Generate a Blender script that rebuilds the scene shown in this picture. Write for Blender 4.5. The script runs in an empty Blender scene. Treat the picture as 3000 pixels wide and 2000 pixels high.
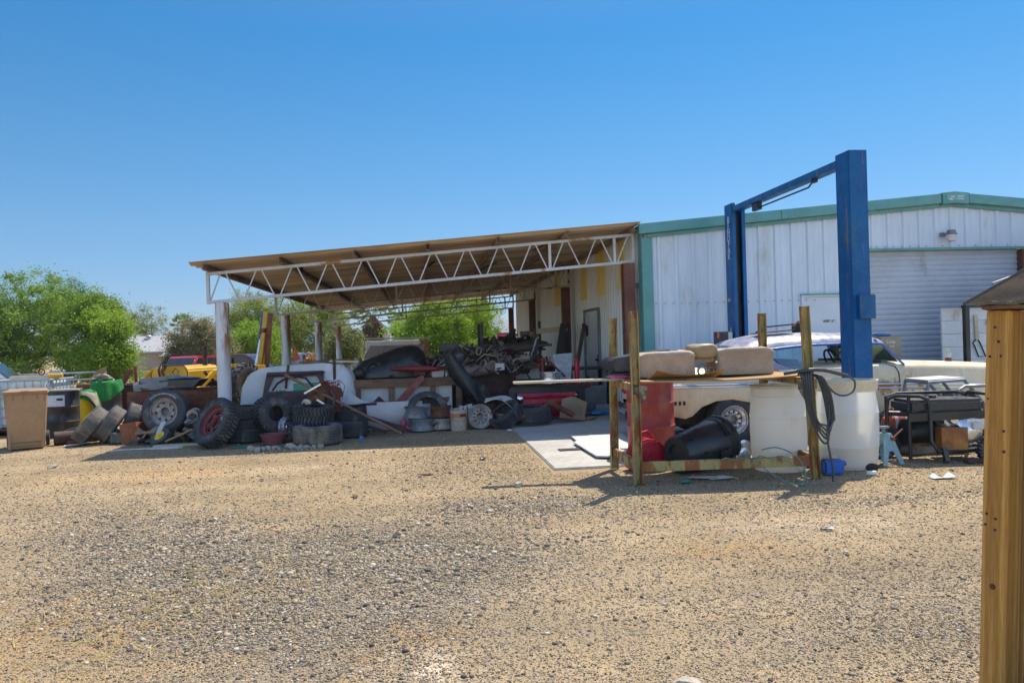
import bpy, bmesh, math, random
import numpy as np
from mathutils import Matrix, Vector, Euler
rnd = random.Random(7); M={}
nrng = np.random.default_rng(11)
SC = bpy.context.scene
COL = SC.collection
R_ = math.radians

# ------------------------------------------------------------------ mesh helpers
class MB:
    def __init__(s): s.v = []; s.f = []; s.t = []; s.M = Matrix.Identity(4)
    def at(s, loc=(0,0,0), rot=(0,0,0)):
        s.M = Matrix.Translation(loc) @ Euler([R_(a) for a in rot]).to_matrix().to_4x4(); return s
    def add(s, vs, fs):
        n = len(s.v); s.v += [s.M @ Vector(v) for v in vs]; s.t += [rnd.choice((.45,.6,.8,1,1.3,1.8,2.6,3.6))]*len(vs); s.f += [tuple(i+n for i in f) for f in fs]; return s
    def box(s, x0, x1, y0, y1, z0, z1):
        return s.add([(x0,y0,z0),(x1,y0,z0),(x1,y1,z0),(x0,y1,z0),(x0,y0,z1),(x1,y0,z1),(x1,y1,z1),(x0,y1,z1)],
                     [(3,2,1,0),(4,5,6,7),(0,1,5,4),(1,2,6,5),(2,3,7,6),(3,0,4,7)])
    def bx(s, c, d, rot=(0,0,0)):
        m = s.M; s.M = m @ Matrix.Translation(c) @ Euler([R_(a) for a in rot]).to_matrix().to_4x4()
        s.box(-d[0]/2,d[0]/2,-d[1]/2,d[1]/2,-d[2]/2,d[2]/2); s.M = m; return s
    def bar(s, p0, p1, w, h=None, up=(0,0,1)):
        h = h or w; p0 = Vector(p0); p1 = Vector(p1); d = (p1-p0).normalized(); u = Vector(up)
        if abs(d.dot(u)) > .95: u = Vector((0,1,0))
        a = d.cross(u).normalized()*w/2; b = a.cross(d).normalized()*h/2
        return s.add([p0-a-b,p0+a-b,p0+a+b,p0-a+b,p1-a-b,p1+a-b,p1+a+b,p1-a+b],
                     [(3,2,1,0),(4,5,6,7),(0,1,5,4),(1,2,6,5),(2,3,7,6),(3,0,4,7)])
    def tube(s, pts, r, n=8, closed=False, caps=True):
        pts = [Vector(p) for p in pts]; m = len(pts); rs = r if isinstance(r,(list,tuple)) else [r]*m
        vs=[]; fs=[]; prev=None
        for i,p in enumerate(pts):
            if closed: d = pts[(i+1)%m]-pts[i-1]
            else: d = pts[min(i+1,m-1)]-pts[max(i-1,0)]
            d.normalize()
            if prev is None:
                u = Vector((0,0,1)) if abs(d.z)<.9 else Vector((1,0,0)); a = d.cross(u).normalized()
            else:
                a = prev-d*prev.dot(d); a.normalize()
            prev=a; b=d.cross(a)
            for k in range(n):
                t=2*math.pi*k/n; vs.append(p+(a*math.cos(t)+b*math.sin(t))*rs[i])
        for i in range(m if closed else m-1):
            j=(i+1)%m
            for k in range(n):
                l=(k+1)%n; fs.append((i*n+k,i*n+l,j*n+l,j*n+k))
        if not closed and caps: fs += [tuple(range(n-1,-1,-1)), tuple(range((m-1)*n,m*n))]
        return s.add(vs,fs)
    def cyl(s, p0, p1, r0, r1=None, n=16): return s.tube([p0,p1],[r0,r0 if r1 is None else r1],n)
    def lathe(s, prof, n=32, a0=0, a1=2*math.pi, wob=None):
        full = abs(a1-a0-2*math.pi)<1e-6; m=len(prof); cols = n if full else n+1; vs=[]; fs=[]
        for k in range(cols):
            t=a0+(a1-a0)*k/n
            for i,(r,z) in enumerate(prof):
                q = r if wob is None else r*wob(t,z)
                vs.append((q*math.cos(t),q*math.sin(t),z))
        for k in range(n):
            l=(k+1)%cols
            for i in range(m-1):
                f=[k*m+i,l*m+i,l*m+i+1,k*m+i+1]
                if prof[i][0]<1e-6: f=[k*m+i,l*m+i+1,k*m+i+1]
                elif prof[i+1][0]<1e-6: f=[k*m+i,l*m+i,k*m+i+1]
                fs.append(tuple(f))
        return s.add(vs,fs)
    def prism(s, poly, d0, d1, ax='y'):
        n=len(poly)
        P = {'y':lambda a,b,d:(a,d,b),'x':lambda a,b,d:(d,a,b),'z':lambda a,b,d:(a,b,d)}[ax]
        vs=[P(a,b,d0) for a,b in poly]+[P(a,b,d1) for a,b in poly]
        fs=[tuple(range(n-1,-1,-1)),tuple(range(n,2*n))]+[(i,(i+1)%n,n+(i+1)%n,n+i) for i in range(n)]
        return s.add(vs,fs)
    def grid(s, nu, nv, f, thick=None, closed_u=False):
        vs=[f(i/nu,j/nv) for j in range(nv+1) for i in range(nu+1)]
        q=lambda i,j:j*(nu+1)+i
        fs=[(q(i,j),q(i+1,j),q(i+1,j+1),q(i,j+1)) for j in range(nv) for i in range(nu)]
        if thick is not None:
            N=len(vs); t=Vector(thick); vs=vs+[Vector(v)+t for v in vs]
            fs=fs+[tuple(N+i for i in reversed(g)) for g in fs]
            edge=[q(i,0) for i in range(nu+1)]+[q(nu,j) for j in range(1,nv+1)]+[q(i,nv) for i in range(nu-1,-1,-1)]+[q(0,j) for j in range(nv-1,0,-1)]
            E=len(edge); fs+=[(edge[(i+1)%E],edge[i],edge[i]+N,edge[(i+1)%E]+N) for i in range(E)]
        return s.add(vs,fs)
    def blob(s, c, d, seed=0, amp=.25, sub=2, sq=1.0):
        bm=bmesh.new(); bmesh.ops.create_icosphere(bm,subdivisions=sub,radius=1); q=random.Random(seed)
        ph=[[q.uniform(0,6.3) for _ in range(3)]+[q.uniform(1.2,3.4)] for _ in range(5)]
        vs=[]
        for v in bm.verts:
            p=v.co.copy(); k=1+amp*sum(math.sin(p.x*a[3]+a[0])*math.sin(p.y*a[3]+a[1])*math.sin(p.z*a[3]+a[2]) for a in ph)
            p=Vector([math.copysign(abs(t)**sq,t) for t in p])*k
            vs.append((c[0]+p.x*d[0]/2,c[1]+p.y*d[1]/2,c[2]+p.z*d[2]/2))
        fs=[tuple(v.index for v in f.verts) for f in bm.faces]; bm.free(); return s.add(vs,fs)
    def tor(s, c, R, r, n=24, m=8, axis='z'):
        A={'z':lambda t:(math.cos(t),math.sin(t),0),'y':lambda t:(math.cos(t),0,math.sin(t)),'x':lambda t:(0,math.cos(t),math.sin(t))}[axis]
        return s.tube([Vector(c)+Vector(A(2*math.pi*k/n))*R for k in range(n)],r,m,closed=True)

def smooth_path(P,k=6):
    P=[Vector(p) for p in P]; out=[]
    for i in range(len(P)-1):
        p0,p1,p2,p3=P[max(i-1,0)],P[i],P[i+1],P[min(i+2,len(P)-1)]
        for j in range(k):
            t=j/k; out.append(.5*((2*p1)+(p2-p0)*t+(2*p0-5*p1+4*p2-p3)*t*t+(3*p1-p0-3*p2+p3)*t**3))
    return out+[P[-1]]

def link(o, parent=None):
    COL.objects.link(o)
    if parent: o.parent=parent
    return o
def part(name, mb, mat, parent=None, bev=0, smooth=35, label=None, kind=None):
    me=bpy.data.meshes.new(name); me.from_pydata([tuple(v) for v in mb.v],[],mb.f)
    if bev or smooth is not None:
        bm=bmesh.new(); bm.from_mesh(me)
        bmesh.ops.recalc_face_normals(bm,faces=bm.faces)
        if bev:
            es=[e for e in bm.edges if len(e.link_faces)==2 and e.calc_face_angle(0)>.5]
            bmesh.ops.bevel(bm,geom=es,offset=bev,segments=2,affect='EDGES',clamp_overlap=True)
        bm.to_mesh(me); bm.free()
    if smooth is not None:
        me.polygons.foreach_set('use_smooth',[True]*len(me.polygons)); me.set_sharp_from_angle(angle=R_(smooth))
    if mat is M.get('scrap') and not bev:
        at=me.attributes.new('tint','FLOAT','POINT'); at.data.foreach_set('value',mb.t)
    me.materials.append(mat); o=link(bpy.data.objects.new(name,me),parent)
    if label: o['label']=label
    if kind: o['kind']=kind
    return o
def tag(o,label,cat,group=None):
    o['label']=label; o['category']=cat
    if group: o['group']=group
    return o
def place(o,loc=(0,0,0),rot=(0,0,0),axis=None,spin=0):
    o.location=loc
    if axis is not None:
        o.rotation_euler=(Vector(axis).to_track_quat('Z','Y').to_matrix()@Matrix.Rotation(R_(spin),3,'Z')).to_euler()
    else: o.rotation_euler=[R_(a) for a in rot]
    return o
def thing(name,label,cat,loc=(0,0,0),rot=(0,0,0),group=None,axis=None,spin=0):
    o=bpy.data.objects.new(name,None); COL.objects.link(o); o.empty_display_size=.2
    return place(tag(o,label,cat,group),loc,rot,axis,spin)
def solo(name,mb,mat,label,cat,loc=(0,0,0),rot=(0,0,0),group=None,axis=None,spin=0,**k):
    return place(tag(part(name,mb,mat,None,**k),label,cat,group),loc,rot,axis,spin)
def struct(name,mb,mat,**k):
    o=part(name,mb,mat,None,**k); o['kind']='structure'; return o
def copy_tree(o,label=None,parent=None,group=None):
    c=o.copy(); COL.objects.link(c)
    if parent is not None: c.parent=parent
    if label: c['label']=label
    if group: c['group']=group
    for ch in [x for x in bpy.data.objects if x.parent==o]: copy_tree(ch,parent=c)
    return c

def text_part(name,word,parent,mat,size,loc,rot,extrude=.001):
    c=bpy.data.curves.new('t','FONT'); c.body=word; c.size=size; c.align_x='CENTER'; c.extrude=extrude; o=bpy.data.objects.new('t',c); COL.objects.link(o)
    dg=bpy.context.evaluated_depsgraph_get(); ev=o.evaluated_get(dg); me=ev.to_mesh(); mb=MB(); mb.v=[v.co.copy() for v in me.vertices]; mb.f=[tuple(p.vertices) for p in me.polygons]
    ev.to_mesh_clear(); bpy.data.objects.remove(o); bpy.data.curves.remove(c); r=part(name,mb,mat,parent,smooth=None); r.location=loc; r.rotation_euler=[R_(x) for x in rot]; return r

# ------------------------------------------------------------------ materials
class NT:
    def __init__(s,name):
        m=bpy.data.materials.new(name); m.use_nodes=True; s.m=m; s.t=m.node_tree; s.n=s.t.nodes; s.n.clear()
        s.out=s.n.new('ShaderNodeOutputMaterial'); s.b=s.n.new('ShaderNodeBsdfPrincipled'); s.l(s.b.outputs[0],s.out.inputs[0])
        tc=s.n.new('ShaderNodeTexCoord'); oi=s.n.new('ShaderNodeObjectInfo'); ml=s.n.new('ShaderNodeMath'); ml.operation='MULTIPLY'; ml.inputs[1].default_value=37.0
        s.l(oi.outputs['Random'],ml.inputs[0]); ad=s.n.new('ShaderNodeVectorMath'); s.l(tc.outputs['Object'],ad.inputs[0]); s.l(ml.outputs[0],ad.inputs[1]); s.co=ad.outputs[0]; s.raw=tc.outputs['Object']
    def l(s,a,b): s.t.links.new(a,b)
    def sc(s,scale,co=None):
        v=s.n.new('ShaderNodeVectorMath'); v.operation='MULTIPLY'; s.l(co or s.co,v.inputs[0]); v.inputs[1].default_value=scale; return v.outputs[0]
    def noise(s,scale,detail=5,rough=.55,co=None,dist=0):
        t=s.n.new('ShaderNodeTexNoise'); s.l(co or s.co,t.inputs['Vector']); t.inputs['Scale'].default_value=scale; t.inputs['Detail'].default_value=detail; t.inputs['Roughness'].default_value=rough; t.inputs['Distortion'].default_value=dist; return t.outputs[0]
    def vor(s,scale,co=None,feature='F1'):
        t=s.n.new('ShaderNodeTexVoronoi'); t.feature=feature; s.l(co or s.co,t.inputs['Vector']); t.inputs['Scale'].default_value=scale; return t
    def rng(s,x,a,b,c=0,d=1):
        t=s.n.new('ShaderNodeMapRange'); t.interpolation_type='SMOOTHSTEP' ; s.l(x,t.inputs[0])
        for i,v in enumerate((a,b,c,d)): t.inputs[1+i].default_value=v
        return t.outputs[0]
    def math(s,op,a,b=None):
        t=s.n.new('ShaderNodeMath'); t.operation=op
        for i,x in enumerate((a,b)):
            if x is None: continue
            if isinstance(x,(int,float)): t.inputs[i].default_value=x
            else: s.l(x,t.inputs[i])
        return t.outputs[0]
    def mix(s,f,a,b,mode='MIX'):
        t=s.n.new('ShaderNodeMix'); t.data_type='RGBA'; t.blend_type=mode
        for i,x in ((0,f),(6,a),(7,b)):
            if isinstance(x,(int,float)): t.inputs[i].default_value=x
            elif isinstance(x,(tuple,list)): t.inputs[i].default_value=(*x,1)
            else: s.l(x,t.inputs[i])
        return t.outputs[2]
    def grey(s,x):
        t=s.n.new('ShaderNodeCombineColor'); [s.l(x,t.inputs[i]) for i in range(3)]; return t.outputs[0]
    def attr(s,n):
        t=s.n.new('ShaderNodeAttribute'); t.attribute_name=n; return t
    def bump(s,h,st,dist=.02):
        t=s.n.new('ShaderNodeBump'); t.inputs['Strength'].default_value=st; t.inputs['Distance'].default_value=dist; s.l(h,t.inputs['Height']); s.l(t.outputs[0],s.b.inputs['Normal'])
    def set(s,**k):
        for n,v in k.items():
            i=s.b.inputs[n.replace('_',' ')]
            if hasattr(v,'is_output'): s.l(v,i)
            elif isinstance(v,(tuple,list)): i.default_value=(*v,1)
            else: i.default_value=v
        return s

RUST=(.17,.062,.022)
def pm(name,col,col2=None,sc=2.5,rough=.55,metal=0.,rust=0.,rustcol=RUST,rsc=3.5,bump=.08,bsc=40,st=(1,1,1),fine=.18,dirt=0.,dirtcol=(.22,.17,.11),spec=.5,tint=False,rst=(1,1,1)):
    t=NT(name); col2=col2 or tuple(c*.72 for c in col)
    co=t.sc(st); c=t.mix(t.rng(t.noise(sc,6,co=co),.36,.66),col,col2)
    g=t.rng(t.noise(sc*13,4,.7,co=co),.3,.7,1-fine,1+fine); c=t.mix(1.,c,t.grey(g),'MULTIPLY')
    ro=t.rng(t.noise(sc*4,3),.3,.7,max(.05,rough-.12),min(1,rough+.12)); me=metal
    if dirt: 
        d=t.rng(t.noise(sc*1.7,8,.65,co=t.sc((1,1,.35))),.62-dirt*.3,.80-dirt*.3,0,.85); c=t.mix(d,c,dirtcol); ro=t.math('MAXIMUM',ro,t.math('MULTIPLY',d,.9))
    if rust:
        rc=t.mix(t.noise(rsc*6,5,.7),rustcol,tuple(min(1,x*2.3) for x in rustcol))
        r=t.rng(t.noise(rsc,9,.66,co=t.sc(rst)),.70-rust*.45,.76-rust*.45); c=t.mix(r,c,rc); ro=t.math('MAXIMUM',ro,t.math('MULTIPLY',r,.85))
        if metal: me=t.math('MULTIPLY',t.math('SUBTRACT',1.,r),metal)
    if tint: c=t.mix(1.,c,t.grey(t.attr('tint').outputs['Fac']),'MULTIPLY')
    t.set(Base_Color=c,Roughness=ro,Metallic=me,Specular_IOR_Level=spec)
    if bump: t.bump(t.noise(bsc,4,.6,co=co),bump,.02)
    return t.m


M['white_metal']=pm('white_metal',(.60,.68,.76),(.54,.61,.68),sc=.9,rough=.42,st=(1,1,.15),fine=.05,dirt=.26,dirtcol=(.42,.42,.33),bump=.03,bsc=6)
M['side_metal']=pm('side_metal',(.74,.77,.77),(.66,.68,.67),sc=.8,rough=.5,st=(1,1,.15),fine=.05,dirt=.15,dirtcol=(.36,.33,.24),bump=.03,bsc=6)
M['yellow_panel']=pm('yellow_panel',(.80,.66,.22),(.70,.56,.17),sc=1.2,rough=.5,st=(1,1,.2),fine=.07)
M['teal']=pm('teal',(.10,.30,.28),(.085,.26,.245),sc=1.5,rough=.4,fine=.05,dirt=.05,bump=.02)
M['roller']=pm('roller',(.48,.52,.58),(.42,.46,.51),sc=1,rough=.4,fine=.04,dirt=.06,bump=.02)
M['door_white']=pm('door_white',(.62,.67,.72),(.58,.63,.68),sc=1,rough=.4,fine=.03,dirt=.05,bump=.02)
M['dark']=pm('dark',(.012,.012,.013),rough=.7)
M['black_plastic']=pm('black_plastic',(.016,.018,.022),(.03,.032,.036),rough=.38,fine=.2,dirt=.16,dirtcol=(.07,.065,.06))
M['black_metal']=pm('black_metal',(.012,.012,.014),(.03,.028,.026),rough=.42,rust=.08)
M['rubber']=pm('rubber',(.034,.036,.040),(.062,.062,.062),sc=5,rough=.75,fine=.3,dirt=.36,dirtcol=(.16,.145,.125),bump=.25,bsc=60)
M['rubber_dust']=pm('rubber_dust',(.07,.07,.07),(.14,.13,.115),sc=5,rough=.85,fine=.35,dirt=.55,dirtcol=(.24,.19,.125),bump=.3,bsc=60)
M['truss_paint']=pm('truss_paint',(.50,.50,.49),(.42,.41,.40),sc=2,rough=.5,fine=.08,rust=.24,rustcol=(.20,.10,.045),rsc=1.6)
M['truss_dull']=pm('truss_dull',(.36,.31,.27),(.45,.41,.36),sc=2,rough=.65,rust=.32,rustcol=(.10,.05,.03))
M['roof_under']=pm('roof_under',(.72,.57,.38),(.47,.34,.22),sc=1.0,rough=.62,st=(.12,1.8,1),fine=.2,rust=.10,rustcol=(.11,.04,.02),rsc=1.2,rst=(.25,2,1))
M['purlin']=pm('purlin',(.24,.15,.10),(.34,.27,.21),sc=2,rough=.7,rust=.2)
M['red_oxide']=pm('red_oxide',(.15,.05,.03),(.10,.035,.022),sc=2,rough=.6,fine=.15,dirt=.1)
M['concrete']=pm('concrete',(.42,.40,.36),(.34,.32,.28),sc=.9,rough=.85,fine=.12,dirt=.12,dirtcol=(.27,.24,.19),bump=.12,bsc=25)
M['ply_white']=pm('ply_white',(.50,.50,.48),(.44,.44,.42),sc=2,rough=.7,fine=.06,dirt=.1)
M['brown_plastic']=pm('brown_plastic',(.36,.215,.10),(.31,.18,.083),sc=1.5,rough=.5,fine=.07,dirt=.04,bump=.05)
M['drum_black']=pm('drum_black',(.016,.017,.02),(.03,.03,.032),rough=.45,fine=.15,dirt=.18,dirtcol=(.09,.08,.065))
M['drum_red']=pm('drum_red',(.33,.045,.035),(.27,.04,.032),sc=1.6,rough=.62,fine=.1,dirt=.16,dirtcol=(.36,.13,.10))
M['red_paint']=pm('red_paint',(.40,.008,.025),(.32,.006,.02),sc=2,rough=.3,fine=.06,dirt=.04)
M['red_dull']=pm('red_dull',(.20,.014,.016),(.13,.012,.012),sc=3,rough=.45,fine=.2,dirt=.16,dirtcol=(.20,.12,.10))
M['maroon']=pm('maroon',(.055,.014,.016),(.04,.012,.013),sc=3,rough=.5,fine=.15,dirt=.12,dirtcol=(.10,.06,.05))
M['poly_white']=pm('poly_white',(.74,.73,.66),(.66,.64,.56),sc=1.8,rough=.42,fine=.05,dirt=.12,dirtcol=(.46,.41,.32),bump=.04)
M['poly_lip']=pm('poly_lip',(.66,.58,.40),(.58,.50,.34),rough=.45,fine=.08,dirt=.15)
M['yellow']=pm('yellow',(.62,.36,.012),(.50,.27,.012),sc=2,rough=.45,fine=.1,dirt=.10,dirtcol=(.16,.11,.05),rust=.04)
M['yellow_drum']=pm('yellow_drum',(.70,.50,.01),(.62,.43,.01),sc=2,rough=.4,fine=.06,dirt=.04)
M['green_cloth']=pm('green_cloth',(.012,.20,.035),(.01,.14,.025),sc=4,rough=.9,fine=.3,bump=.4,bsc=90)
M['carpet']=pm('carpet',(.33,.29,.22),(.25,.21,.16),sc=4,rough=.95,fine=.25,bump=.3,bsc=120)
M['rusty']=pm('rusty',(.17,.062,.026),(.09,.036,.02),sc=3,rough=.8,fine=.35,bump=.3,bsc=50)
M['rusty_orange']=pm('rusty_orange',(.235,.075,.026),(.12,.044,.022),sc=2.2,rough=.75,fine=.25,bump=.2)
M['rusty_dark']=pm('rusty_dark',(.055,.032,.024),(.10,.05,.03),sc=5,rough=.8,fine=.4,bump=.3)
M['scrap']=pm('scrap',(.07,.06,.054),(.13,.10,.08),sc=6,rough=.75,fine=.4,bump=.3,tint=True)
M['steel']=pm('steel',(.36,.35,.33),(.25,.24,.22),sc=4,rough=.42,metal=.7,rust=.25,rsc=6)
M['alu']=pm('alu',(.62,.63,.65),(.52,.53,.55),sc=4,rough=.28,metal=.85,fine=.1)
M['chrome']=pm('chrome',(.75,.76,.78),(.7,.7,.72),rough=.12,metal=1.,fine=.04,bump=.02)
M['grey_metal']=pm('grey_metal',(.23,.24,.25),(.17,.18,.19),rough=.5,metal=.3,rust=.10)
M['galv']=pm('galv',(.40,.42,.44),(.32,.34,.36),rough=.45,metal=.5)
M['rim_red']=pm('rim_red',(.17,.035,.03),(.12,.03,.026),sc=5,rough=.65,fine=.2,dirt=.2,dirtcol=(.17,.10,.08),rust=.08)
M['rim_grey']=pm('rim_grey',(.35,.33,.31),(.25,.22,.19),sc=6,rough=.6,metal=.3,rust=.30,rsc=7)
M['white_letter']=pm('white_letter',(.55,.55,.55),rough=.8)
M['shell_white']=pm('shell_white',(.60,.62,.63),(.50,.53,.55),sc=1.5,rough=.4,fine=.06,dirt=.12,dirtcol=(.28,.24,.17),rust=.03)
M['fender_white']=pm('fender_white',(.54,.53,.51),(.46,.43,.42),sc=2.4,rough=.5,fine=.08,dirt=.2,dirtcol=(.36,.28,.20))
M['cream']=pm('cream',(.74,.61,.40),(.64,.51,.32),sc=1.4,rough=.38,fine=.05,rust=.25,rustcol=(.26,.11,.04),rsc=1.5,dirt=.3,dirtcol=(.45,.35,.22))
M['lavender']=pm('lavender',(.22,.215,.30),(.42,.40,.42),sc=2.2,rough=.33,st=(.7,1,1),fine=.1,dirt=.12,dirtcol=(.5,.45,.42))
M['car_blue']=pm('car_blue',(.02,.13,.42),(.015,.10,.33),rough=.3,fine=.06)
M['lift_blue']=pm('lift_blue',(.001,.095,.28),(.001,.078,.23),sc=1.6,rough=.42,fine=.14,dirt=.26,dirtcol=(.025,.13,.22),rust=.22,rustcol=(.16,.085,.055),rsc=5,rst=(2.2,2.2,.16),spec=.3)
M['rack_paint']=pm('rack_paint',(.40,.30,.09),(.27,.235,.10),sc=4,rough=.6,fine=.18,rust=.50,rustcol=(.15,.058,.018),rsc=4.5,rst=(1.6,1.6,.45))
M['plywood']=pm('plywood',(.36,.21,.075),(.27,.14,.045),sc=2,rough=.7,st=(.25,1,1),fine=.15)
M['board_pale']=pm('board_pale',(.55,.47,.34),(.45,.37,.26),sc=2,rough=.75,st=(.25,1,1),fine=.12)
M['wood_old']=pm('wood_old',(.23,.125,.065),(.13,.07,.04),sc=3,rough=.75,st=(.2,1,1),fine=.3,bump=.3)
M['seat_beige']=pm('seat_beige',(.38,.29,.20),(.31,.23,.16),sc=3,rough=.75,fine=.1,dirt=.14,dirtcol=(.25,.17,.10),bump=.12,bsc=60)
M['gas_red']=pm('gas_red',(.42,.006,.03),(.36,.005,.025),rough=.35,fine=.05)
M['blue_plastic']=pm('blue_plastic',(.004,.10,.42),(.004,.085,.36),rough=.35,fine=.05)
M['stand_blue']=pm('stand_blue',(.20,.33,.36),(.16,.27,.30),rough=.55,rust=.10)
M['hose_black']=pm('hose_black',(.035,.037,.042),(.06,.06,.065),rough=.38)
M['hose_green']=pm('hose_green',(.02,.20,.15),(.018,.15,.12),rough=.5)
M['cord_green']=pm('cord_green',(.10,.24,.19),rough=.6)
M['orange']=pm('orange',(.62,.10,.02),(.55,.08,.02),rough=.4)
M['muffler']=pm('muffler',(.34,.14,.03),(.19,.075,.022),sc=6,rough=.7,fine=.3)
M['tan_metal']=pm('tan_metal',(.29,.235,.165),(.26,.21,.15),rough=.5,fine=.06)
M['cardboard']=pm('cardboard',(.30,.20,.12),(.24,.155,.09),sc=3,rough=.9,fine=.12,dirt=.2)
M['paper']=pm('paper',(.62,.62,.58),(.5,.5,.48),sc=5,rough=.8,fine=.15)
M['asphalt_shingle']=pm('asphalt_shingle',(.10,.085,.065),(.17,.13,.08),sc=14,rough=.95,fine=.5,bump=.6,bsc=120)
M['gunk']=pm('gunk',(.055,.048,.036),(.03,.026,.02),sc=8,rough=.9,fine=.3,bump=.4)
M['sky_blue']=pm('sky_blue',(.03,.30,.62),rough=.4)
M['pink']=pm('pink',(.50,.09,.18),rough=.5)
M['stone']=pm('stone',(.42,.36,.28),(.30,.25,.20),sc=9,rough=.9,fine=.3,bump=.4)
M['stucco']=pm('stucco',(.42,.33,.24),(.36,.28,.20),rough=.9)
M['roof_grey']=pm('roof_grey',(.34,.33,.33),(.28,.27,.27),rough=.9)
M['trunk']=pm('trunk',(.13,.10,.075),(.08,.06,.045),sc=6,rough=.9,st=(1,1,.3),bump=.5)
M['tan_sheet']=pm('tan_sheet',(.40,.36,.29),(.33,.29,.23),rough=.6)
M['letter_white']=pm('letter_white',(.72,.73,.74),rough=.6,fine=.15)
M['pickup_red']=pm('pickup_red',(.36,.012,.03),(.30,.01,.025),rough=.28,fine=.04)
M['pickup_maroon']=pm('pickup_maroon',(.075,.012,.03),rough=.28,fine=.04)

def glassmat(name,col,alpha_mix=.5,rough=.03):
    t=NT(name); tr=t.n.new('ShaderNodeBsdfTransparent'); tr.inputs[0].default_value=(*col,1)
    gl=t.n.new('ShaderNodeBsdfGlossy'); gl.inputs['Roughness'].default_value=rough; gl.inputs['Color'].default_value=(.9,.95,1,1)
    mx=t.n.new('ShaderNodeMixShader'); fr=t.n.new('ShaderNodeFresnel'); fr.inputs[0].default_value=1.45
    t.l(t.math('ADD',fr.outputs[0],alpha_mix),mx.inputs[0]); t.l(tr.outputs[0],mx.inputs[1]); t.l(gl.outputs[0],mx.inputs[2]); t.l(mx.outputs[0],t.out.inputs[0]); return t.m
t=NT('poly_white'); c=t.mix(t.rng(t.noise(1.8,6),.36,.66),(.85,.84,.79),(.78,.76,.70)); d=t.rng(t.noise(3,8,.65,co=t.sc((1,1,.35))),.60,.78,0,.7); c=t.mix(d,c,(.48,.41,.30)); t.set(Base_Color=c,Roughness=.45)
tl=t.n.new('ShaderNodeBsdfTranslucent'); tl.inputs[0].default_value=(.88,.87,.82,1); mx_=t.n.new('ShaderNodeMixShader'); mx_.inputs[0].default_value=.55; t.l(t.b.outputs[0],mx_.inputs[1]); t.l(tl.outputs[0],mx_.inputs[2]); t.l(mx_.outputs[0],t.out.inputs[0]); M['poly_white']=t.m
M['glass']=glassmat('glass',(.62,.78,.74),.10)
M['glass_dark']=pm('glass_dark',(.02,.03,.035),rough=.08,fine=.05,bump=0)

def leafmat(name,c1,c2,trans=.35):
    t=NT(name); a=t.attr('tint').outputs['Fac']; c=t.mix(a,c1,c2)
    t.set(Base_Color=c,Roughness=.55,Specular_IOR_Level=.3)
    tl=t.n.new('ShaderNodeBsdfTranslucent'); t.l(t.mix(.5,c,tuple(min(1,x*1.5) for x in c2)),tl.inputs[0]); mx=t.n.new('ShaderNodeMixShader'); mx.inputs[0].default_value=trans
    t.l(t.b.outputs[0],mx.inputs[1]); t.l(tl.outputs[0],mx.inputs[2]); t.l(mx.outputs[0],t.out.inputs[0]); return t.m

# ------------------------------------------------------------------ camera, sky, sun
FP,H0,YAW,ROLL,TILT=2200.,1.5,math.atan(265/2200.),.03,math.atan(3/2200.)
cam=bpy.data.cameras.new('camera'); cam.sensor_fit='HORIZONTAL'; cam.sensor_width=36; cam.lens=FP/3000*36; cam.clip_start=.05; cam.clip_end=9000
co=bpy.data.objects.new('camera',cam); COL.objects.link(co); SC.camera=co
Rt=Vector((math.cos(YAW),-math.sin(YAW),0)); Fw=Vector((math.sin(YAW),math.cos(YAW),0)); Up=Vector((0,0,1))
F2=(Fw*math.cos(TILT)-Up*math.sin(TILT)); U2=(Up*math.cos(TILT)+Fw*math.sin(TILT))
cx=Rt*math.cos(ROLL)-U2*math.sin(ROLL); cy=Rt*math.sin(ROLL)+U2*math.cos(ROLL)
mw=Matrix((cx,cy,-F2)).transposed().to_4x4(); mw.translation=(0,0,H0); co.matrix_world=mw
SUN=Vector((.40,.45,1)).normalized(); EL=math.asin(SUN.z); AZ=math.atan2(SUN.x,SUN.y)
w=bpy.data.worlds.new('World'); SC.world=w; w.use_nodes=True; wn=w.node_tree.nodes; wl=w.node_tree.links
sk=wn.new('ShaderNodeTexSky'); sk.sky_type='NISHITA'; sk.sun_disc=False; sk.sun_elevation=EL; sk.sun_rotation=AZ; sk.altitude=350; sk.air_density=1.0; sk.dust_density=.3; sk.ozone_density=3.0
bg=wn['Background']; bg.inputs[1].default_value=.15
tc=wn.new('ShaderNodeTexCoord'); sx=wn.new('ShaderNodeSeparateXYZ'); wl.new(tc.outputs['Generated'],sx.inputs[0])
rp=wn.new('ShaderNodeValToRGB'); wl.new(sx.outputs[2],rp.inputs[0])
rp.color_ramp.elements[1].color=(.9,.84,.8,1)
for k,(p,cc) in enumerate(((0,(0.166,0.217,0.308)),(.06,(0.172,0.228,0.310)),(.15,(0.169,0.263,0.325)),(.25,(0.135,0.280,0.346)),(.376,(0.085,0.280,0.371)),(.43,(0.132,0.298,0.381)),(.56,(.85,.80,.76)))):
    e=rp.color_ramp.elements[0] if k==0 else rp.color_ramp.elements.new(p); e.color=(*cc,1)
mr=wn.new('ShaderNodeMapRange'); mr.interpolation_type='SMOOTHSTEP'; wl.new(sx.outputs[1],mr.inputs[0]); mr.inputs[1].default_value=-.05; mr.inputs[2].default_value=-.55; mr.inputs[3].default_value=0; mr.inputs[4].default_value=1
bk=wn.new('ShaderNodeMix'); bk.data_type='RGBA'; wl.new(mr.outputs[0],bk.inputs[0]); wl.new(rp.outputs[0],bk.inputs[6]); bk.inputs[7].default_value=(.84,.83,.84,1)  # added fill: sky kept brighter behind the camera, and overhead by the ramp
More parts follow.
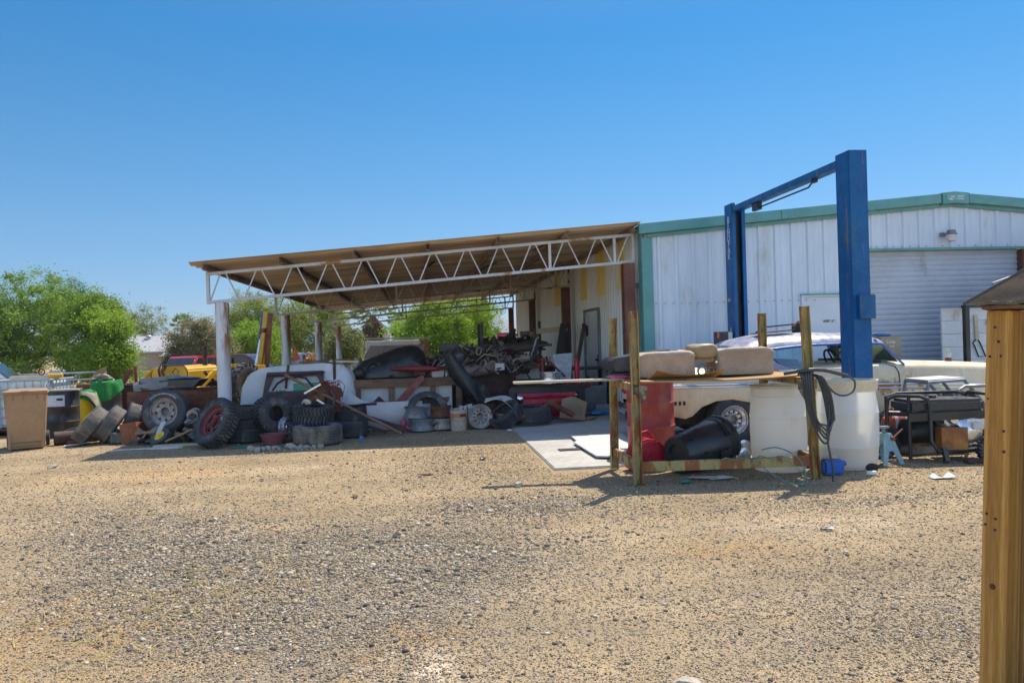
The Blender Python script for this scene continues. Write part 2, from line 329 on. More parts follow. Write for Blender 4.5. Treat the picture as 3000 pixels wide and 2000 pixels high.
mx=wn.new('ShaderNodeMix'); mx.data_type='RGBA'; mx.blend_type='MULTIPLY'; mx.inputs[0].default_value=1; wl.new(sk.outputs[0],mx.inputs[6]); wl.new(bk.outputs[2],mx.inputs[7]); wl.new(mx.outputs[2],bg.inputs[0])
sl=bpy.data.lights.new('sun','SUN'); sl.energy=2.9; sl.angle=R_(.5); sl.color=(1,.92,.79)
so=bpy.data.objects.new('sun',sl); COL.objects.link(so); so.rotation_euler=SUN.to_track_quat('Z','Y').to_euler(); so.location=(8,9,20)
SC.view_settings.view_transform='Standard'; SC.view_settings.look='None'; SC.view_settings.gamma=1; SC.view_settings.exposure=1.27
# ------------------------------------------------------------------ ground
def sst(t): t=np.clip(t,0,1); return t*t*(3-2*t)
def gzf(X,Y):
    f=np.maximum(sst((-3.6-X)/2.6),sst((Y-31.5)/4.)); return -(.42*sst((Y-15.2)/9.)+.0115*np.clip(Y-24,0,126))*f
def gz(x,y): return float(gzf(np.float64(x),np.float64(y)))
def gauss(X,Y,cx,cy,sx,sy,a=0):
    c,s=math.cos(a),math.sin(a); u=(X-cx)*c+(Y-cy)*s; v=-(X-cx)*s+(Y-cy)*c
    return np.exp(-(u/sx)**2-(v/sy)**2)
def gravel_density(X,Y):
    d=.8*gauss(X,Y,-.8,4.9,1.25,1.1,.3)+.9*gauss(X,Y,-1.5,5.3,.75,2.6,.62)+.8*gauss(X,Y,-.3,5.2,1.3,.8,.2)+.7*gauss(X,Y,.8,6.75,.9,.45,.1)+.55*gauss(X,Y,2.6,3.6,1.6,1.0)+.7*gauss(X,Y,-2.0,11.2,.75,.16,.4)+.35*gauss(X,Y,.6,9.6,.9,1.6)+.35*gauss(X,Y,3.9,6.2,1.6,.25)
    return d
xs=np.concatenate([[-4000,-600,-150,-60,-30],np.arange(-16,16.01,.16),[30,60,150,600,4000]])
ys=np.concatenate([[-60,-10],np.arange(-1,15,.14),np.arange(15,40,.8),np.arange(40,151,10),[400,1200,5000]])
XX,YY=np.meshgrid(xs,ys)
def hfine(X,Y):
    near=np.clip(1-np.abs(Y-5)/9,0,1)*np.clip(1-np.abs(X)/15,0,1)
    return near*(.012*np.sin(X*1.3+.6*np.sin(Y*.9))*np.sin(Y*1.1+X*.3)+.006*np.sin(X*4.1+Y*2.2)*np.sin(Y*3.7-X))-.004
ZZ=gzf(XX,YY)+hfine(XX,YY)
nx,ny=len(xs),len(ys); idx=np.arange(nx*ny).reshape(ny,nx)
gme=bpy.data.meshes.new('ground'); quads=np.stack([idx[:-1,:-1],idx[:-1,1:],idx[1:,1:],idx[1:,:-1]],-1).reshape(-1,4)
gme.from_pydata(np.stack([XX,YY,ZZ],-1).reshape(-1,3).tolist(),[],quads.tolist()); gme.polygons.foreach_set('use_smooth',[True]*len(gme.polygons))
def vattr(me,n,a): t=me.attributes.new(n,'FLOAT','POINT'); t.data.foreach_set('value',np.ascontiguousarray(a,dtype=np.float32).ravel())
vattr(gme,'gravel',np.clip(gravel_density(XX,YY),0,1)); vattr(gme,'pale',np.clip(1.2*gauss(XX,YY,-.03,3.5,.19,.2)+.55*gauss(XX,YY,3.2,5.5,.9,.35)+.3*gauss(XX,YY,-1.6,9.6,1.2,.3),0,1))
vattr(gme,'ochre',np.clip(.9*gauss(XX,YY,-1.6,4.4,.5,.9,.6)+.8*gauss(XX,YY,-.1,3.7,.45,.4)+.6*gauss(XX,YY,2.1,5.0,.5,.25)+.6*gauss(XX,YY,-3.2,9.6,1.1,.5)+.5*gauss(XX,YY,.6,9.5,.6,1.2)+.4*gauss(XX,YY,-2.5,4.2,1,.8),0,1))
t=NT('ground_dirt')
c=t.mix(t.rng(t.noise(.55,7,.6,co=t.raw),.35,.65),(.375,.276,.156),(.305,.222,.126))
c=t.mix(t.rng(t.noise(3.1,5,.6,co=t.raw),.5,.7,0,.6),c,(.40,.29,.17))
oc=t.math('MULTIPLY',t.attr('ochre').outputs['Fac'],t.rng(t.noise(4,6,.65,co=t.raw),.35,.6)); c=t.mix(oc,c,(.42,.235,.075))
gf=t.math('MULTIPLY',t.attr('gravel').outputs['Fac'],t.rng(t.noise(2.2,6,.6,co=t.raw),.3,.55)); c=t.mix(t.math('MULTIPLY',gf,.75),c,(.235,.205,.165))
pf=t.math('MULTIPLY',t.attr('pale').outputs['Fac'],t.rng(t.noise(5,6,.6,co=t.raw),.3,.6)); c=t.mix(pf,c,(.62,.49,.34))
v1=t.vor(42,t.raw); v2=t.vor(95,t.raw); v3=t.vor(19,t.raw)
sep=t.n.new('ShaderNodeSeparateColor'); t.l(v1.outputs['Color'],sep.inputs[0]); se2=t.n.new('ShaderNodeSeparateColor'); t.l(v2.outputs['Color'],se2.inputs[0]); se3=t.n.new('ShaderNodeSeparateColor'); t.l(v3.outputs['Color'],se3.inputs[0])
# pebbles pressed in the dirt: single cells, grey, dark or pale
p1=t.math('MULTIPLY',t.rng(sep.outputs[0],.55,.6),t.rng(v1.outputs['Distance'],.42,.30)); c=t.mix(t.math('MULTIPLY',p1,.8),c,t.mix(sep.outputs[1],(.11,.095,.08),(.50,.42,.31)))
p2=t.math('MULTIPLY',t.rng(se2.outputs[0],.45,.5),t.rng(v2.outputs['Distance'],.46,.3)); c=t.mix(t.math('MULTIPLY',p2,.7),c,t.mix(se2.outputs[1],(.12,.10,.085),(.54,.43,.30)))
p3=t.math('MULTIPLY',t.rng(se3.outputs[0],.86,.88),t.rng(v3.outputs['Distance'],.36,.28)); c=t.mix(t.math('MULTIPLY',p3,.45),c,t.mix(se3.outputs[1],(.10,.095,.09),(.42,.38,.33)))
g=t.math('MULTIPLY',t.rng(t.noise(210,4,.75,co=t.raw),.3,.7,.55,1.42),t.rng(t.noise(1.1,5,.6,co=t.sc((.35,1.3,1),t.raw)),.3,.7,.86,1.14)); c=t.mix(1.,c,t.grey(g),'MULTIPLY')
h=t.math('ADD',t.math('MULTIPLY',p1,.8),t.math('ADD',t.math('MULTIPLY',p2,.45),t.math('ADD',t.math('MULTIPLY',p3,1.1),t.noise(26,6,.7,co=t.raw))))
t.set(Base_Color=c,Roughness=1.,Specular_IOR_Level=.04); t.bump(h,.9,.012); gme.materials.append(t.m)
go=bpy.data.objects.new('ground',gme); COL.objects.link(go); go['kind']='structure'

# loose stones of the gravel: one uncountable mass
def stones(name,P,S,tint,seed,mat):
    q=np.random.default_rng(seed); bm=bmesh.new(); bmesh.ops.create_icosphere(bm,subdivisions=1,radius=1)
    base=np.array([v.co[:] for v in bm.verts]); tri=np.array([[v.index for v in f.verts] for f in bm.faces]); bm.free(); V,T=len(base),len(tri); N=len(P)
    var=np.stack([base*(1+q.uniform(-.32,.32,(V,1)))*np.array([1,q.uniform(.6,.95),q.uniform(.4,.75)]) for _ in range(10)])
    vv=var[q.integers(0,10,N)]*S[:,None,None]; a=q.uniform(0,6.28,N); c,s=np.cos(a)[:,None],np.sin(a)[:,None]
    X=vv[:,:,0]*c-vv[:,:,1]*s+P[:,0:1]; Y=vv[:,:,0]*s+vv[:,:,1]*c+P[:,1:2]; Z=vv[:,:,2]+P[:,2:3]+S[:,None]*.22
    me=bpy.data.meshes.new(name); me.vertices.add(N*V); me.vertices.foreach_set('co',np.stack([X,Y,Z],-1).astype(np.float32).ravel())
    F=(tri[None]+np.arange(N)[:,None,None]*V).reshape(-1,3); L=F.size
    me.loops.add(L); me.loops.foreach_set('vertex_index',F.astype(np.int32).ravel()); me.polygons.add(len(F)); me.polygons.foreach_set('loop_start',np.arange(0,L,3,dtype=np.int32))
    me.update(calc_edges=True); ta=me.attributes.new('tint','FLOAT','POINT'); ta.data.foreach_set('value',np.repeat(tint,V).astype(np.float32)); me.validate()
    me.materials.append(mat); o=bpy.data.objects.new(name,me); COL.objects.link(o); return o
t=NT('pebble'); a=t.attr('tint').outputs['Fac']; r=t.n.new('ShaderNodeValToRGB'); t.l(a,r.inputs[0]); cr=r.color_ramp; cr.elements[1].color=(.56,.50,.41,1)
for p,cc in ((0,(.075,.068,.062)),(.25,(.175,.150,.122)),(.5,(.285,.235,.17)),(.7,(.36,.265,.155)),(.88,(.43,.35,.24))):
    e=cr.elements[0] if p==0 else cr.elements.new(p); e.color=(*cc,1)
c=t.mix(1.,r.outputs[0],t.grey(t.rng(t.noise(60,4,.6,co=t.raw),.3,.7,.75,1.2)),'MULTIPLY'); t.set(Base_Color=c,Roughness=1.,Specular_IOR_Level=.04); PEB=t.m
NC=1900000; yy=2.4+11.5*nrng.random(NC)**1.6; xx=(nrng.random(NC)-.5)*2*(yy*.72+.9)+yy*.12
dn=.28+gravel_density(xx,yy); dn=dn*(.35+.9*nrng.random(NC)); keep=nrng.random(NC)<np.clip(dn,0,1)*.42
keep&=~((xx>1.42)&(yy>8.3)); xx,yy=xx[keep],yy[keep]
den=np.clip(gravel_density(xx,yy),0,1); S=(.0024+.0055*nrng.random(len(xx))**2.2)*(1+.55*den); S=np.where(nrng.random(len(xx))<.022,S*2.3,S)*np.clip(yy/5,.75,1.3)
stn=stones('loose_gravel',np.stack([xx,yy,hfine(xx,yy)],-1),S,nrng.random(len(xx)),3,PEB); stn['kind']='stuff'; stn['label']='loose grey and tan gravel scattered on the dirt yard'
# single rocks one can tell apart
def rock(loc,d,seed,label,grp=None,mat=None): 
    return solo('rock',MB().blob((0,0,d[2]*.28),d,seed,.3,2,.8),mat or M['stone'],label,'rock',loc,(0,0,seed*47%360),grp,smooth=28)
rock((1.05,3.02,0),(.13,.10,.09),3,'brown angular rock at the bottom edge of the yard near the middle')
rock((1.86,2.86,0),(.07,.06,.05),5,'dark brown rock near the foot of the wood post',mat=M['rusty_dark'])
rock((.93,7.62,0),(.12,.08,.08),9,'grey stone lying on the long plank shadow')
ql=random.Random(5)
for i in range(13):
    u=i/12; rock((-2.53+u*.98+ql.uniform(-.03,.03),11.35+.12*math.sin(u*3.1)+ql.uniform(-.09,.09),0),(ql.uniform(.07,.15),ql.uniform(.06,.11),ql.uniform(.05,.09)),20+i,'pale rock in the row below the green hose','pale rocks below the green hose')
for i,(x,y,d,lb) in enumerate(((.02,8.6,(.16,.05,.02),'thin dark bark strip on the dirt left of the slab'),(.72,9.55,(.15,.07,.03),'black rubber scrap on the dirt left of the slab'),(-.7,7.6,(.13,.05,.02),'small brown stick piece in the middle of the yard'),(3.0,5.35,(.10,.03,.02),'dark blue grey chip on the pale dirt right of the middle'),(-4.9,10.6,(.12,.08,.05),'pale scrap lump on the dirt below the leaning tyres'),(-.25,5.95,(.10,.035,.02),'small black chip in the gravel near the middle'),(1.0,7.05,(.12,.05,.02),'flat tan splinter below the plank shadow'))):
    solo('debris',MB().blob((0,0,d[2]*.4),d,60+i,.35,2),(M['rusty_dark'],M['hose_black'],M['wood_old'],M['grey_metal'],M['stone'],M['dark'],M['plywood'])[i],lb,'debris',(x,y,0),(0,0,i*53))
# dry grass wisps on the ochre patch (uncountable)
mb=MB()
for i in range(420):
    x=-1.5+ql.gauss(0,.42); y=4.5+ql.gauss(0,.55)+.55*(x+1.5); a=ql.uniform(0,6.28); l=ql.uniform(.05,.16); h=ql.uniform(.006,.03)
    hz0=float(hfine(x,y))+.004; mb.bar((x,y,.004+hz0),(x+l*math.cos(a),y+l*math.sin(a),h+hz0),.0025,.0015)
o=part('dry_grass',mb,pm('straw',(.50,.37,.13),(.42,.30,.10),rough=.8),None,smooth=None); o['kind']='stuff'; o['label']='dry straw wisps among the gravel'

# concrete slab
mb=MB().box(1.47,16.5,8.5,12.66,-.1,.02).box(1.5,3.86,12.664,30.6,-.1,.018)
struct('pavement',mb,M['concrete'],bev=.012)
# distant hills
mb=MB(); qh=random.Random(4)
mb.grid(60,10,lambda u,v:(-200+u*1100,1450+v*500,-6+ (62*math.exp(-((u-.325)/.035)**2)+34*math.exp(-((u-.39)/.05)**2)+22*math.exp(-((u-.6)/.2)**2)+9*math.sin(u*37)*.5)*math.sin(math.pi*v)+4*math.sin(u*91+v*9)*math.sin(math.pi*v)))
struct('hills',mb,pm('hill_rock',(.20,.19,.19),(.15,.15,.15),sc=.02,rough=1,bump=0))

# ------------------------------------------------------------------ steel building
BX0,BX1,BY0,BY1,RX=3.88,15.3,12.60,30.3,9.6
def ribs(a0,a1,p=.305,d=.03,w=.045,t=.02,fineribs=True):
    out=[]; k=math.floor(a0/p); out.append((a0,0))
    while k*p<a1:
        c=k*p+p/2
        for da,h in ((-w/2-t,0),(-w/2,d),(w/2,d),(w/2+t,0))+(((.33*p-.012,0),(.33*p,.005),(.33*p+.012,0),(.66*p-.012,0),(.66*p,.005),(.66*p+.012,0)) if fineribs else ()):
            x=c+da
            if a0<x<a1: out.append((x,h))
        k+=1
    out.append((a1,0)); return sorted(out)
def rtop(x): return 3.42+(min(x,2*RX-x)-3.75)*.0856
bld=thing('steel_building','long white ribbed steel workshop with teal trim and low gable roof','building',(BX0,BY0,0))
class Off(MB):  # mesh given in world coordinates, stored relative to a thing
    def __init__(s,o): MB.__init__(s); s.M=Matrix.Translation(o.location).inverted(); s.B=s.M.copy()
def fac(mb,x0,x1,z0,zt,off=0,**k):
    P=ribs(x0,x1,**k); n=len(P); vs=[]
    for x,h in P: vs+=[(x,BY0-h-off,z0),(x,BY0-h-off,zt(x) if callable(zt) else zt)]
    mb.add(vs,[(2*i,2*i+2,2*i+3,2*i+1) for i in range(n-1)])
mb=Off(bld); tp=lambda x:rtop(x)-.17
fac(mb,BX0,6.70,.02,tp); fac(mb,6.70,7.70,2.16,tp); fac(mb,7.70,7.93,.02,tp); fac(mb,7.93,11.02,2.94,tp); fac(mb,11.02,BX1,.06,tp)
part('wall',mb,M['white_metal'],bld,smooth=20)
mb=Off(bld)
P=ribs(BY0+.02,BY1,p=.2,d=.032,w=.06,t=.03,fineribs=False); vs=[]
for y,h in P: vs+=[(BX0-h,y,0),(BX0-h,y,3.40)]
mb.add(vs,[(2*i,2*i+1,2*i+3,2*i+2) for i in range(len(P)-1)])
mb.box(BX0+.05,BX1,BY1-.02,BY1,0,3.3); part('wall',mb,M['side_metal'],bld,smooth=20,label='side wall under the carport')
for y0,y1,zb in ((13.85,14.3,2.42),(15.3,16.1,2.40),(17.06,17.78,2.40),(20.4,21.4,2.42)):
    mb=Off(bld); P=ribs(y0,y1,p=.2,d=.032,w=.06,t=.03,fineribs=False); vs=[]
    for y,h in P: vs+=[(BX0-h-.006,y,zb),(BX0-h-.006,y,3.38)]
    mb.add(vs,[(2*i,2*i+1,2*i+3,2*i+2) for i in range(len(P)-1)]); part('skylight_panel',mb,M['yellow_panel'],bld,smooth=20)
mb=Off(bld)  # roof
for sx in (0,1):
    f=lambda x:(2*RX-x if sx else x)
    mb.prism([(f(3.74),rtop(3.74)-.02),(f(RX),rtop(RX)-.02),(f(RX),rtop(RX)-.05),(f(3.74),rtop(3.74)-.05)],BY0-.06,BY1+.1)
part('roof',mb,M['galv'],bld,smooth=None)
mb=Off(bld)  # gable fascia and corner trim
for a,b in ((3.74,6.3),(6.304,9.33),(9.87,12.3),(12.304,15.45)):
    mb.prism([(a,rtop(a)+.0),(b,rtop(b)+.0),(b,rtop(b)-.17),(a,rtop(a)-.17)],BY0-.16,BY0-.075)
part('fascia',mb,M['teal'],bld,bev=.006)
mb=Off(bld); mb.prism([(9.334,rtop(9.334)+.012),(RX,rtop(RX)+.012),(9.866,rtop(9.866)+.012),(9.85,rtop(9.85)-.19),(RX,rtop(RX)-.19),(9.35,rtop(9.35)-.19)],BY0-.175,BY0-.07)
pk=part('ridge_cap',mb,M['teal'],bld,bev=.006)
mb=Off(bld); mb.box(9.42,9.78,BY0-.180,BY0-.176,rtop(RX)-.15,rtop(RX)-.02); part('maker_plate',mb,pm('plate_teal',(.16,.36,.34),(.12,.30,.28),sc=9,rough=.5),pk,smooth=None)
for i,(a,b,c,d) in enumerate(((9.5,9.56,.045,.075),(9.46,9.53,.09,.12),(9.63,9.74,.05,.066),(9.63,9.74,.095,.111))):
    mb=Off(bld); mb.box(a,b,BY0-.184,BY0-.1805,rtop(RX)-d-.02,rtop(RX)-c-.02)
    part('plate_mark',mb,M['letter_white'],pk,smooth=None)
mb=Off(bld)
for a,b in ((3.90,RX),(RX,15.3)):
    mb.prism([(a,rtop(a)-.174),(b,rtop(b)-.174),(b,rtop(b)-.235),(a,rtop(a)-.235)],BY0-.074,BY0-.034)
mb.box(3.80,3.99,BY0-.060,BY0-.033,.06,rtop(3.9)-.24); mb.box(3.80,3.825,BY0-.0325,BY0+.16,.06,3.33)
mb.box(6.66,7.74,BY0-.07,BY0-.034,2.135,2.165); mb.box(7.90,11.05,BY0-.07,BY0-.034,2.90,2.945)
mb.box(15.2,15.4,BY0-.060,BY0-.033,.06,3.2)
part('trim',mb,M['teal'],bld,bev=.004)
mb=Off(bld)  # trim screws
for i in range(38):
    x=4.0+i*.305*.98
    for z in ((rtop(x)-.205),): mb.bx((x,BY0-.078,z),(.018,.012,.018))
for i in range(20): mb.bx((4.05+i*.1525,BY0-.012,2.06),(.014,.016,.014))
for i in range(19): mb.bx((8.0+i*.16,BY0-.012,2.98),(.012,.016,.012))
part('screws',mb,M['grey_metal'],bld,smooth=None)
# roll-up door
mb=Off(bld); zz=[]; z=.07; n=0
prof=[]
while z<2.93:
    prof+=[(z,0),(z+.012,-.014),(z+.026,-.014),(z+.034,0.),(z+.075,.006)]; z+=.098
vs=[]
for z,d in prof: vs+=[(7.95,BY0+.10-d,z),(11.0,BY0+.10-d,z)]
mb.add(vs,[(2*i,2*i+1,2*i+3,2*i+2) for i in range(len(prof)-1)]); rd=part('roller_door',mb,M['roller'],bld,smooth=20)
for a,b in ((7.90,7.95),(11.0,11.06)):
    mb=Off(bld); mb.box(a,b,BY0-.02,BY0+.16,.06,2.90); part('door_jamb',mb,M['red_oxide'],bld,bev=.003)
mb=Off(bld); mb.box(6.745,7.655,BY0+.0,BY0+.045,.075,2.105); dr=part('door',mb,M['door_white'],bld,bev=.004)
mb=Off(bld); mb.box(6.69,6.74,BY0-.035,BY0+.06,.06,2.13).box(7.66,7.71,BY0-.035,BY0+.06,.06,2.13).box(6.742,7.658,BY0-.03,BY0+.06,2.108,2.13); part('door_frame',mb,M['door_white'],bld,bev=.004)
mb=Off(bld); mb.box(7.10,7.34,BY0-.004,BY0-.001,1.655,1.70); sg=part('door_sign',mb,pm('sign_smudge',(.10,.10,.10),(.6,.6,.6),sc=26,rough=.6,st=(1,1,1)),dr,smooth=None)
mb=Off(bld); mb.tube([(7.58,BY0-.001,1.05),(7.58,BY0-.06,1.05)],.012).blob((7.58,BY0-.07,1.05),(.06,.05,.06),1,0,2); part('handle',mb,M['steel'],dr)
mb=Off(bld); mb.box(BX0-.05,BX0-.034,15.95,17.25,.06,2.06); d2=part('door',mb,M['door_white'],bld,bev=.004,label='side door under the carport')
mb=Off(bld); mb.box(BX0-.09,BX0-.034,15.86,15.94,.02,2.10).box(BX0-.09,BX0-.034,17.26,17.34,.02,2.10).box(BX0-.09,BX0-.034,15.86,17.34,2.105,2.16); part('door_frame',mb,M['grey_metal'],bld,bev=.004)
mb=Off(bld); mb.tube([(BX0-.05,16.1,1.02),(BX0-.12,16.1,1.02)],.02).box(BX0-.062,BX0-.051,16.06,16.14,.93,1.13); part('handle',mb,M['dark'],d2)
for a,b in ((.5,.62),(1.55,1.8)):
    mb=Off(bld); mb.box(BX0-.07,BX0-.051,17.02,17.2,a,b); part('hinge',mb,M['dark'],d2)
# conduit, switch and meter on the side wall near the corner
mb=Off(bld); mb.tube([(BX0-.06,12.95,.06),(BX0-.06,12.95,2.35)],.016).bx((BX0-.06,12.95,2.4),(.05,.06,.1)); part('conduit',mb,M['galv'],bld)
# wall light
lt=thing('yard_light','grey dusk to dawn wall light with white lens above the roller door','wall light',(9.45,BY0-.03,3.17)); lt.scale=(.66,.66,.66)
part('arm',MB().box(-.12,-.02,-.09,0,-.05,.06).tube([(-.07,-.06,.0),(-.02,-.14,.02),(.06,-.22,.03)],.025),M['grey_metal'],lt,bev=.004)
part('hood',MB().at((.06,-.22,0)).lathe([(0,.115),(.10,.11),(.125,.02),(.15,.005),(.15,-.015),(.125,-.02),(0,-.02)],24),M['grey_metal'],lt)
part('lens',MB().at((.06,-.22,0)).lathe([(.135,-.021),(.13,-.03),(.105,-.18),(.09,-.19),(0,-.19)],24),pm('lens_white',(.62,.60,.56),(.56,.53,.49),rough=.35,fine=.04),lt)

# ------------------------------------------------------------------ carport
CX0,CX1=-3.44,3.72
def slope(x): return .0765*(x-CX0)
TY=[12.8,18.56,24.3,30.1]
cp=thing('carport','rusty open carport roof on truss beams beside the white building','carport',(CX0,TY[0],0))
def roofz(x): return 2.885+slope(x)
mb=Off(cp); n=int((31.0-12.42)/.076); vs=[]
for i in range(n+1):
    y=12.42+i*.076; d=.019*(1 if i%4 in(0,1) else -1)
    for x in (-3.64,-1.3,1.2,3.78):
        vs.append((x,y,roofz(x)+d))
N=len(vs); vs2=[(a,b,c+.004) for a,b,c in vs]
fs=[(i*4+j,i*4+j+1,(i+1)*4+j+1,(i+1)*4+j) for i in range(n) for j in range(3)]
mb.add(vs+vs2,fs+[tuple(k+N for k in reversed(f)) for f in fs]+[(j,j+N,j+1+N,j+1) for j in range(3)]+[(n*4+j,n*4+j+1,n*4+j+1+N,n*4+j+N) for j in range(3)]+[(i*4,(i+1)*4,(i+1)*4+N,i*4+N) for i in range(n)])
part('roof_sheet',mb,M['roof_under'],cp,smooth=None)
for k in range(7):
    x=CX0+.03+k*1.185; zb=2.765+slope(x); mb=Off(cp)
    mb.box(x-.03,x-.025,12.5,30.9,zb,zb+.10).box(x-.0245,x+.035,12.5,30.9,zb,zb+.005).box(x-.0245,x+.035,12.5,30.9,zb+.095,zb+.10)
    part('purlin',mb,M['purlin'],cp,smooth=None)
for y,xx in ((14.5,-2.2),(16.0,0.2),(17.4,1.6),(14.2,2.4)):
    mb=Off(cp); mb.bx((xx,y,roofz(xx)-.03),(.05,1.5,.012),(0,-4.4,9)); part('roof_strap',mb,M['rusty_dark'],cp,smooth=None)
for ti,y in enumerate(TY):
    m_=M['truss_paint'] if ti==0 else M['truss_dull']; mb=Off(cp)
    zt=lambda x:2.735+slope(x); zb=lambda x:2.27+slope(x)
    mb.bar((CX0,y,zt(CX0)),(CX1,y,zt(CX1)),.052,.05); mb.bar((CX0,y,zb(CX0)),(CX1,y,zb(CX1)),.052,.05)
    mb.box(CX0-.026,CX0+.026,y-.027,y+.027,zb(CX0)-.028,zt(CX0)+.03); mb.box(CX1-.026,CX1+.026,y-.027,y+.027,zb(CX1)-.028,zt(CX1)+.03)
    part('truss_chord',mb,m_,cp,bev=.004 if ti==0 else 0)
    mb=Off(cp); pw=(CX1-CX0)/12.5; 
    for k in range(13):
        xt=CX0+pw*(k+.42); xa=xt-pw*.5+.05; xb=xt+pw*.5-.05
        xa=max(xa,CX0+.03); xb=min(xb,CX1-.03)
        mb.bar((xa,y,zb(xa)+.02),(xt-.045,y,zt(xt)-.02),.020,.020); mb.bar((xt+.045,y,zt(xt)-.02),(xb,y,zb(xb)+.02),.020,.020)
    for k in (5,9.92,11.92) if ti else (9.92,11.92):
        x=CX0+pw*(k+.0); mb.bar((x,y,zb(x)),(x,y,zt(x)),.045,.045)
    part('truss_web',mb,m_,cp,smooth=None)
t=NT('column_paint'); c=t.mix(t.rng(t.noise(2,5),.35,.65),(.58,.60,.62),(.50,.52,.54)); g_=t.n.new('ShaderNodeSeparateXYZ'); t.l(t.raw,g_.inputs[0])
st2=t.math('MULTIPLY',t.math('MULTIPLY',t.rng(g_.outputs[0],.222,.275),t.rng(g_.outputs[2],.95,1.7)),t.rng(t.noise(5,6,.6,co=t.sc((1,1,.3))),.36,.5))
rm=t.math('MULTIPLY',t.rng(t.noise(3.2,8,.65,co=t.sc((1.5,1.5,.32))),.44,.56),t.rng(g_.outputs[2],.9,2.0)); sp=t.rng(t.noise(14,6,.6),.68,.72)
c=t.mix(t.math('MAXIMUM',t.math('MAXIMUM',rm,st2),sp),c,t.mix(t.noise(20,4),(.17,.075,.02),(.34,.17,.05))); t.set(Base_Color=c,Roughness=.55); M['column']=t.m
for i,y in enumerate(TY):
    mb=Off(cp); ztop=2.2415+slope(-3.23); mb.cyl((-3.23,y,-.75 if i else 0),(-3.23,y,ztop),.109,n=28); part('column',mb,M['column'],cp)
    mb=Off(cp); ztop=2.2415+slope(3.62); mb.box(3.52,3.72,y-.1,y+.1,.06,ztop); part('column',mb,M['red_oxide'],cp,bev=.006,label='brown painted square column')
mb=Off(cp); mb.tube([(.85,18.5,3.0),(.88,18.55,2.45),(.86,18.6,1.98),(.93,18.62,1.75),(1.0,18.7,1.35)],.007,6); part('wire',mb,M['cord_green'],cp)
# ------------------------------------------------------------------ tyres, wheels, drums
def tyre(R,rb,w,tread='road',lugs=36,M_=None):
    mb=MB(); h=w/2; prof=[(rb+.012,-h*.78),(rb,-h*.92),(rb+.01,-h*.98),(rb+(R-rb)*.25,-h*1.02),(rb+(R-rb)*.55,-h*1.05),(R*.955,-h*.93),(R*.985,-h*.84),(R,-h*.62)]
    if tread=='road':
        for z in (-.42,-.14,.14,.42): prof+=[(R,h*(z-.06)),(R-.010,h*(z-.035)),(R-.010,h*(z+.035)),(R,h*(z+.06))]
    prof+=[(a,-b) for a,b in prof[7::-1]]+[(rb+.03,h*.6),(R*.90,h*.5),(R*.92,0),(R*.90,-h*.5),(rb+.03,-h*.6),(rb+.012,-h*.78)]
    mb.lathe(prof,48)
    if tread=='lug':
        for k in range(lugs):
            t=360/lugs*k
            for s in (-1,1):
                mb.M=Matrix.Rotation(R_(t+(180/lugs if s>0 else 0)),4,'Z'); mb.bx((R+.006,0,s*h*.46),(.030,2*math.pi*R/lugs*.62,h*.80),(s*16,0,0)); mb.bx((R*.972,0,s*h*.96),(.05,2*math.pi*R/lugs*.5,h*.16))
        mb.M=Matrix.Identity(4)
    if tread=='road':
        for k in range(60):
            mb.M=Matrix.Rotation(R_(6*k),4,'Z')
            for s in (-1,1): mb.bx((R*.984,0,s*h*.80),(.012,.014,h*.24))
        mb.M=Matrix.Identity(4)
    return mb
def rim(rb,w,face=.0,holes=8,hr=.012,hc=.74,hub=.055,hole_w=.5,dish=.03):
    mb=MB(); h=w/2
    mb.lathe([(rb+.012,h*.9),(rb+.012,h*.84),(rb-.002,h*.80),(rb-.006,h*.5),(rb-.026,h*.42),(rb-.028,h*.0),(rb-.010,-h*.12),(rb-.004,-h*.8),(rb+.011,-h*.84),(rb+.011,-h*.9),(rb-.012,-h*.85),(rb-.018,-h*.12),(rb-.055,h*.0),(rb-.055,h*.35),(rb-.014,h*.55),(rb-.008,h*.85),(rb+.012,h*.9)],48)
    ro=rb-.052; rings=[hub,hub+.012,ro*.42,ro*.55,ro*(hc-.10),ro*(hc+.10),ro*.94,ro]; zf=[face-.03,face,face+.004,face-dish*.3,face-dish*.1,face,face-dish*.2,face-dish]; n=holes*8
    vs=[(r*math.cos(2*math.pi*k/n),r*math.sin(2*math.pi*k/n),z) for r,z in zip(rings,zf) for k in range(n)]; fs=[]
    for i in range(len(rings)-1):
        for k in range(n):
            if i==4 and (k%8)<8*hole_w: continue
            l=(k+1)%n; fs.append((i*n+k,i*n+l,(i+1)*n+l,(i+1)*n+k))
    mb.add(vs,fs)
    for k in range(8 if holes>5 else 5):
        a=2*math.pi*k/(8 if holes>5 else 5); mb.at((ro*.32*math.cos(a)+hub*.6*math.cos(a),ro*.32*math.sin(a)+hub*.6*math.sin(a),face+.004)).cyl((0,0,-.005),(0,0,.012),hr,n=8)
    mb.M=Matrix.Identity(4)
    mb.lathe([(hub,face-.03),(hub,face-.10),(0,face-.10)],24); return mb
def bare_tyre(loc,label,R,rb,w,tread='road',rot=(0,0,0),axis=None,spin=0,mat='rubber',group='tyres heaped along the carport edge',lugs=36):
    return solo('tyre',tyre(R,rb,w,tread,lugs),M[mat],label,'tyre',loc,rot,group,axis,spin,smooth=40)
def wheel(loc,label,R,rb,w,rm,tread='road',axis=(0,-1,0),spin=0,mat='rubber',lugs=36,group='loose wheels along the carport edge',**k):
    o=thing('wheel',label,'wheel',loc,(0,0,0),group,axis,spin); part('tyre',tyre(R,rb,w,tread,lugs),M[mat],o,smooth=40); part('rim',rim(rb,w*.9,**k),M[rm],o,smooth=40); return o
def nrm(*a): return Vector(a).normalized()
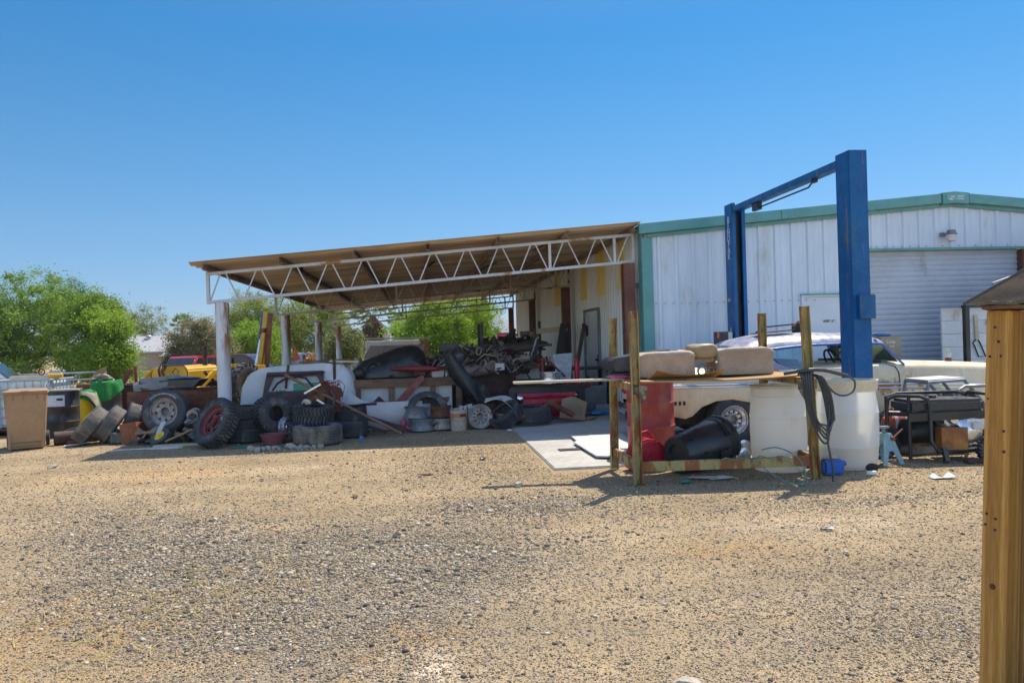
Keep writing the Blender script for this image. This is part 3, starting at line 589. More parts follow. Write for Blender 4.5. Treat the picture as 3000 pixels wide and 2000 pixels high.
# front row along the carport edge
wlw=wheel((-4.21,12.98,.50),'white lettered truck wheel propped on the scrap pile against the rusty box',.365,.225,.24,'rim_grey',axis=(-.10,-1,.10),face=.05,holes=8,hc=.80,hub=.075,hr=.010,hole_w=.3)

mb=MB(); q=random.Random(2)
for i in range(26):   # worn raised white marks on the sidewall, no longer readable
    a=R_(135-i*3.6); mb.M=Matrix.Rotation(a,4,'Z')@Matrix.Translation((.292,0,.127)); mb.bx((0,0,0),(q.uniform(.016,.030),q.uniform(.004,.010),.002),(0,0,q.choice((0,0,25,-25))))
part('sidewall_marks',mb,M['white_letter'],[c for c in bpy.data.objects if c.parent==wlw and c.name.startswith('tyre')][0],smooth=None,kind='stuff')
wheel((-3.17,12.02,.365),'big lugged truck wheel with dull red rim leaning on the white column',.375,.255,.21,'rim_red',tread='lug',axis=(-.62,-.66,.52),lugs=40,face=.03,holes=5,hc=.72,hub=.07,hole_w=.55,dish=.03)
bare_tyre((-2.42,12.45,.43),'fat mud terrain tyre tilted against the maroon door',.285,.12,.30,'lug',axis=(.62,-.78,.12),lugs=30)
bare_tyre((-2.86,12.55,.125),'bottom tyre of the stack behind the lugged red wheel',.34,.2,.22); bare_tyre((-2.88,12.58,.30),'middle tyre of the stack behind the lugged red wheel',.33,.2,.13,mat='rubber'); bare_tyre((-2.88,12.62,.47),'top tyre of the stack behind the lugged red wheel',.32,.2,.2)
bare_tyre((-1.63,11.88,.15),'road tyre lying flat at the bottom of the front pair',.375,.22,.28,mat='rubber_dust'); bare_tyre((-1.74,12.28,.43),'chunky tyre resting tilted on the front road tyre',.30,.17,.26,'lug',rot=(4,3,0),lugs=34)
bare_tyre((-1.22,12.62,.14),'dark tyre lying flat right of the front pair',.31,.18,.26)
bare_tyre((-1.25,12.86,.36),'dark tyre lying behind the engine lump',.3,.18,.2,rot=(5,-4,0))
bare_tyre((-5.48,13.18,.31),'worn tyre with bright dusty tread leaning leftmost of the leaning row',.33,.2,.23,axis=(-.74,-.20,.64),mat='rubber_dust'); bare_tyre((-5.22,13.3,.30),'worn tyre leaning in the middle of the leaning row',.32,.2,.23,axis=(-.78,-.22,.58),mat='rubber_dust'); bare_tyre((-4.96,13.5,.32),'dark tyre leaning last in the row beside the rusty box',.31,.19,.21,axis=(-.88,-.30,.36),mat='rubber')
bare_tyre((-4.98,13.12,.10),'small ribbed tyre lying under the leaning row',.17,.08,.17,mat='rubber_dust')
w_=wheel((-4.17,12.55,.13),'small cart wheel with yellow hub lying in the scrap',.16,.085,.09,'yellow_drum',axis=(-.35,-.62,.70),face=.03,holes=4,hub=.02,hr=.004,hole_w=.2,dish=.01)
bare_tyre((.07,13.05,.33),'black tyre leaning on the white bench panel',.345,.215,.22,axis=(.05,-.80,.60))
bare_tyre((1.40,12.86,.22),'new looking tyre with bluish sidewall leaning right of the bare steel rim',.30,.2,.21,axis=(-.52,-.30,.80))
bare_tyre((1.89,13.02,.20),'flat road tyre lying below the red tailgate',.345,.2,.27,mat='rubber')
wheel((.90,14.25,.44),'dark wheel standing behind the black curved fender',.36,.2,.2,'rusty_dark',axis=(-.5,-.85,.05),face=.02,holes=6)
def bare_rim(loc,label,rb,w,m,rot=(0,0,0),axis=None,**k): return solo('bare_wheel',rim(rb,w,**k),M[m],label,'wheel rim',loc,rot,'bare wheel rims',axis,smooth=40)
bare_rim((.95,12.88,.215),'dusty bare steel rim standing beside the bucket',.195,.17,'rim_grey',axis=(.12,-1,.12),face=.04,holes=10,hub=.045,hole_w=.3,hr=.009)
bare_rim((-2.12,12.28,.24),'pale bare rim with rusty centre standing beside the mud tyre',.165,.16,'alu',axis=(.78,-.60,.06),face=-.02,holes=5,hub=.04,hole_w=.4)
bare_rim((-.03,12.92,.12),'wide rusty rim at the bottom of the left rim pair',.215,.22,'grey_metal',holes=8); bare_rim((-.13,12.95,.32),'wide grey rim on top of the left rim pair',.205,.19,'grey_metal',rot=(3,4,20),holes=8)
bare_rim((.31,12.95,.12),'brown rim at the bottom of the right rim pair',.19,.2,'rim_grey',holes=8); bare_rim((.30,12.97,.32),'brown rim on top of the right rim pair',.185,.2,'rusty',rot=(-3,-3,0),holes=8)
bare_rim((1.36,13.2,.14),'steel rim lying under the crumpled white pad',.2,.2,'steel',holes=8)
bare_rim((2.33,13.62,.80),'shiny aluminium rim lying on the red tailgate frame',.205,.22,'alu',rot=(180,0,0),holes=6)
def drum(loc,label,mat,R=.29,Hh=.88,group='steel drums',open_top=False,rot=(0,0,0)):
    o=thing('steel_drum',label,'drum',loc,rot,group); p=[(0,.004),(R-.01,.004),(R+.004,0),(R+.004,.018),(R,.02)]
    for z in (.335,.655):
        p+=[(R,Hh*z-.02),(R+.006,Hh*z-.012),(R+.012,Hh*z),(R+.006,Hh*z+.012),(R,Hh*z+.02)]
    p+=[(R,Hh-.02),(R+.005,Hh-.016),(R+.005,Hh)]
    p+=[(R-.006,Hh),(R-.006,.03),(0,.03)] if open_top else [(R-.008,Hh),(R-.01,Hh-.016),(0,Hh-.016)]
    part('shell',MB().lathe(p,48),M[mat],o,smooth=40); return o
d=drum((-6.56,14.62,0),'black steel drum with a white paper label behind the brown bin','drum_black',.285,.83)
mb=MB(); mb.lathe([(.2875,.55),(.2875,.76)],12,R_(238),R_(303)); part('label',mb,pm('label_paper',(.60,.60,.62),(.50,.50,.53),sc=14,rough=.7),d,smooth=60)
mb=MB(); mb.lathe([(.2885,.665),(.2885,.705)],4,R_(278),R_(297)); part('label_block',mb,M['dark'],d,smooth=60)
solo('plank',MB().bx((0,0,.0),(.62,.10,.022)).bx((.06,.11,.006),(.50,.07,.02),(0,0,7)),M['board_pale'],'pale board lying across the black labelled drum','plank',(-6.52,14.5,.845),(0,0,4),bev=.002)
d2=drum((-6.93,17.55,0),'dark drum capped with green cloth behind the leaning tyres','drum_black',.29,.86)
yb=thing('plastic_barrel','yellow plastic barrel under a green cloth','barrel',(-6.90,16.05,0)); part('shell',MB().lathe([(0,0),(.25,0),(.27,.02),(.275,.2),(.285,.22),(.285,.3),(.275,.32),(.275,.5),(.283,.52),(.283,.6),(.27,.62),(.25,.70),(0,.71)],36),M['yellow_drum'],yb)
def drape(r,zt,length,folds,seed,n=72,m=14,cut=None):
    q=random.Random(seed); ph=[q.uniform(0,6.3) for _ in range(6)]; mb=MB()
    def f(u,v):
        a=2*math.pi*u; L=length(a); s=v*(r+L); fold=.5+.5*math.sin(a*folds+ph[0]+1.3*math.sin(a*2+ph[1]))
        if s<r: return (s*math.cos(a),s*math.sin(a),zt+.014*math.sin(s*19+a*3+ph[2])+.012*math.sin(a*5+ph[3]))
        k=s-r; rr=r+.015+.06*fold*min(1,k*4)+k*.10; return (rr*math.cos(a),rr*math.sin(a),zt-k*.97-.02*(k>0))
    mb.grid(n,m,f,thick=(0,0,.006)); return mb
solo('cloth',drape(.28,.735,lambda a:.08+.30*max(0,math.cos(a+.1))**4+.03*math.sin(3*a),7,1),M['green_cloth'],'green cloth draped over the yellow barrel','cloth',(-6.86,16.05,0))
solo('carpet_scrap',drape(.29,.71,lambda a:.02+.60*max(0,math.cos(a-.12))**7,4,5),M['carpet'],'grey beige carpet hanging down the right side of the yellow barrel','carpet',(-6.84,16.0,0))
solo('cloth',drape(.30,.87,lambda a:.16+.25*max(0,math.cos(a+1.35))**3,6,9),M['green_cloth'],'green cloth hanging over the dark drum farther back','cloth',(-6.93,17.55,0))
solo('rag_bundle',MB().blob((0,0,.05),(.42,.3,.13),4,.5,3).tube([(-.2,-.05,.05),(-.05,.0,.14),(.1,-.06,.12),(.22,.02,.05)],.022,6),M['carpet'],'beige rags bunched on top of the dark cloth capped drum','rags',(-7.02,17.5,.88))
# brown wheelie bin
bn=thing('wheelie_bin','brown plastic wheelie bin standing at the yard edge','wheelie bin',(-6.38,13.02,0),(0,0,23))
mb=MB(); mb.add([(-.235,-.29,.02),(.235,-.29,.02),(.235,.25,.02),(-.235,.25,.02),(-.29,-.33,.88),(.29,-.33,.88),(.29,.33,.88),(-.29,.33,.88)],[(3,2,1,0),(4,5,6,7),(0,1,5,4),(1,2,6,5),(2,3,7,6),(3,0,4,7)])
for s in (-1,1): mb.bx((s*.225,-.297,.15),(.05,.03,.27)).bx((s*.16,-.325,.83),(.02,.03,.11)).bx((s*.255,-.322,.81),(.02,.03,.14))
mb.bx((0,-.297,.06),(.40,.02,.03)).bx((0,-.297,.115),(.40,.02,.025)).bx((-.02,-.325,.83),(.02,.03,.10))
part('body',mb,M['brown_plastic'],bn,bev=.012)
part('rim',MB().box(-.315,.315,-.355,.35,.88,.912),M['brown_plastic'],bn,bev=.012)
mb=MB(); mb.grid(12,10,lambda u,v:(-.30+.60*u,-.34+.70*v,.915+.035*math.sin(math.pi*u)**.4*math.sin(math.pi*v)**.4),thick=(0,0,.01)); mb.bx((0,-.35,.925),(.11,.02,.02)); part('lid',mb,M['brown_plastic'],bn)
for s in (-1,1):
    part('wheel',MB().at((s*.27,.27,.12),(0,90,0)).lathe([(0,-.025),(.12,-.025),(.12,.025),(0,.025)],24),M['rubber'],bn)
    part('handle',MB().tube([(s*.26,.35,.90),(s*.26,.42,.93),(s*.16,.43,.93)],.016),M['brown_plastic'],bn)
# tote tank in a cage
tt=thing('tote_tank','white liquid tote tank in a grey pipe cage behind the brown bin','tote tank',(-7.55,15.55,0))
part('tank',MB().box(-.54,.54,-.46,.46,.16,1.0),pm('tank_poly',(.55,.62,.62),(.45,.53,.55),sc=2,rough=.4,fine=.05),tt,bev=.05)
part('pallet',MB().box(-.6,.6,-.5,.5,.10,.145).box(-.6,-.45,-.5,.5,0,.10).box(-.08,.08,-.5,.5,0,.10).box(.45,.6,-.5,.5,0,.10),M['black_plastic'],tt,bev=.006)
mb=MB()
for y in (-.49,.49):
    for z in (.17,.34,.52,.70,.86,1.02): mb.tube([(-.58,y,z),(.58,y,z)],.012 if z<1 else .02,6)
    for i in range(9): mb.tube([(-.58+i*.145,y,.15),(-.58+i*.145,y,1.02)],.011,6)
for x in (-.58,.58):
    for z in (.17,.34,.52,.70,.86,1.02): mb.tube([(x,-.49,z),(x,.49,z)],.012 if z<1 else .02,6)
    for i in range(1,7): mb.tube([(x,-.49+i*.14,.15),(x,-.49+i*.14,1.02)],.011,6)
part('cage',mb,M['galv'],tt); part('sticker',MB().box(.23,.40,-.468,-.462,.84,.96),M['paper'],tt,smooth=None)
solo('timber',MB().box(-.42,.42,-.07,.07,0,.06),M['board_pale'],'pale timber lying on the tote tank','timber',(-7.35,15.35,1.045),(0,0,5),bev=.006)
solo('rolled_mat',MB().tube([(-.12,0,0),(.12,0,0)],.04,14).tor((.1,0,0),.042,.008,16,6,'x'),M['yellow'],'yellow rolled mat end beside the timber on the tote','roll',(-6.95,15.28,1.09),(0,0,6))
solo('lifting_ring',MB().tor((0,0,.07),.055,.014,24,8,'y').bx((0,0,.008),(.04,.03,.03)),M['rusty'],'rusty ring standing up on the tote timber','ring',(-7.25,15.38,1.10))
solo('vent_pipe',MB().lathe([(0,0),(.11,0),(.11,.32),(.095,.32),(.095,.02),(0,.02)],20),M['rusty_dark'],'short rusty pipe lying open end out in front of the black drum','pipe',(-5.78,13.35,.11),(90,0,-62))
solo('pipe',MB().tube([(0,0,0),(.42,.05,.02),(.62,.16,.07)],.032,10),M['rusty_orange'],'orange rusty exhaust pipe lying beside the short pipe','pipe',(-5.86,13.22,.035))
solo('sheet_scrap',MB().grid(8,6,lambda u,v:(u*.36-.18,v*.16-.08,.012+.04*u*u+.01*math.sin(u*7)*v),thick=(0,0,.003)),M['paper'],'pale bent sheet lying before the leaning tyres','metal sheet',(-5.62,12.98,0),(0,0,12))
solo('tarp_bundle',MB().blob((0,0,.10),(.55,.32,.22),8,.45,3).blob((.2,.05,.07),(.5,.25,.16),11,.5,3),M['hose_black'],'crumpled dark tarp between the black drum and the tyres','tarp',(-5.98,13.9,0))
solo('scrap_bracket',MB().prism([(0,0),(.08,0),(.26,.34),(.20,.36),(.06,.14)],-.02,.02).prism([(.3,0),(.36,0),(.34,.42),(.29,.42)],-.03,.03).tube([(.1,.04,0),(.35,.04,.02)],.02),M['red_dull'],'dark red angled bracket behind the drums','bracket',(-6.98,18.5,.75))
solo('metal_tank',MB().box(-.4,.4,-.35,.35,0,.72).box(-.42,.42,-.37,.37,.721,.745),M['rusty_dark'],'dark rusty box holding up the bracket behind the drums','metal box',(-6.85,18.6,0),bev=.01)
solo('orange_sheet',MB().grid(8,6,lambda u,v:(u*.34,v*.05+.1*u,.12*v+u*.32+.05*math.sin(u*4)),thick=(.0,.006,.004)),M['plywood'],'orange brown curled sheet standing behind the drums','metal sheet',(-7.5,18.0,.78))
solo('rusty_crate',MB().box(-.35,.35,-.3,.3,0,.80),M['rusty'],'rusty crate standing under the curled sheet','crate',(-7.35,18.15,0),bev=.008)
# rusty open box, scrap on it
bxo=thing('rusty_box','big open rusty orange steel box with scrap piled on it','steel box',(-4.45,14.15,0))
mb=MB(); 
for a in ((-.62,.62,-.5,-.485),(-.62,.62,.485,.5),(-.62,-.605,-.4849,.4849),(.605,.62,-.4849,.4849)): mb.box(*a,0,.80)
mb.box(-.604,.604,-.484,.484,.10,.12); part('body',mb,M['rusty_orange'],bxo,bev=.003)
mb=MB().tor((-.53,-.503,.61),.035,.008,16,6,'y'); part('ring',mb,pm('faded_mark',(.4,.24,.09),rough=.7),bxo)
part('leg',MB().box(-.62,-.50,-.5,-.4,-.0,.02),M['rusty'],bxo,smooth=None)
solo('metal_tray',MB().box(-.36,.36,-.2,.2,0,.015).box(-.36,.36,-.2,-.19,.0151,.12).box(-.36,-.35,-.1899,.2,.0151,.15).box(.35,.36,-.1899,.2,.0151,.12).box(-.3499,.3499,.19,.2,.0151,.2),M['grey_metal'],'grey folded metal tray on the rusty box','tray',(-4.70,14.1,.83),(3,-4,6),bev=.003)
solo('plastic_tub',MB().prism([(-.28,0),(.24,0),(.34,.10),(.38,.14),(-.36,.14),(-.34,.10)],-.2,.2).blob((0,0,.16),(.6,.36,.06),3,.2,2),M['black_plastic'],'black upturned plastic tub on the rusty box','tub',(-4.26,14.1,.84),(0,0,-5),bev=.012)
solo('iron_scrap',MB().blob((-.3,0,.05),(.4,.3,.14),2,.5,2).blob((.1,.05,.04),(.5,.3,.12),6,.5,2).tube([(-.5,-.1,.06),(.2,-.12,.1)],.03).tube([(-.45,.05,.1),(-.05,-.1,.05)],.02),M['scrap'],'dark iron scrap strip lying in the top of the rusty box','scrap iron',(-4.55,14.05,.76))
solo('sheet_scrap',MB().bx((0,0,0),(.5,.02,.32),(14,-8,10)),M['rusty'],'rusty panel standing right of the white lettered wheel','metal sheet',(-3.74,13.5,.62),bev=.003)
solo('small_bin',MB().box(-.135,.135,-.13,-.12,0,.33).box(-.135,.135,.12,.13,0,.33).box(-.135,-.125,-.1199,.1199,0,.33).box(.125,.135,-.1199,.1199,0,.33).box(-.1249,.1249,-.1199,.1199,.01,.02).box(.08,.125,-.135,-.1302,.26,.33),M['rusty_orange'],'small brown metal bin tilted in front of the rusty box','metal bin',(-4.76,13.05,.0),(-6,-9,-8),bev=.004)
# scrap pile below the lettered wheel: countless little pieces
mb=MB(); q=random.Random(21)
for i in range(70):
    x=q.uniform(-.55,.55); y=q.uniform(-.25,.35); h=max(.02,.34*(1-abs(x)/.75)*(1-abs(y-.1)/.6)); z=q.uniform(.01,h)
    mb.at((x,y,z),(q.uniform(-50,50),q.uniform(-50,50),q.uniform(0,180)))
    r=q.random()
    if r<.4: mb.bx((0,0,0),(q.uniform(.06,.26),q.uniform(.03,.12),q.uniform(.006,.05)))
    elif r<.7: mb.cyl((0,0,-.05),(0,0,q.uniform(.02,.16)),q.uniform(.012,.05),n=10)
    else: mb.blob((0,0,0),(q.uniform(.08,.2),q.uniform(.06,.16),q.uniform(.03,.1)),i,.4,1)
mb.M=Matrix.Identity(4); mb.blob((0,.15,.05),(.9,.6,.36),7,.2,3)
o=part('scrap_pile',mb,M['scrap'],None,smooth=30); place(o,(-4.12,12.98,0)); o['kind']='stuff'; o['label']='heap of small dark scrap under the lettered wheel'
solo('torn_plastic',MB().grid(12,8,lambda u,v:(u*.34-.17,v*.2-.1,.07*math.sin(u*6+v*3)*v+.06*u*(1-v)+.03*math.sin(v*11)),thick=(0,0,.004)),M['cardboard'],'torn pale plastic sheet on the scrap below the lettered wheel','plastic sheet',(-4.42,12.72,.2),(24,6,10))
solo('torn_plastic',MB().grid(6,10,lambda u,v:(u*.07+.10*v,-.02*math.sin(v*5),v*.24+.02*math.sin(u*3)),thick=(.004,.004,0)),M['ply_white'],'white plastic strip standing in the scrap','plastic strip',(-4.28,12.6,.12))
solo('plank',MB().box(-.34,.34,-.05,.05,0,.035),M['board_pale'],'pale plank lying on the ground before the scrap pile','plank',(-3.86,12.33,0),(0,0,4),bev=.004)
solo('stick',MB().tube([(-.2,0,0),(.2,.06,.17)],.016,8),M['plywood'],'brown stick slanting over the scrap pile','stick',(-3.86,12.42,.07))
q=random.Random(9)
solo('engine_part',MB().blob((0,0,.1),(.3,.24,.24),5,.35,2).cyl((-.02,-.1,.16),(-.02,.1,.18),.09,n=18).cyl((.12,-.12,.08),(.12,.1,.08),.05).tube([(.1,0,.1),(.22,0,.28),(.2,0,.4)],.014),M['scrap'],'greasy engine pulley lump between the two big wheels','engine part',(-3.72,12.85,.28))
mb=MB()
for i in range(7): mb.blob((q.uniform(-.12,.12),q.uniform(-.1,.1),.1*i/2.3),(.16,.13,.09),i,.5,2)
solo('crumpled_plastic',mb,M['grey_metal'],'crumpled grey plastic between the two big wheels','plastic scrap',(-3.66,12.68,.12))
mb=MB()
for i in range(4): mb.tube([(-.55+.35*k/1+.1*math.sin(i+k),.06*math.sin(k*2+i)+.04*i,.006+.004*(k%2)) for k in range(4)],.006,5)
solo('string',mb,M['paper'],'pale string tangle on the ground before the scrap pile','string',(-4.2,12.05,0))
pan=solo('pan',MB().lathe([(0,.004),(.145,.004),(.20,.155),(.215,.16),(.215,.168),(.195,.166),(.138,.012),(0,.012)],36),pm('pan_maroon',(.22,.065,.07),(.16,.05,.055),rough=.55,dirt=.2),'dull maroon wash pan on the ground by the front tyres','pan',(-2.32,12.0,0))
mb=MB()
for k in range(3): mb.tube([(-.62+.031*i*1.35,.11*math.sin(i*.32+k*.9)+.03*k-.04*(i/30)**2,.012+.01*((i+k)%5==0)) for i in range(31)],.009,6)
solo('garden_hose',mb,M['hose_green'],'green garden hose snaking in front of the maroon pan','hose',(-2.28,11.66,0))
solo('bottle_cap',MB().cyl((0,0,0),(0,0,.035),.022,n=14).cyl((0,0,.036),(0,0,.075),.032,n=14),M['sky_blue'],'small bright blue cap lying on the ground beside the tyres','cap',(-.98,11.95,0))  # a loose plastic bottle cap
# white shell body, maroon door, hood
sh=thing('camper_shell','white rounded camper shell lying in the carport behind the maroon door','camper shell',(-2.35,14.05,0))
prof=[(-.86,.0),(-.86,.35),(-.80,.82),(-.68,1.04),(-.48,1.14),(-.1,1.17),(.6,1.20),(.92,1.16),(.92,0)]
mb=MB(); inn=[(-.82,.0),(-.82,.34),(-.76,.80),(-.65,1.0),(-.46,1.10),(-.1,1.13),(.6,1.16),(.88,1.12),(.88,0)]
mb.prism(prof[:],-.42,.5); part('body',mb,M['shell_white'],sh,bev=.03)
part('strap',MB().bx((-.02,-.435,.98),(.04,.02,.42),(0,8,0)),M['rusty_dark'],sh,bev=.003); part('strap',MB().bx((.80,-.435,.82),(.05,.02,.85)),M['rusty_dark'],sh,bev=.003)
part('green_window',MB().box(.08,.66,-.436,-.424,.62,.86),pm('green_glass',(.02,.28,.17),(.04,.36,.24),sc=5,rough=.25),sh,bev=.003)
text_part('number','397',sh,M['dark'],.12,(-.14,-.424,.66),(90,0,0))
dm=MB(); outer=[(-.56,0),(.52,0),(.52,.66),(.50,.86),(-.44,.86),(-.50,.56)]
for a,b,c_,d_ in ((-.53,.52,0,.52),):
    dm.prism([(-.56,0),(.52,0),(.52,.52),(-.505,.52)],-.025,.025)
dm.prism([(-.504,.5205),(-.43,.5205),(-.36,.70),(-.33,.775),(-.46,.775)],-.025,.025); dm.prism([(-.46,.7755),(.52,.7755),(.52,.86),(-.44,.86)],-.025,.025); dm.prism([(.44,.5205),(.52,.5205),(.52,.775),(.40,.775),(.45,.68)],-.025,.025)
dm.tube([(-.35,-.035,.53),(-.26,-.035,.66),(-.12,-.035,.74),(.1,-.035,.765),(.22,-.035,.73),(.32,-.035,.60),(.36,-.035,.53)],.02,8)
dm.tube([(-.44,-.03,.80),(.05,-.03,.80),(.55,-.06,.83)],.016,8)
solo('door_shell',dm,M['maroon'],'dark maroon car door with an empty window frame leaning on the white shell','car door',(-2.25,13.42,.22),(-10,0,2),bev=.008)
solo('wood_plank',MB().box(-.42,.42,-.12,.12,0,.03).box(-.40,.3,.16,.26,0,.03),M['wood_old'],'old brown boards lying on the white shell roof','board',(-1.78,14.0,1.215),(0,-2,3),bev=.003)
solo('plank',MB().box(-.26,.26,-.08,.08,0,.03),M['board_pale'],'pale short board on the rounded white hood','plank',(-1.38,13.75,1.20),(0,3,-6),bev=.003)
hd=MB(); hd.grid(18,16,lambda u,v:(-.30+.62*u*(1-.18*(v**4)),-.10+.30*(math.sin(math.pi*u)**.5)*-.6+.16*v*v,1.02*math.sin(v*math.pi/2)**.75*(1-.35*max(0,u-.72)**1.0*4*v*.35)),thick=(0,.02,0))
solo('car_bonnet',hd,M['shell_white'],'white rounded car hood standing upright beside the shell','car hood',(-1.52,13.85,.15),(0,0,3))
# long pipe, beams
solo('pipe',MB().tube([(-2.25,12.70,1.05),(-.36,12.32,.04)],.024,10),pm('pipe_brown',(.24,.14,.09),(.16,.09,.06),rough=.7,rust=.2),'long thin brown pipe slanting from the shell down to the ground','pipe')
solo('steel_beam',MB().bar((-1.62,12.85,.52),(-.30,12.72,.06),.10,.07),M['rusty_dark'],'dark rusty channel beam slanting behind the long pipe','beam',bev=.006)
solo('steel_beam',MB().bar((-1.5,12.72,.34),(-.62,12.55,.05),.05,.05),M['maroon'],'thin red brown beam under the long pipe','beam',bev=.004)
solo('bent_pipe',MB().tube([(-1.35,12.9,.38),(-1.2,12.85,.47),(-1.0,12.85,.50),(-.78,12.85,.50)],.022,10),M['dark'],'black bent pipe stub above the slanting beams','pipe')
en=thing('engine','tangled rusty engine with loose red wires on top of the tyres','engine',(-1.62,12.72,.58))
q=random.Random(3); mb=MB().blob((.06,.05,.14),(.42,.34,.34),2,.35,3).blob((-.16,-.1,.02),(.26,.2,.18),4,.35,2).box(.05,.25,-.1,.1,-.2,.2).box(-.1,.02,-.16,0,.02,.2)
for i in range(18): mb.at((q.uniform(-.2,.24),q.uniform(-.2,.05),q.uniform(-.1,.28)),(q.uniform(-40,40),q.uniform(-40,40),q.uniform(-90,90))).bx((0,0,0),(q.uniform(.04,.14),q.uniform(.03,.08),q.uniform(.02,.06)))
mb.M=Matrix.Identity(4); part('block',mb,M['rusty'],en,bev=.004)
part('bracket',MB().bar((-.3,-.2,.16),(-.04,-.14,.30),.05,.03).bar((-.1,-.22,.06),(.16,-.18,-.12),.16,.03),M['alu'],en,bev=.004)
part('hub',MB().at((-.27,-.28,-.0),(90,0,-20)).lathe([(0,-.10),(.06,-.10),(.075,-.02),(.05,0),(.045,.05),(.03,.05),(.03,.0),(0,.0)],20),M['board_pale'],en)
mb=MB()
for i in range(12):
    a=q.uniform(.0,.2); mb.tube([(a-.05,-.1,.30),(a+q.uniform(0,.12),-.17,.33+q.uniform(-.03,.04)),(a+.12+q.uniform(0,.06),-.19,.22+q.uniform(-.05,.05)),(a+.12,-.18,.08+q.uniform(-.1,.05))],.005,5)
part('wires',mb,M['red_dull'],en)
part('hose',MB().tube([(.12,-.2,.2),(.19,-.24,.1),(.17,-.25,-.05),(.08,-.24,-.22)],.018,8),M['hose_black'],en)
# ------------------------------------------------------------------ middle of the carport
fd=MB(); fd.grid(26,14,lambda u,v:(-.62+1.26*u,-.10*math.sin(math.pi*(.15+.7*v))+.05*u, v*(.48+.24*max(0,1-u/.34)**2.0)+(.0)),thick=(0,.014,0))
solo('fender',fd,M['fender_white'],'off white front fender panel standing before the bench','fender',(-.66,13.2,.02),(0,0,0))
bc=thing('workbench','timber bench with white cabinet panels below in the carport','bench',(-.27,14.1,0))
part('top',MB().box(-1.02,1.05,-.38,.45,.72,.87),M['wood_old'],bc,bev=.008)
for x in (-.93,-.30,.45,.92): part('leg',MB().box(x-.05,x+.05,-.34,-.24,.06 if x>1.7 else 0,.719),M['wood_old'],bc,bev=.005)
part('panel',MB().box(-.85,.10,-.22,-.20,.05,.71),M['shell_white'],bc,bev=.004); part('panel',MB().box(.105,.80,-.22,-.20,.05,.71),M['shell_white'],bc,bev=.004)
part('emblem',MB().prism([(.50,.40),(.72,.40),(.76,.50),(.54,.50)],-.232,-.2205),M['muffler'],bc,bev=.002)
part('rail',MB().box(-.80,-.25,-.24,-.2205,.34,.46),M['wood_old'],bc,bev=.003)
solo('carpenter_square',MB().prism([(-.1,0),(.1,0),(0,.1)],-.01,.01),M['rusty_dark'],'dark triangular scrap standing on the bench rail','scrap',(-.80,13.87,.462))
# big black fender on the bench
pts=[(-.80,0),(-.78,.16),(-.62,.30),(-.3,.42),(.05,.54),(.30,.585),(.46,.55),(.58,.42),(.62,.2),(.62,0)]
mb=MB(); n=len(pts)
from_y=lambda k,w:-w/2+w*k/8
def fsec(u,v):
    t=u*(n-1); i=min(int(t),n-2); f=t-i; x=pts[i][0]*(1-f)+pts[i+1][0]*f; z=pts[i][1]*(1-f)+pts[i+1][1]*f; s=1-.92*(1-v)**2.4
    cx_,cz_=-.05,.02; return (cx_+(x-cx_)*s,-.42+.72*v**1.8,cz_+(z-cz_)*s+.0)
mb.grid(54,12,fsec,thick=(0,.012,.0))
bf=thing('fender','big glossy black curved front fender lying on the bench','fender',(-.52,14.22,.885)); part('shell',mb,M['black_plastic'],bf)
part('inner_panel',MB().prism([(-.70,.02),(.58,.02),(.56,.20),(.30,.34),(-.1,.30),(-.55,.22)],-.33,-.31),M['black_plastic'],bf,bev=.01)
part('lamp_bucket',MB().at((-.36,-.345,.16),(90,0,0)).lathe([(.0,-.03),(.07,-.03),(.09,.0),(.12,.02),(.13,.0),(.15,-.01)],28),M['drum_black'],bf); part('inner_panel',MB().blob((-.62,-.36,.1),(.22,.1,.2),3,.2,2),M['drum_black'],bf)
mb=MB(); mb.grid(30,5,lambda u,v:(-.62+1.3*u,.0-.03*math.sin(math.pi*v),(v-.5)*(.035+.085*math.sin(math.pi*min(1,u*1.25))**1.2*(u<.82)+.0)-.02*u),thick=(0,.012,0))
solo('body_moulding',mb,M['red_dull'],'long red body trim lying in front of the black fender','body trim',(.04,13.68,1.045),(0,1,0))
wb_=thing('bucket','small square white bucket on the bench edge','bucket',(.28,13.86,.872)); part('body',MB().add([(-.10,-.09,0),(.10,-.09,0),(.10,.09,0),(-.10,.09,0),(-.118,-.105,.145),(.118,-.105,.145),(.118,.105,.145),(-.118,.105,.145)],[(3,2,1,0),(4,5,6,7),(0,1,5,4),(1,2,6,5),(2,3,7,6),(3,0,4,7)]),M['poly_white'],wb_,bev=.008)
solo('jar',MB().lathe([(0,0),(.04,0),(.042,.01),(.042,.09),(.03,.11),(.032,.135),(0,.135)],18),M['steel'],'small metal jar beside the white bucket','jar',(.44,13.82,.872))
solo('body_strip',MB().prism([(-.12,0),(.06,0),(.40,.37),(.41,.44),(.36,.46),(.28,.43)],-.02,.02).tube([(.40,-.01,.44),(.44,-.01,.50)],.008,6),M['red_dull'],'dark red strip panel leaning up against the bench edge','body panel',(-.38,13.60,.46),(-4,0,0),bev=.006)
pa=[(0,.93),(.10,.94),(.16,.78),(.30,.60),(.46,.33),(.52,.02),(.45,.0),(.40,.16),(.27,.42),(.14,.60),(.05,.74),(-.02,.84)]
def bfe(u,v):
    t=v; cxx=.03+.10*t+.42*t**1.5; z=.93*(1-t)**.9; wd=.10+.17*math.sin(math.pi*min(1,t*1.05+.03))
    return (cxx+(u-.5)*wd*1.3,-.09*math.sin(math.pi*u),z+.02*math.sin(u*3))
solo('fender',MB().grid(10,26,bfe,thick=(0,.014,0)),M['black_plastic'],'tall black fender standing on its tip right of the bench','fender',(.46,13.35,.35),(4,0,0))
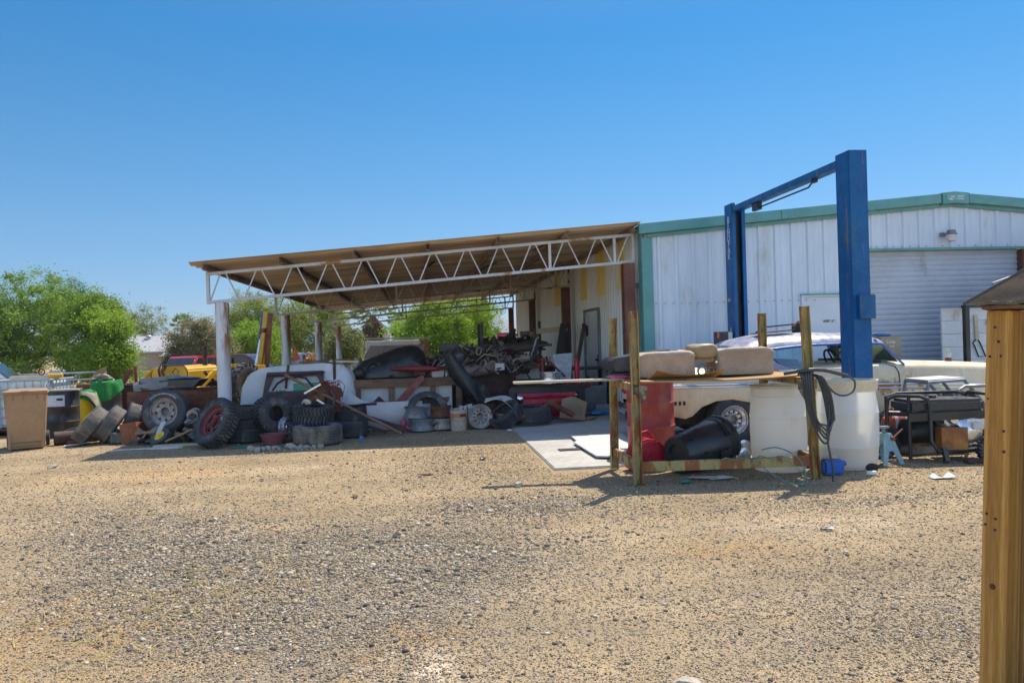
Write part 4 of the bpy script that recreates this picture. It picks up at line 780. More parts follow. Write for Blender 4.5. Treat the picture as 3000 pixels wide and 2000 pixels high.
solo('mirror_shell',MB().blob((0,0,0),(.22,.16,.26),4,.08,3,.8),M['hose_black'],'smooth dark mirror shell on top of the tall black fender','mirror',(.62,13.45,1.2),(10,35,20))
# front row between rims and slab
bk=thing('bucket','dirty white bucket with orange band and wire handle beside the bare rim','bucket',(.59,12.80,0))
part('body',MB().lathe([(0,.0),(.125,0),(.13,.01),(.145,.31),(.152,.312),(.152,.335),(.142,.335),(.138,.31),(.122,.02),(0,.02)],32),pm('bucket_grime',(.52,.45,.36),(.40,.30,.21),sc=5,rough=.6,dirt=.3,dirtcol=(.28,.14,.07)),bk)
mb=MB(); mb.lathe([(.1455,.225),(.1495,.30)],24,R_(180),R_(360)); part('band',mb,pm('orange_print',(.50,.17,.09),(.42,.16,.10),rough=.6),bk)
part('label',MB().lathe([(.1498,.245),(.1505,.28)],6,R_(275),R_(320)),M['maroon'],bk)
part('handle',MB().tube([(-.146,-.02,.27),(-.11,-.11,.19),(0,-.155,.165),(.11,-.11,.17),(.146,-.02,.27)],.004,6),M['steel'],bk)
solo('pink_scoop',MB().blob((0,0,.09),(.10,.12,.20),3,.2,3).blob((.06,0,.04),(.16,.1,.08),6,.2,2),M['pink'],'dusty pink plastic scoop leaning on the left rim pair','scoop',(-.36,12.86,.05),(0,10,0))
pad=MB(); pad.grid(14,10,lambda u,v:(u*.62-.31,v*.3-.15,.10*math.sin(math.pi*u)+.08*u*u*-1+.03*math.sin(v*4+u*5)),thick=(0,0,.012))
solo('white_pad',pad,M['fender_white'],'crumpled white pad with a blue tape patch over the rims','pad',(1.38,13.10,.40),(14,12,-8)); 
solo('tape_patch',MB().box(-.03,.03,-.03,.03,0,.004),M['sky_blue'],'blue tape patch on the crumpled white pad','tape',(1.33,12.985,.483),(24,8,-8))
solo('paint_can',MB().lathe([(0,0),(.09,0),(.09,.16),(.094,.165),(.085,.17),(0,.165)],24),M['rusty_dark'],'rusty round can under the crumpled pad','can',(1.20,13.22,.24))
solo('tin_lid',MB().lathe([(0,.02),(.07,.018),(.085,.0),(.09,.003),(.07,.024),(0,.026)],24),M['alu'],'small shiny lid lying on the ground by the leaning tyre','lid',(1.42,12.5,0))  # a small round metal lid
ti=solo('clamp_parts',MB().box(-.18,-.10,-.02,.04,0,.05).box(-.08,-.02,-.02,.05,0,.09).box(0,.05,-.03,.03,0,.07).box(.07,.15,-.02,.04,0,.11).tube([(-.18,0,.02),(.15,0,.1)],.02),M['galv'],'galvanised clamps lying behind the dirty bucket','clamps',(.70,13.15,.3),bev=.003)
# red tailgate
tg=thing('truck_tailgate','glossy red pickup bed side with a dark steel frame','tailgate',(2.25,13.62,.02))
mb=MB(); mb.grid(24,14,lambda u,v:(-.55+1.10*u,-.03-.035*math.sin(math.pi*v)-.018*(1 if .80<v<.9 else 0)+.02*(v<.1),.06+.44*v),thick=(0,.03,0)); part('panel',mb,M['red_paint'],tg)
part('frame',MB().box(-.70,.72,-.02,.10,.50,.60).box(-.70,-.58,-.02,.10,0,.499).box(.60,.72,-.02,.10,0,.499),M['black_metal'],tg,bev=.006)
part('lamp',MB().blob((-.50,-.09,.40),(.13,.08,.14),2,.1,2,.6),M['chrome'],tg)
part('latch',MB().box(.52,.57,-.085,-.07,.44,.47),M['chrome'],tg,bev=.003)
part('step',MB().box(-.66,.70,.02,.3,.601,.625),M['black_metal'],tg,bev=.003)
mt=MB(); mt.grid(14,12,lambda u,v:(-.22+.46*u+.05*v,-.05*v-.02*math.sin(u*5)+(-.12*(1-v)**3),.40*v+.02+.03*math.sin(u*4)*v-.05*abs(u-.5)*v),thick=(0,.008,0))
solo('floor_mat',mt,M['cardboard'],'grey brown mat slumped against the red tailgate','mat',(2.60,13.2,.02),(-20,6,-4))
solo('drive_shaft',MB().tube([(-.38,-.1,-.12),(.30,.1,.14)],.035,14).tube([(-.43,-.11,-.13),(-.36,-.09,-.11)],.055,12).tube([(.27,.09,.13),(.36,.11,.16)],.06,12).tube([(.34,.1,.14),(.72,.2,-.08)],.05,12),M['rusty'],'rusty drive shaft leaning over the flat tyre below the tailgate','drive shaft',(1.88,12.78,.24))
# behind the tailgate
jk=thing('bumper_jack','red engine stand with an upright post behind the tailgate','stand',(2.92,14.05,.02)); part('post',MB().cyl((0,0,0),(0,0,1.06),.045,n=16).cyl((0,0,.75),(0,0,.97),.055,n=16),M['gas_red'],jk); part('cap',MB().cyl((0,0,1.062),(0,0,1.16),.036,n=14),M['rusty'],jk)
part('head',MB().box(-.26,-.08,-.08,.08,.50,.68).box(.08,.22,-.06,.06,.54,.64).cyl((-.24,-.1,.58),(-.24,.1,.58),.07,n=14).cyl((.2,-.1,.6),(.2,.1,.6),.05,n=14),M['red_dull'],jk,bev=.008); part('leg',MB().box(-.3,.3,-.04,.04,0,.02).box(-.04,.04,-.3,.4,.061,.1),M['gas_red'],jk,bev=.006)
solo('metal_sheet',MB().prism([(-.13,0),(.13,0),(.205,.60),(-.20,.58)],-.012,.012),M['galv'],'pale grey tapered panel leaning behind the aluminium rim','panel',(2.80,14.75,.62),(-9,0,0),bev=.003)
solo('support_crate',MB().box(-.3,.3,-.25,.25,0,.60),M['rusty_dark'],'dark crate under the pale grey tapered panel','crate',(2.72,15.0,.02),bev=.01)
dk=thing('work_table','dark steel work table against the white side wall','table',(3.40,15.3,.02)); part('top',MB().box(-.58,.42,-.4,.5,.84,.88),M['black_metal'],dk,bev=.004)
for x in (-.52,.36): part('leg',MB().box(x-.03,x+.03,-.36,-.3,0,.839),M['black_metal'],dk,bev=.003); part('leg',MB().box(x-.03,x+.03,.4,.46,0,.839),M['black_metal'],dk,bev=.003)
part('shelf',MB().box(-.52,.4,-.34,.44,.30,.33),M['grey_metal'],dk,bev=.003)
solo('machine',MB().prism([(-.30,0),(.28,0),(.28,.5),(.18,.52),(-.12,.52),(-.24,.3)],-.2,.2).box(-.18,.16,-.21,-.202,.1,.4),M['grey_metal'],'grey machine base with a dark opening under the work table','machine',(3.40,15.05,.02),bev=.01)
solo('plastic_bag',MB().blob((0,0,.04),(.42,.24,.09),5,.45,3),M['sky_blue'],'pale blue plastic bag lying on the slab by the table','bag',(3.28,14.1,.022))
solo('cardboard_box',MB().box(-.14,.14,-.1,.1,0,.15),M['galv'],'pale grey box on the slab behind the blue bag','box',(3.55,14.75,.02),bev=.004)
solo('rag',MB().blob((0,0,.03),(.3,.16,.07),8,.4,2),M['cardboard'],'brown rag on the slab beside the mat','rag',(2.98,13.35,.02))
# white truck bed side, further back
solo('truck_bed',MB().prism([(-.62,.30),(-.50,.05),(-.42,.05),(-.42,-.02),(.62,-.02),(.62,.34),(-.58,.34)],-.04,.04).box(-.55,.6,-.03,.4,.341,.40),M['shell_white'],'white truck bed side lying behind the red tailgate','truck bed',(1.82,15.5,.50),bev=.01)
solo('timber',MB().box(-.62,.62,-.06,.06,0,.10),M['plywood'],'yellow brown timber on the white truck bed','timber',(1.80,15.45,.905),(0,0,0),bev=.004)
solo('steel_trestle',MB().box(-.9,.9,-.3,.3,0,.44).box(-.7,.5,-.34,-.302,.1,.3),M['rusty_dark'],'dark trestle carrying the white truck bed','trestle',(1.7,15.7,.03),bev=.01)
# dark scrap heap on the bed: countless pieces
mb=MB(); q=random.Random(77)
mb.blob((0,.15,.02),(1.9,.8,.44),3,.3,4)
for i in range(300):
    x=q.uniform(-.95,1.05); top=.44*(1-(abs(x)/1.25)**2); mb.at((x,q.uniform(-.48,.3),q.uniform(.0,max(.06,top))),(q.uniform(-35,35),q.uniform(-60,60),q.uniform(-60,60))); r=q.random()
    if r<.35: mb.bx((0,0,0),(q.uniform(.12,.5),q.uniform(.03,.12),q.uniform(.01,.04)))
    elif r<.6: 
        a=q.uniform(.12,.34); mb.tube([(-a,0,0),(0,q.uniform(-.06,.02),q.uniform(.02,.1)),(a,0,0)],q.uniform(.008,.028),6)
    elif r<.75: mb.tor((0,0,0),q.uniform(.05,.12),q.uniform(.008,.016),16,5,'y')
    else: mb.blob((0,0,0),(q.uniform(.1,.34),q.uniform(.08,.2),q.uniform(.04,.14)),i,.5,1)
mb.M=Matrix.Identity(4); o=part('scrap_heap',mb,M['scrap'],None,smooth=30); place(o,(1.10,15.05,.92)); o['kind']='stuff'; o['label']='heap of dark tangled car scrap on the white truck bed'
solo('scrap_bin',MB().box(-1.0,1.0,-.4,.4,0,.92),M['rusty_dark'],'dark bin carrying the left end of the scrap heap','bin',(.85,15.3,0),bev=.02)
for i,(p,r,m_,lb) in enumerate(((((.3,14.6,1.02),(.55,14.55,1.12),(.75,14.6,1.28)),.012,'paper','thin pale rod sticking up from the left of the scrap heap'),(((1.55,14.75,1.05),(1.66,14.7,.85),(1.74,14.65,.68)),.016,'dark','black strut hanging off the front of the scrap heap'),(((1.95,15.1,1.0),(2.1,15.0,.80),(2.22,14.95,.60)),.018,'black_metal','black strut slanting down across the white truck bed'),(((1.05,14.6,1.12),(1.2,14.5,1.25),(1.45,14.55,1.2),(1.5,14.6,1.05)),.014,'carpet','pale curved strip looping over the scrap heap'))):
    solo('bent_rod',MB().tube(p,r,8),M[m_],lb,'rod')
solo('metal_sheet',MB().grid(10,6,lambda u,v:(u*.7,v*.1,-.18*u+.05*math.sin(u*5)+.12*v),thick=(0,.01,.006)),M['maroon'],'dark red curved panel on the right of the scrap heap','panel',(1.6,15.0,1.2))
solo('car_battery',MB().box(-.09,.09,-.06,.06,0,.13).cyl((-.05,0,.131),(-.05,0,.145),.012,n=10),M['paper'],'small white box with a dark hole hanging on the scrap heap','box',(1.50,14.6,.93),bev=.004)
solo('black_case',MB().box(-.22,.22,-.15,.15,0,.14),M['black_plastic'],'black case on top of the left of the scrap heap','case',(.55,15.1,1.34),(0,2,5),bev=.03)
# pallet rack with engine scrap at the back
rk=thing('storage_rack','dark steel storage rack loaded with engine scrap deep in the carport','rack',(2.3,19.8,0))
for x in (-.75,.75):
    for y in (-.5,.5): part('post',MB().box(x-.035,x+.035,y-.035,y+.035,.06,1.98),M['black_metal'],rk,bev=.003)
part('shelf',MB().box(-.85,.9,-.52,.52,1.22,1.27),M['rusty_dark'],rk,bev=.003); part('shelf',MB().box(-.78,.78,-.5,.5,.62,.67),M['rusty_dark'],rk,bev=.003); part('board',MB().box(-.45,.30,-.56,-.53,1.06,1.20),M['carpet'],rk,bev=.003)
part('beam',MB().tube([(-.60,-.58,1.32),(1.05,-.58,1.36)],.035,10),M['grey_metal'],rk)
for zz,nm,sd in ((1.28,'engine scrap on the top shelf',1),(.68,'engine scrap on the lower shelf',2)):
    mb=MB(); q=random.Random(sd)
    for i in range(70):
        x=q.uniform(-.7,.75); mb.at((x,q.uniform(-.4,.4),q.uniform(.02,.22+.22*(x>0))),(q.uniform(-40,40),q.uniform(-40,40),q.uniform(0,180))); r=q.random()
        if r<.45: mb.bx((0,0,0),(q.uniform(.1,.3),q.uniform(.05,.16),q.uniform(.05,.16)))
        elif r<.7: mb.cyl((0,0,-.1),(0,0,q.uniform(.02,.2)),q.uniform(.02,.08),n=10)
        else: mb.blob((0,0,.03),(.26,.2,.2),i,.4,1)
    mb.M=Matrix.Identity(4); mb.blob((.1,0,.08),(1.4,.8,.34),sd,.3,3)
    o=part('scrap_mass',mb,M['scrap'],None,smooth=30); place(o,(2.3,19.8,zz)); o['kind']='stuff'; o['label']=nm+' of the storage rack'
fr2=thing('beam_rack','black rack frame with a yellow wooden beam by the white side wall','rack',(3.05,17.5,.02)); part('post',MB().box(-.42,-.34,-.04,.04,0,1.74),M['black_metal'],fr2,bev=.003); part('post',MB().box(.34,.43,-.04,.04,0,1.86),M['black_metal'],fr2,bev=.003); part('beam',MB().bx((0,-.05,1.70),(.74,.05,.12),(0,-4,0)),M['board_pale'],fr2,bev=.004); part('shelf',MB().box(-.42,.43,-.25,.25,.7,.75),M['rusty_dark'],fr2,bev=.003)
mb=MB(); q=random.Random(31)
for i in range(60):
    mb.at((q.uniform(-.5,.5),q.uniform(-.2,.25),q.uniform(.1,.95)),(q.uniform(-30,30),q.uniform(-40,40),q.uniform(0,180))); r=q.random()
    if r<.4: mb.tube([(-.05,0,-.25),(q.uniform(-.1,.1),0,0),(.06,0,.25)],q.uniform(.012,.03),6)
    elif r<.8: mb.bx((0,0,0),(q.uniform(.08,.3),q.uniform(.04,.14),q.uniform(.04,.2)))
    else: mb.blob((0,0,0),(.24,.2,.24),i,.4,1)
mb.M=Matrix.Identity(4); o=part('axle_scrap',mb,M['scrap'],None,smooth=30); place(o,(2.75,16.6,.02)); o['kind']='stuff'; o['label']='dark axle and pipe scrap standing in front of the rack frame'
solo('exhaust_pipe',MB().tube([(2.05,16.3,.72),(2.2,16.3,.80),(2.3,16.3,1.0),(2.42,16.3,1.25),(2.5,16.3,1.5),(2.56,16.3,1.55)],.03,10),M['steel'],'grey bent exhaust pipe rising out of the axle scrap','exhaust pipe')
solo('leaf_spring',MB().bar((3.30,15.9,.85),(3.52,16.1,1.72),.10,.02).bx((3.53,16.1,1.75),(.08,.06,.16)),M['rusty_dark'],'dark rusty bar leaning on the side door','bar',bev=.006)
solo('leaf_spring',MB().bar((3.02,17.0,.5),(3.30,17.2,1.85),.16,.08),M['black_metal'],'wide black bar leaning beside the brown column','bar',bev=.006)
solo('steel_stub',MB().cyl((0,0,0),(0,0,.42),.05,n=14).tube([(-.1,0,.4),(.15,-.1,.32),(.42,-.1,.04)],.022,8),M['red_dull'],'rusty red stub and brace standing behind the aluminium rim','post',(2.35,14.6,.72))
solo('shelf_crate',MB().box(-.4,.4,-.25,.25,0,.70),M['rusty_dark'],'dark crate carrying the red stub','crate',(2.2,14.72,.02),bev=.01)
fk=thing('forklift','yellow forklift parked beyond the carport end','forklift',(3.65,34,0)); part('body',MB().prism([(-.6,.35),(.7,.35),(.7,1.0),(.3,1.25),(-.1,1.3),(-.6,.9)],-.5,.5),M['yellow'],fk,bev=.05); part('mast',MB().box(-.82,-.70,-.4,-.3,.1,1.5).box(-.82,-.70,.3,.4,.1,1.5),M['black_metal'],fk)
for x in (-.4,.5):
    for y in (-.5,.5): part('wheel',MB().at((x,y,.28),(90,0,0)).lathe([(0,-.1),(.28,-.1),(.28,.1),(0,.1)],20),M['rubber'],fk)
solo('red_crate',MB().box(-.35,.35,-.3,.3,0,.55).box(-.37,.37,-.32,.32,.551,.6),M['pink'],'pink red crate on a stand beyond the carport end','crate',(3.62,32.5,1.25),bev=.02)
solo('steel_table',MB().box(-.5,.5,-.4,.4,1.17,1.24).box(-.46,-.4,-.36,-.3,0,1.169).box(.4,.46,-.36,-.3,0,1.169).box(-.46,-.4,.3,.36,0,1.169).box(.4,.46,.3,.36,0,1.169),M['black_metal'],'tall dark stand holding the pink red crate','stand',(3.62,32.5,0))
# ------------------------------------------------------------------ storage rack with the seat, right of the slab
rk=thing('pallet_rack','rusty yellow green steel rack frame with a plywood shelf in the yard','rack',(2.13,7.41,0))
FL,RL,FR,RR=(2.13,7.41),(2.145,8.40),(3.95,7.26),(3.985,8.45)
def chan(mb,x,y,z0,z1,w=.088,f=.05,t=.009,flip=1):
    mb.box(x-w/2,x+w/2,y-t/2,y+t/2,z0,z1); y0,y1=sorted((y+flip*(t/2+.0005),y+flip*(t/2+f)))
    mb.box(x-w/2,x-w/2+t,y0,y1,z0,z1); mb.box(x+w/2-t,x+w/2,y0,y1,z0,z1); return mb
for (x,y),h,lean in ((FL,1.76,0),(RL,1.72,1.0),(FR,1.76,-2.4),(RR,1.73,0)):
    mb=Off(rk); mb.M=mb.M@Matrix.Translation((x,y,0))@Matrix.Rotation(R_(lean),4,'Y'); chan(mb,0,0,0,h,flip=-1)
    o=part('post',mb,M['rack_paint'],rk,bev=.002)
mb=Off(rk).bar((FL[0]+.05,FL[1],.18),(FR[0]-.05,FR[1],.18),.05,.10); part('rail',mb,M['rack_paint'],rk,bev=.004)
mb=Off(rk).bar((FL[0],FL[1]+.06,.20),(RL[0],RL[1]-.01,.20),.04,.09); part('rail',mb,M['rack_paint'],rk,bev=.004)
mb=Off(rk).bar((FR[0],FR[1]+.06,.20),(RR[0],RR[1]-.01,.20),.04,.09); part('rail',mb,M['rack_paint'],rk,bev=.004)
for a,b in ((FL,RL),(FR,RR)): mb=Off(rk).bar((a[0],a[1]+.06,.985),(b[0],b[1]-.01,.985),.05,.075); part('rail',mb,M['rack_paint'],rk,bev=.004)
for (x,y),s in ((FL,1),(FR,-1)):
    mb=Off(rk); mb.bx((x,y-.008,.965),(.10,.012,.10)).bx((x+s*.095,y+.02,.955),(.07,.05,.10)); 
    mb.prism([(x+s*.06,.90),(x+s*.13,.90),(x+s*.07,.80)] if s>0 else [(x-.07,.80),(x-.13,.90),(x-.06,.90)],y+.01,y+.03); part('bracket',mb,pm('bracket_paint',(.32,.29,.19),(.05,.04,.03),sc=14,rough=.7,rust=.3),rk,bev=.003)
mb=Off(rk).grid(24,6,lambda u,v:(2.19+1.75*u,7.36+1.05*v-.06*u,1.033+.05*max(0,u-.55)**1.5-.012*math.sin(math.pi*u)),thick=(0,0,.014)); sh_=part('shelf',mb,M['plywood'],rk)
solo('veneer_sheet',MB().grid(18,6,lambda u,v:(-.36+.72*u-.05*v,-.16+.22*v,.052*(2*u-1)**2*(1.1-v)+.004+.045*(1-v)**2),thick=(0,0,.005)),M['plywood'],'curled veneer strip lying in front of the beige seat on the rack shelf','veneer',(2.74,7.56,1.043),(0,0,-3))
solo('plank',MB().box(0,1.55,-.06,.06,0,.024),M['board_pale'],'long pale plank sticking out to the left from the rack shelf','plank',(.98,8.14,1.026),(0,0,-3),bev=.003)
st=thing('car_bench','beige car bench seat lying upside on the rack shelf','car seat',(3.05,7.95,1.06))
def cushion(x0,x1,zt,sk):
    mb=MB(); nx_=14; ny_=10
    def pt(a,b):  # superellipse side ring
        return a,b
    rings=[(.0,.96),(.02,.985),(.07,.975),(.15,.97),(.21,.985),(.235,1.0),(.255,.985),(.27,.93),(.277,.80)]
    n=48; vs=[]; cxm=(x0+x1)/2; hw=(x1-x0)/2; hd=.22
    for z,k in rings:
        for i in range(n):
            t=2*math.pi*i/n; ex=.22; c=math.copysign(abs(math.cos(t))**ex,math.cos(t)); s=math.copysign(abs(math.sin(t))**ex,math.sin(t))
            zz=z*zt/.277+(.012*math.sin(t*3+sk)+.014*c*sk)*(z/.277)**3; vs.append((cxm+hw*k*c,hd*k*s,zz))
    fs=[(r*n+i,r*n+(i+1)%n,(r+1)*n+(i+1)%n,(r+1)*n+i) for r in range(len(rings)-1) for i in range(n)]+[tuple(range(n-1,-1,-1)),tuple(range((len(rings)-1)*n,len(rings)*n))]
    return mb.add(vs,fs)
def welt(x0,x1,zt):
    cxm=(x0+x1)/2; hw=(x1-x0)/2; P=[]
    for i in range(48):
        t=2*math.pi*i/48; P.append((cxm+hw*1.002*math.copysign(abs(math.cos(t))**.22,math.cos(t)),.2205*math.copysign(abs(math.sin(t))**.22,math.sin(t)),.232*zt/.277+.010*math.sin(t*3)))
    return MB().tube(P,.0055,6,closed=True)
part('piping',welt(-.76,-.13,.265),M['seat_beige'],st); part('piping',welt(.10,.76,.285),M['seat_beige'],st)
part('cushion',cushion(-.76,-.13,.265,.5),M['seat_beige'],st,smooth=70); part('cushion',cushion(.10,.76,.285,-.2),M['seat_beige'],st,smooth=70)
part('frame',MB().box(-.15,.12,-.12,.16,.14,.20),M['seat_beige'],st,bev=.02)
part('armrest',MB().blob((-.015,-.03,.255),(.30,.34,.17),4,.05,3,.55),pm('seat_tan',(.33,.24,.12),(.27,.19,.09),rough=.6,fine=.1),st)
part('spring',MB().at((0,-.16,.02)).tor((-.06,0,.03),.045,.012,14,6,'y').tor((.05,.02,.03),.03,.008,14,6,'y'),M['steel'],st)
part('bolt',MB().cyl((.075,-.21,.145),(.075,-.235,.145),.012,n=12),M['alu'],st)
solo('black_tub',MB().prism([(-.17,0),(.2,0),(.5,.20),(.48,.22),(-.16,.14),(-.2,.10)],-.2,.2),M['black_plastic'],'black plastic housing resting behind the left end of the beige seat','housing',(2.22,8.15,1.13),(0,0,3),bev=.02)
solo('rubber_roll',MB().tube([(-.16,0,0),(.16,0,0)],.035,14),M['hose_black'],'dark rubber roll under the black housing','roll',(2.18,8.05,1.09))
solo('red_cloth',MB().blob((0,0,.015),(.24,.12,.04),3,.4,3),M['pink'],'small red pink cloth below the dark rubber roll','cloth',(2.12,7.96,1.055))
# hoses hung on the rack post
mb=MB(); qh=random.Random(6)
for i in range(5):
    o_=.022*i; yb=7.13-.012*i; zb=.36+.05*i+qh.uniform(-.03,.03)
    mb.tube(smooth_path([(3.80+o_,yb+.12,1.06),(3.765+o_,yb+.02,1.095),(3.765+o_*.8,yb-.02,1.02),(3.80+o_*.5,yb-.02,.80),(3.86+o_*.4,yb-.02,.60),(3.95+o_*.3,yb-.02,zb+.03),(4.01,yb-.02,zb),(4.035+o_*.3,yb-.015,zb+.08),(4.03+o_*.5,yb-.01,.62),(4.0+o_*.6,yb,.85),(3.95+o_*.4,yb+.02,1.03),(3.90+o_*.3,yb+.10,1.07)],5),.0105,8)
solo('air_hose',mb,M['hose_black'],'bundle of grey black hose loops hung on the right front rack post','hose')
solo('air_hose',MB().tube(smooth_path([(3.60,7.16,1.085),(3.8,7.10,1.115),(3.98,7.09,1.11),(4.14,7.08,1.07),(4.24,7.08,1.04)],5),.019,8).tube(smooth_path([(4.24,7.08,1.04),(4.30,7.07,.99),(4.29,7.07,.90),(4.21,7.06,.855),(4.12,7.07,.86),(4.05,7.09,.92),(3.99,7.11,1.02)],5),.010,8),M['hose_black'],'thick black hose end looping out to the right of the rack post','hose')
solo('power_cable',MB().tube(smooth_path([(4.00,7.13,1.02),(4.04,7.10,.75),(4.0,7.08,.48),(4.01,7.07,.3),(4.03,7.05,.15),(4.0,7.0,.012)],5),.011,8),M['hose_black'],'black cable hanging straight down the right rack post to the ground','cable')
mb=MB(); mb.tube(smooth_path([(2.95+i*.05,7.22+.02*math.sin(i*.9),.245+.012*math.sin(i*1.7)) for i in range(14)]+[(3.62,7.14,.20),(3.70,7.08,.12),(3.72,6.98,.03),(3.60,6.93,.012),(3.48,7.0,.05),(3.35,7.12,.15),(3.28,7.2,.25)],4),.006,6); mb.tube(smooth_path([(3.55,7.6,.26),(3.62,7.4,.31),(3.72,7.2,.25),(3.74,7.05,.12),(3.62,6.9,.012)],5),.006,6)
solo('extension_cord',mb,M['cord_green'],'pale green cord draped over the bottom rail of the rack','cord')
solo('rag',MB().blob((0,0,.012),(.34,.14,.03),12,.5,3),M['paper'],'pale crumpled rag on the ground under the bottom rail','rag',(3.05,7.5,0))
solo('rag',MB().blob((0,0,.014),(.12,.08,.04),5,.4,2),M['hose_green'],'small teal rag on the ground under the bottom rail','rag',(2.62,7.38,0))
# drums and cans around the rack
drum((2.84,9.20,.085),'faded red steel drum standing behind the rack','drum_red',.292,.90)
for k in range(3): solo('plank',MB().box(-.36,.36,-.05,.05,0,.032),M['board_pale'],['front','middle','rear'][k]+' pale board under the faded red drum','plank',(2.86,8.98+k*.22,.021),(0,0,2),'',) if False else solo('plank',MB().box(-.36,.36,-.05,.05,0,.060),M['board_pale'],['front pale board under the faded red drum','middle pale board under the faded red drum','rear pale board under the faded red drum'][k],'plank',(2.86,8.99+k*.21,.022),(0,0,2),bev=.003)
gc=thing('gas_can','red plastic fuel can lying tilted against the rack','fuel can',(2.47,8.22,0),(0,0,6))
mb=MB(); mb.prism([(-.19,.0),(.20,.0),(.21,.04),(.21,.24),(.10,.34),(-.02,.36),(-.12,.33),(-.20,.18),(-.21,.04)],-.13,.13); part('body',mb,M['gas_red'],gc,bev=.028); part('handle',MB().tube([(-.17,-.0,.27),(-.12,0,.40),(.02,0,.43),(.10,0,.34)],.02,8),M['gas_red'],gc); part('cap',MB().cyl((-.1,-.135,.10),(-.1,-.16,.10),.045,n=16),M['black_plastic'],gc)
part('label',MB().box(.175,.2,-.132,-.1305,.03,.22),M['paper'],gc,smooth=None)
tc_=thing('trash_can','black plastic trash can lying on its side behind the rack rail','trash can',(2.70,7.85,.205),axis=(.88,.44,.13))
part('body',MB().lathe([(0,.03),(.11,.03),(.12,0),(.195,0),(.205,.02),(.225,.25),(.232,.26),(.262,.60),(.275,.605),(.275,.66),(.295,.67),(.295,.70),(.27,.70),(.255,.62),(.195,.03),(0,.04)],48),M['black_plastic'],tc_,smooth=40)
for a in (140,320): part('handle',MB().at((0,0,0),(0,0,a)).box(.255,.31,-.07,.07,.55,.62),M['black_plastic'],tc_,bev=.012)
part('panel',MB().lathe([(.2645,.40),(.2700,.40),(.2785,.56),(.2725,.56)],10,R_(185),R_(235)),M['black_plastic'],tc_)
def polybarrel(loc,label,R,Hh,open_top):
    o=thing('plastic_barrel',label,'barrel',loc,(0,0,0),'white plastic barrels'); p=[(0,.012),(R*.80,.012),(R*.86,0),(R*.91,.02)]
    for z,k in ((.10,.945),(.24,.975),(.243,.985),(.262,.985),(.265,.982),(.45,1.0),(.60,.998),(.62,1.0),(.626,1.012),(.64,1.012),(.646,.995),(.75,.965),(.84,.925)): p.append((R*k,Hh*z))
    if open_top:
        p+=[(R*.915,Hh*.875),(R*.955,Hh*.88),(R*.965,Hh*.98),(R*.995,Hh*.985),(R*.995,Hh),(R*.95,Hh),(R*.93,Hh*.88),(R*.90,Hh*.86),(R*.96,Hh*.5),(R*.85,.03),(0,.03)]
    else:
        p+=[(R*.90,Hh*.865),(R*.94,Hh*.875),(R*.94,Hh*.96),(R*.92,Hh*.965),(R*.92,Hh),(R*.88,Hh),(R*.86,Hh*.965),(0,Hh*.96)]
    b=part('shell',MB().lathe(p,64),M['poly_white'],o,smooth=50); return o,b
o1,_=polybarrel((3.87,7.86,0),'closed white plastic barrel inside the right end of the rack',.30,.93,False); part('rim',MB().lathe([(.272,.895),(.292,.90),(.292,.925),(.272,.93)],48),M['poly_lip'],o1)
o2,_=polybarrel((4.635,7.80,0),'open topped cream plastic barrel standing right of the rack',.325,.955,True); part('rim',MB().lathe([(.3165,.945*.955-.065),(.3235,.89),(.3275,.94),(.332,.941),(.332,.958),(.316,.958)],64),M['poly_lip'],o2)
part('hole',MB().blob((.10,-.300,.035),(.16,.03,.085),2,.1,2),M['dark'],o2)
bj=thing('jug','bright blue plastic jug lying in front of the cream barrel','jug',(4.24,7.42,0),(0,0,-4)); part('body',MB().box(-.12,.10,-.07,.07,.005,.155),M['blue_plastic'],bj,bev=.022); part('cap',MB().cyl((.10,0,.11),(.135,0,.11),.025,n=14),M['blue_plastic'],bj)
solo('flat_stone',MB().blob((0,0,.02),(.17,.10,.045),6,.25,2),M['stone'],'grey flat stone lying on top of the blue jug','rock',(4.22,7.43,.156))
solo('plastic_cup',MB().tube([(-.05,0,0),(.05,0,0)],.024,14),M['paper'],'small white tube lying before the cream barrel','tube',(4.56,7.25,.024),(0,0,-8))
solo('foil_bag',MB().blob((0,0,.13),(.26,.22,.28),9,.45,3),M['alu'],'crumpled silver foil bag between the trash can and the closed barrel','bag',(3.50,8.05,0))
solo('blue_bottle',MB().tube([(-.07,0,0),(.07,0,0)],.035,12),M['sky_blue'],'light blue bottle lying behind the blue jug','bottle',(4.24,7.85,.035))
# plywood and strip on the slab
pl=[(2.17,11.3),(2.10,9.95),(2.03,9.85),(2.10,9.25),(2.35,9.22),(2.75,9.3),(3.0,10.0),(2.95,11.3)]
solo('plywood_sheet',MB().prism([(2.16,11.0),(2.13,10.4),(2.06,10.3),(2.08,9.0),(2.22,8.92),(2.75,9.0),(2.80,9.8),(2.95,11.0)],.045,.063,'z'),M['ply_white'],'white painted plywood sheet lying on the concrete','plywood sheet',bev=.002)
solo('batten',MB().box(2.2,2.25,9.4,10.6,.021,.044).box(2.5,2.55,9.4,10.6,.021,.044),M['wood_old'],'thin battens under the white plywood sheet','batten')
solo('steel_strip',MB().bx((1.95,9.85,.027),(.36,.16,.012),(0,0,2)),M['gunk'],'dark flat steel strip lying on the concrete','steel strip',bev=.002)
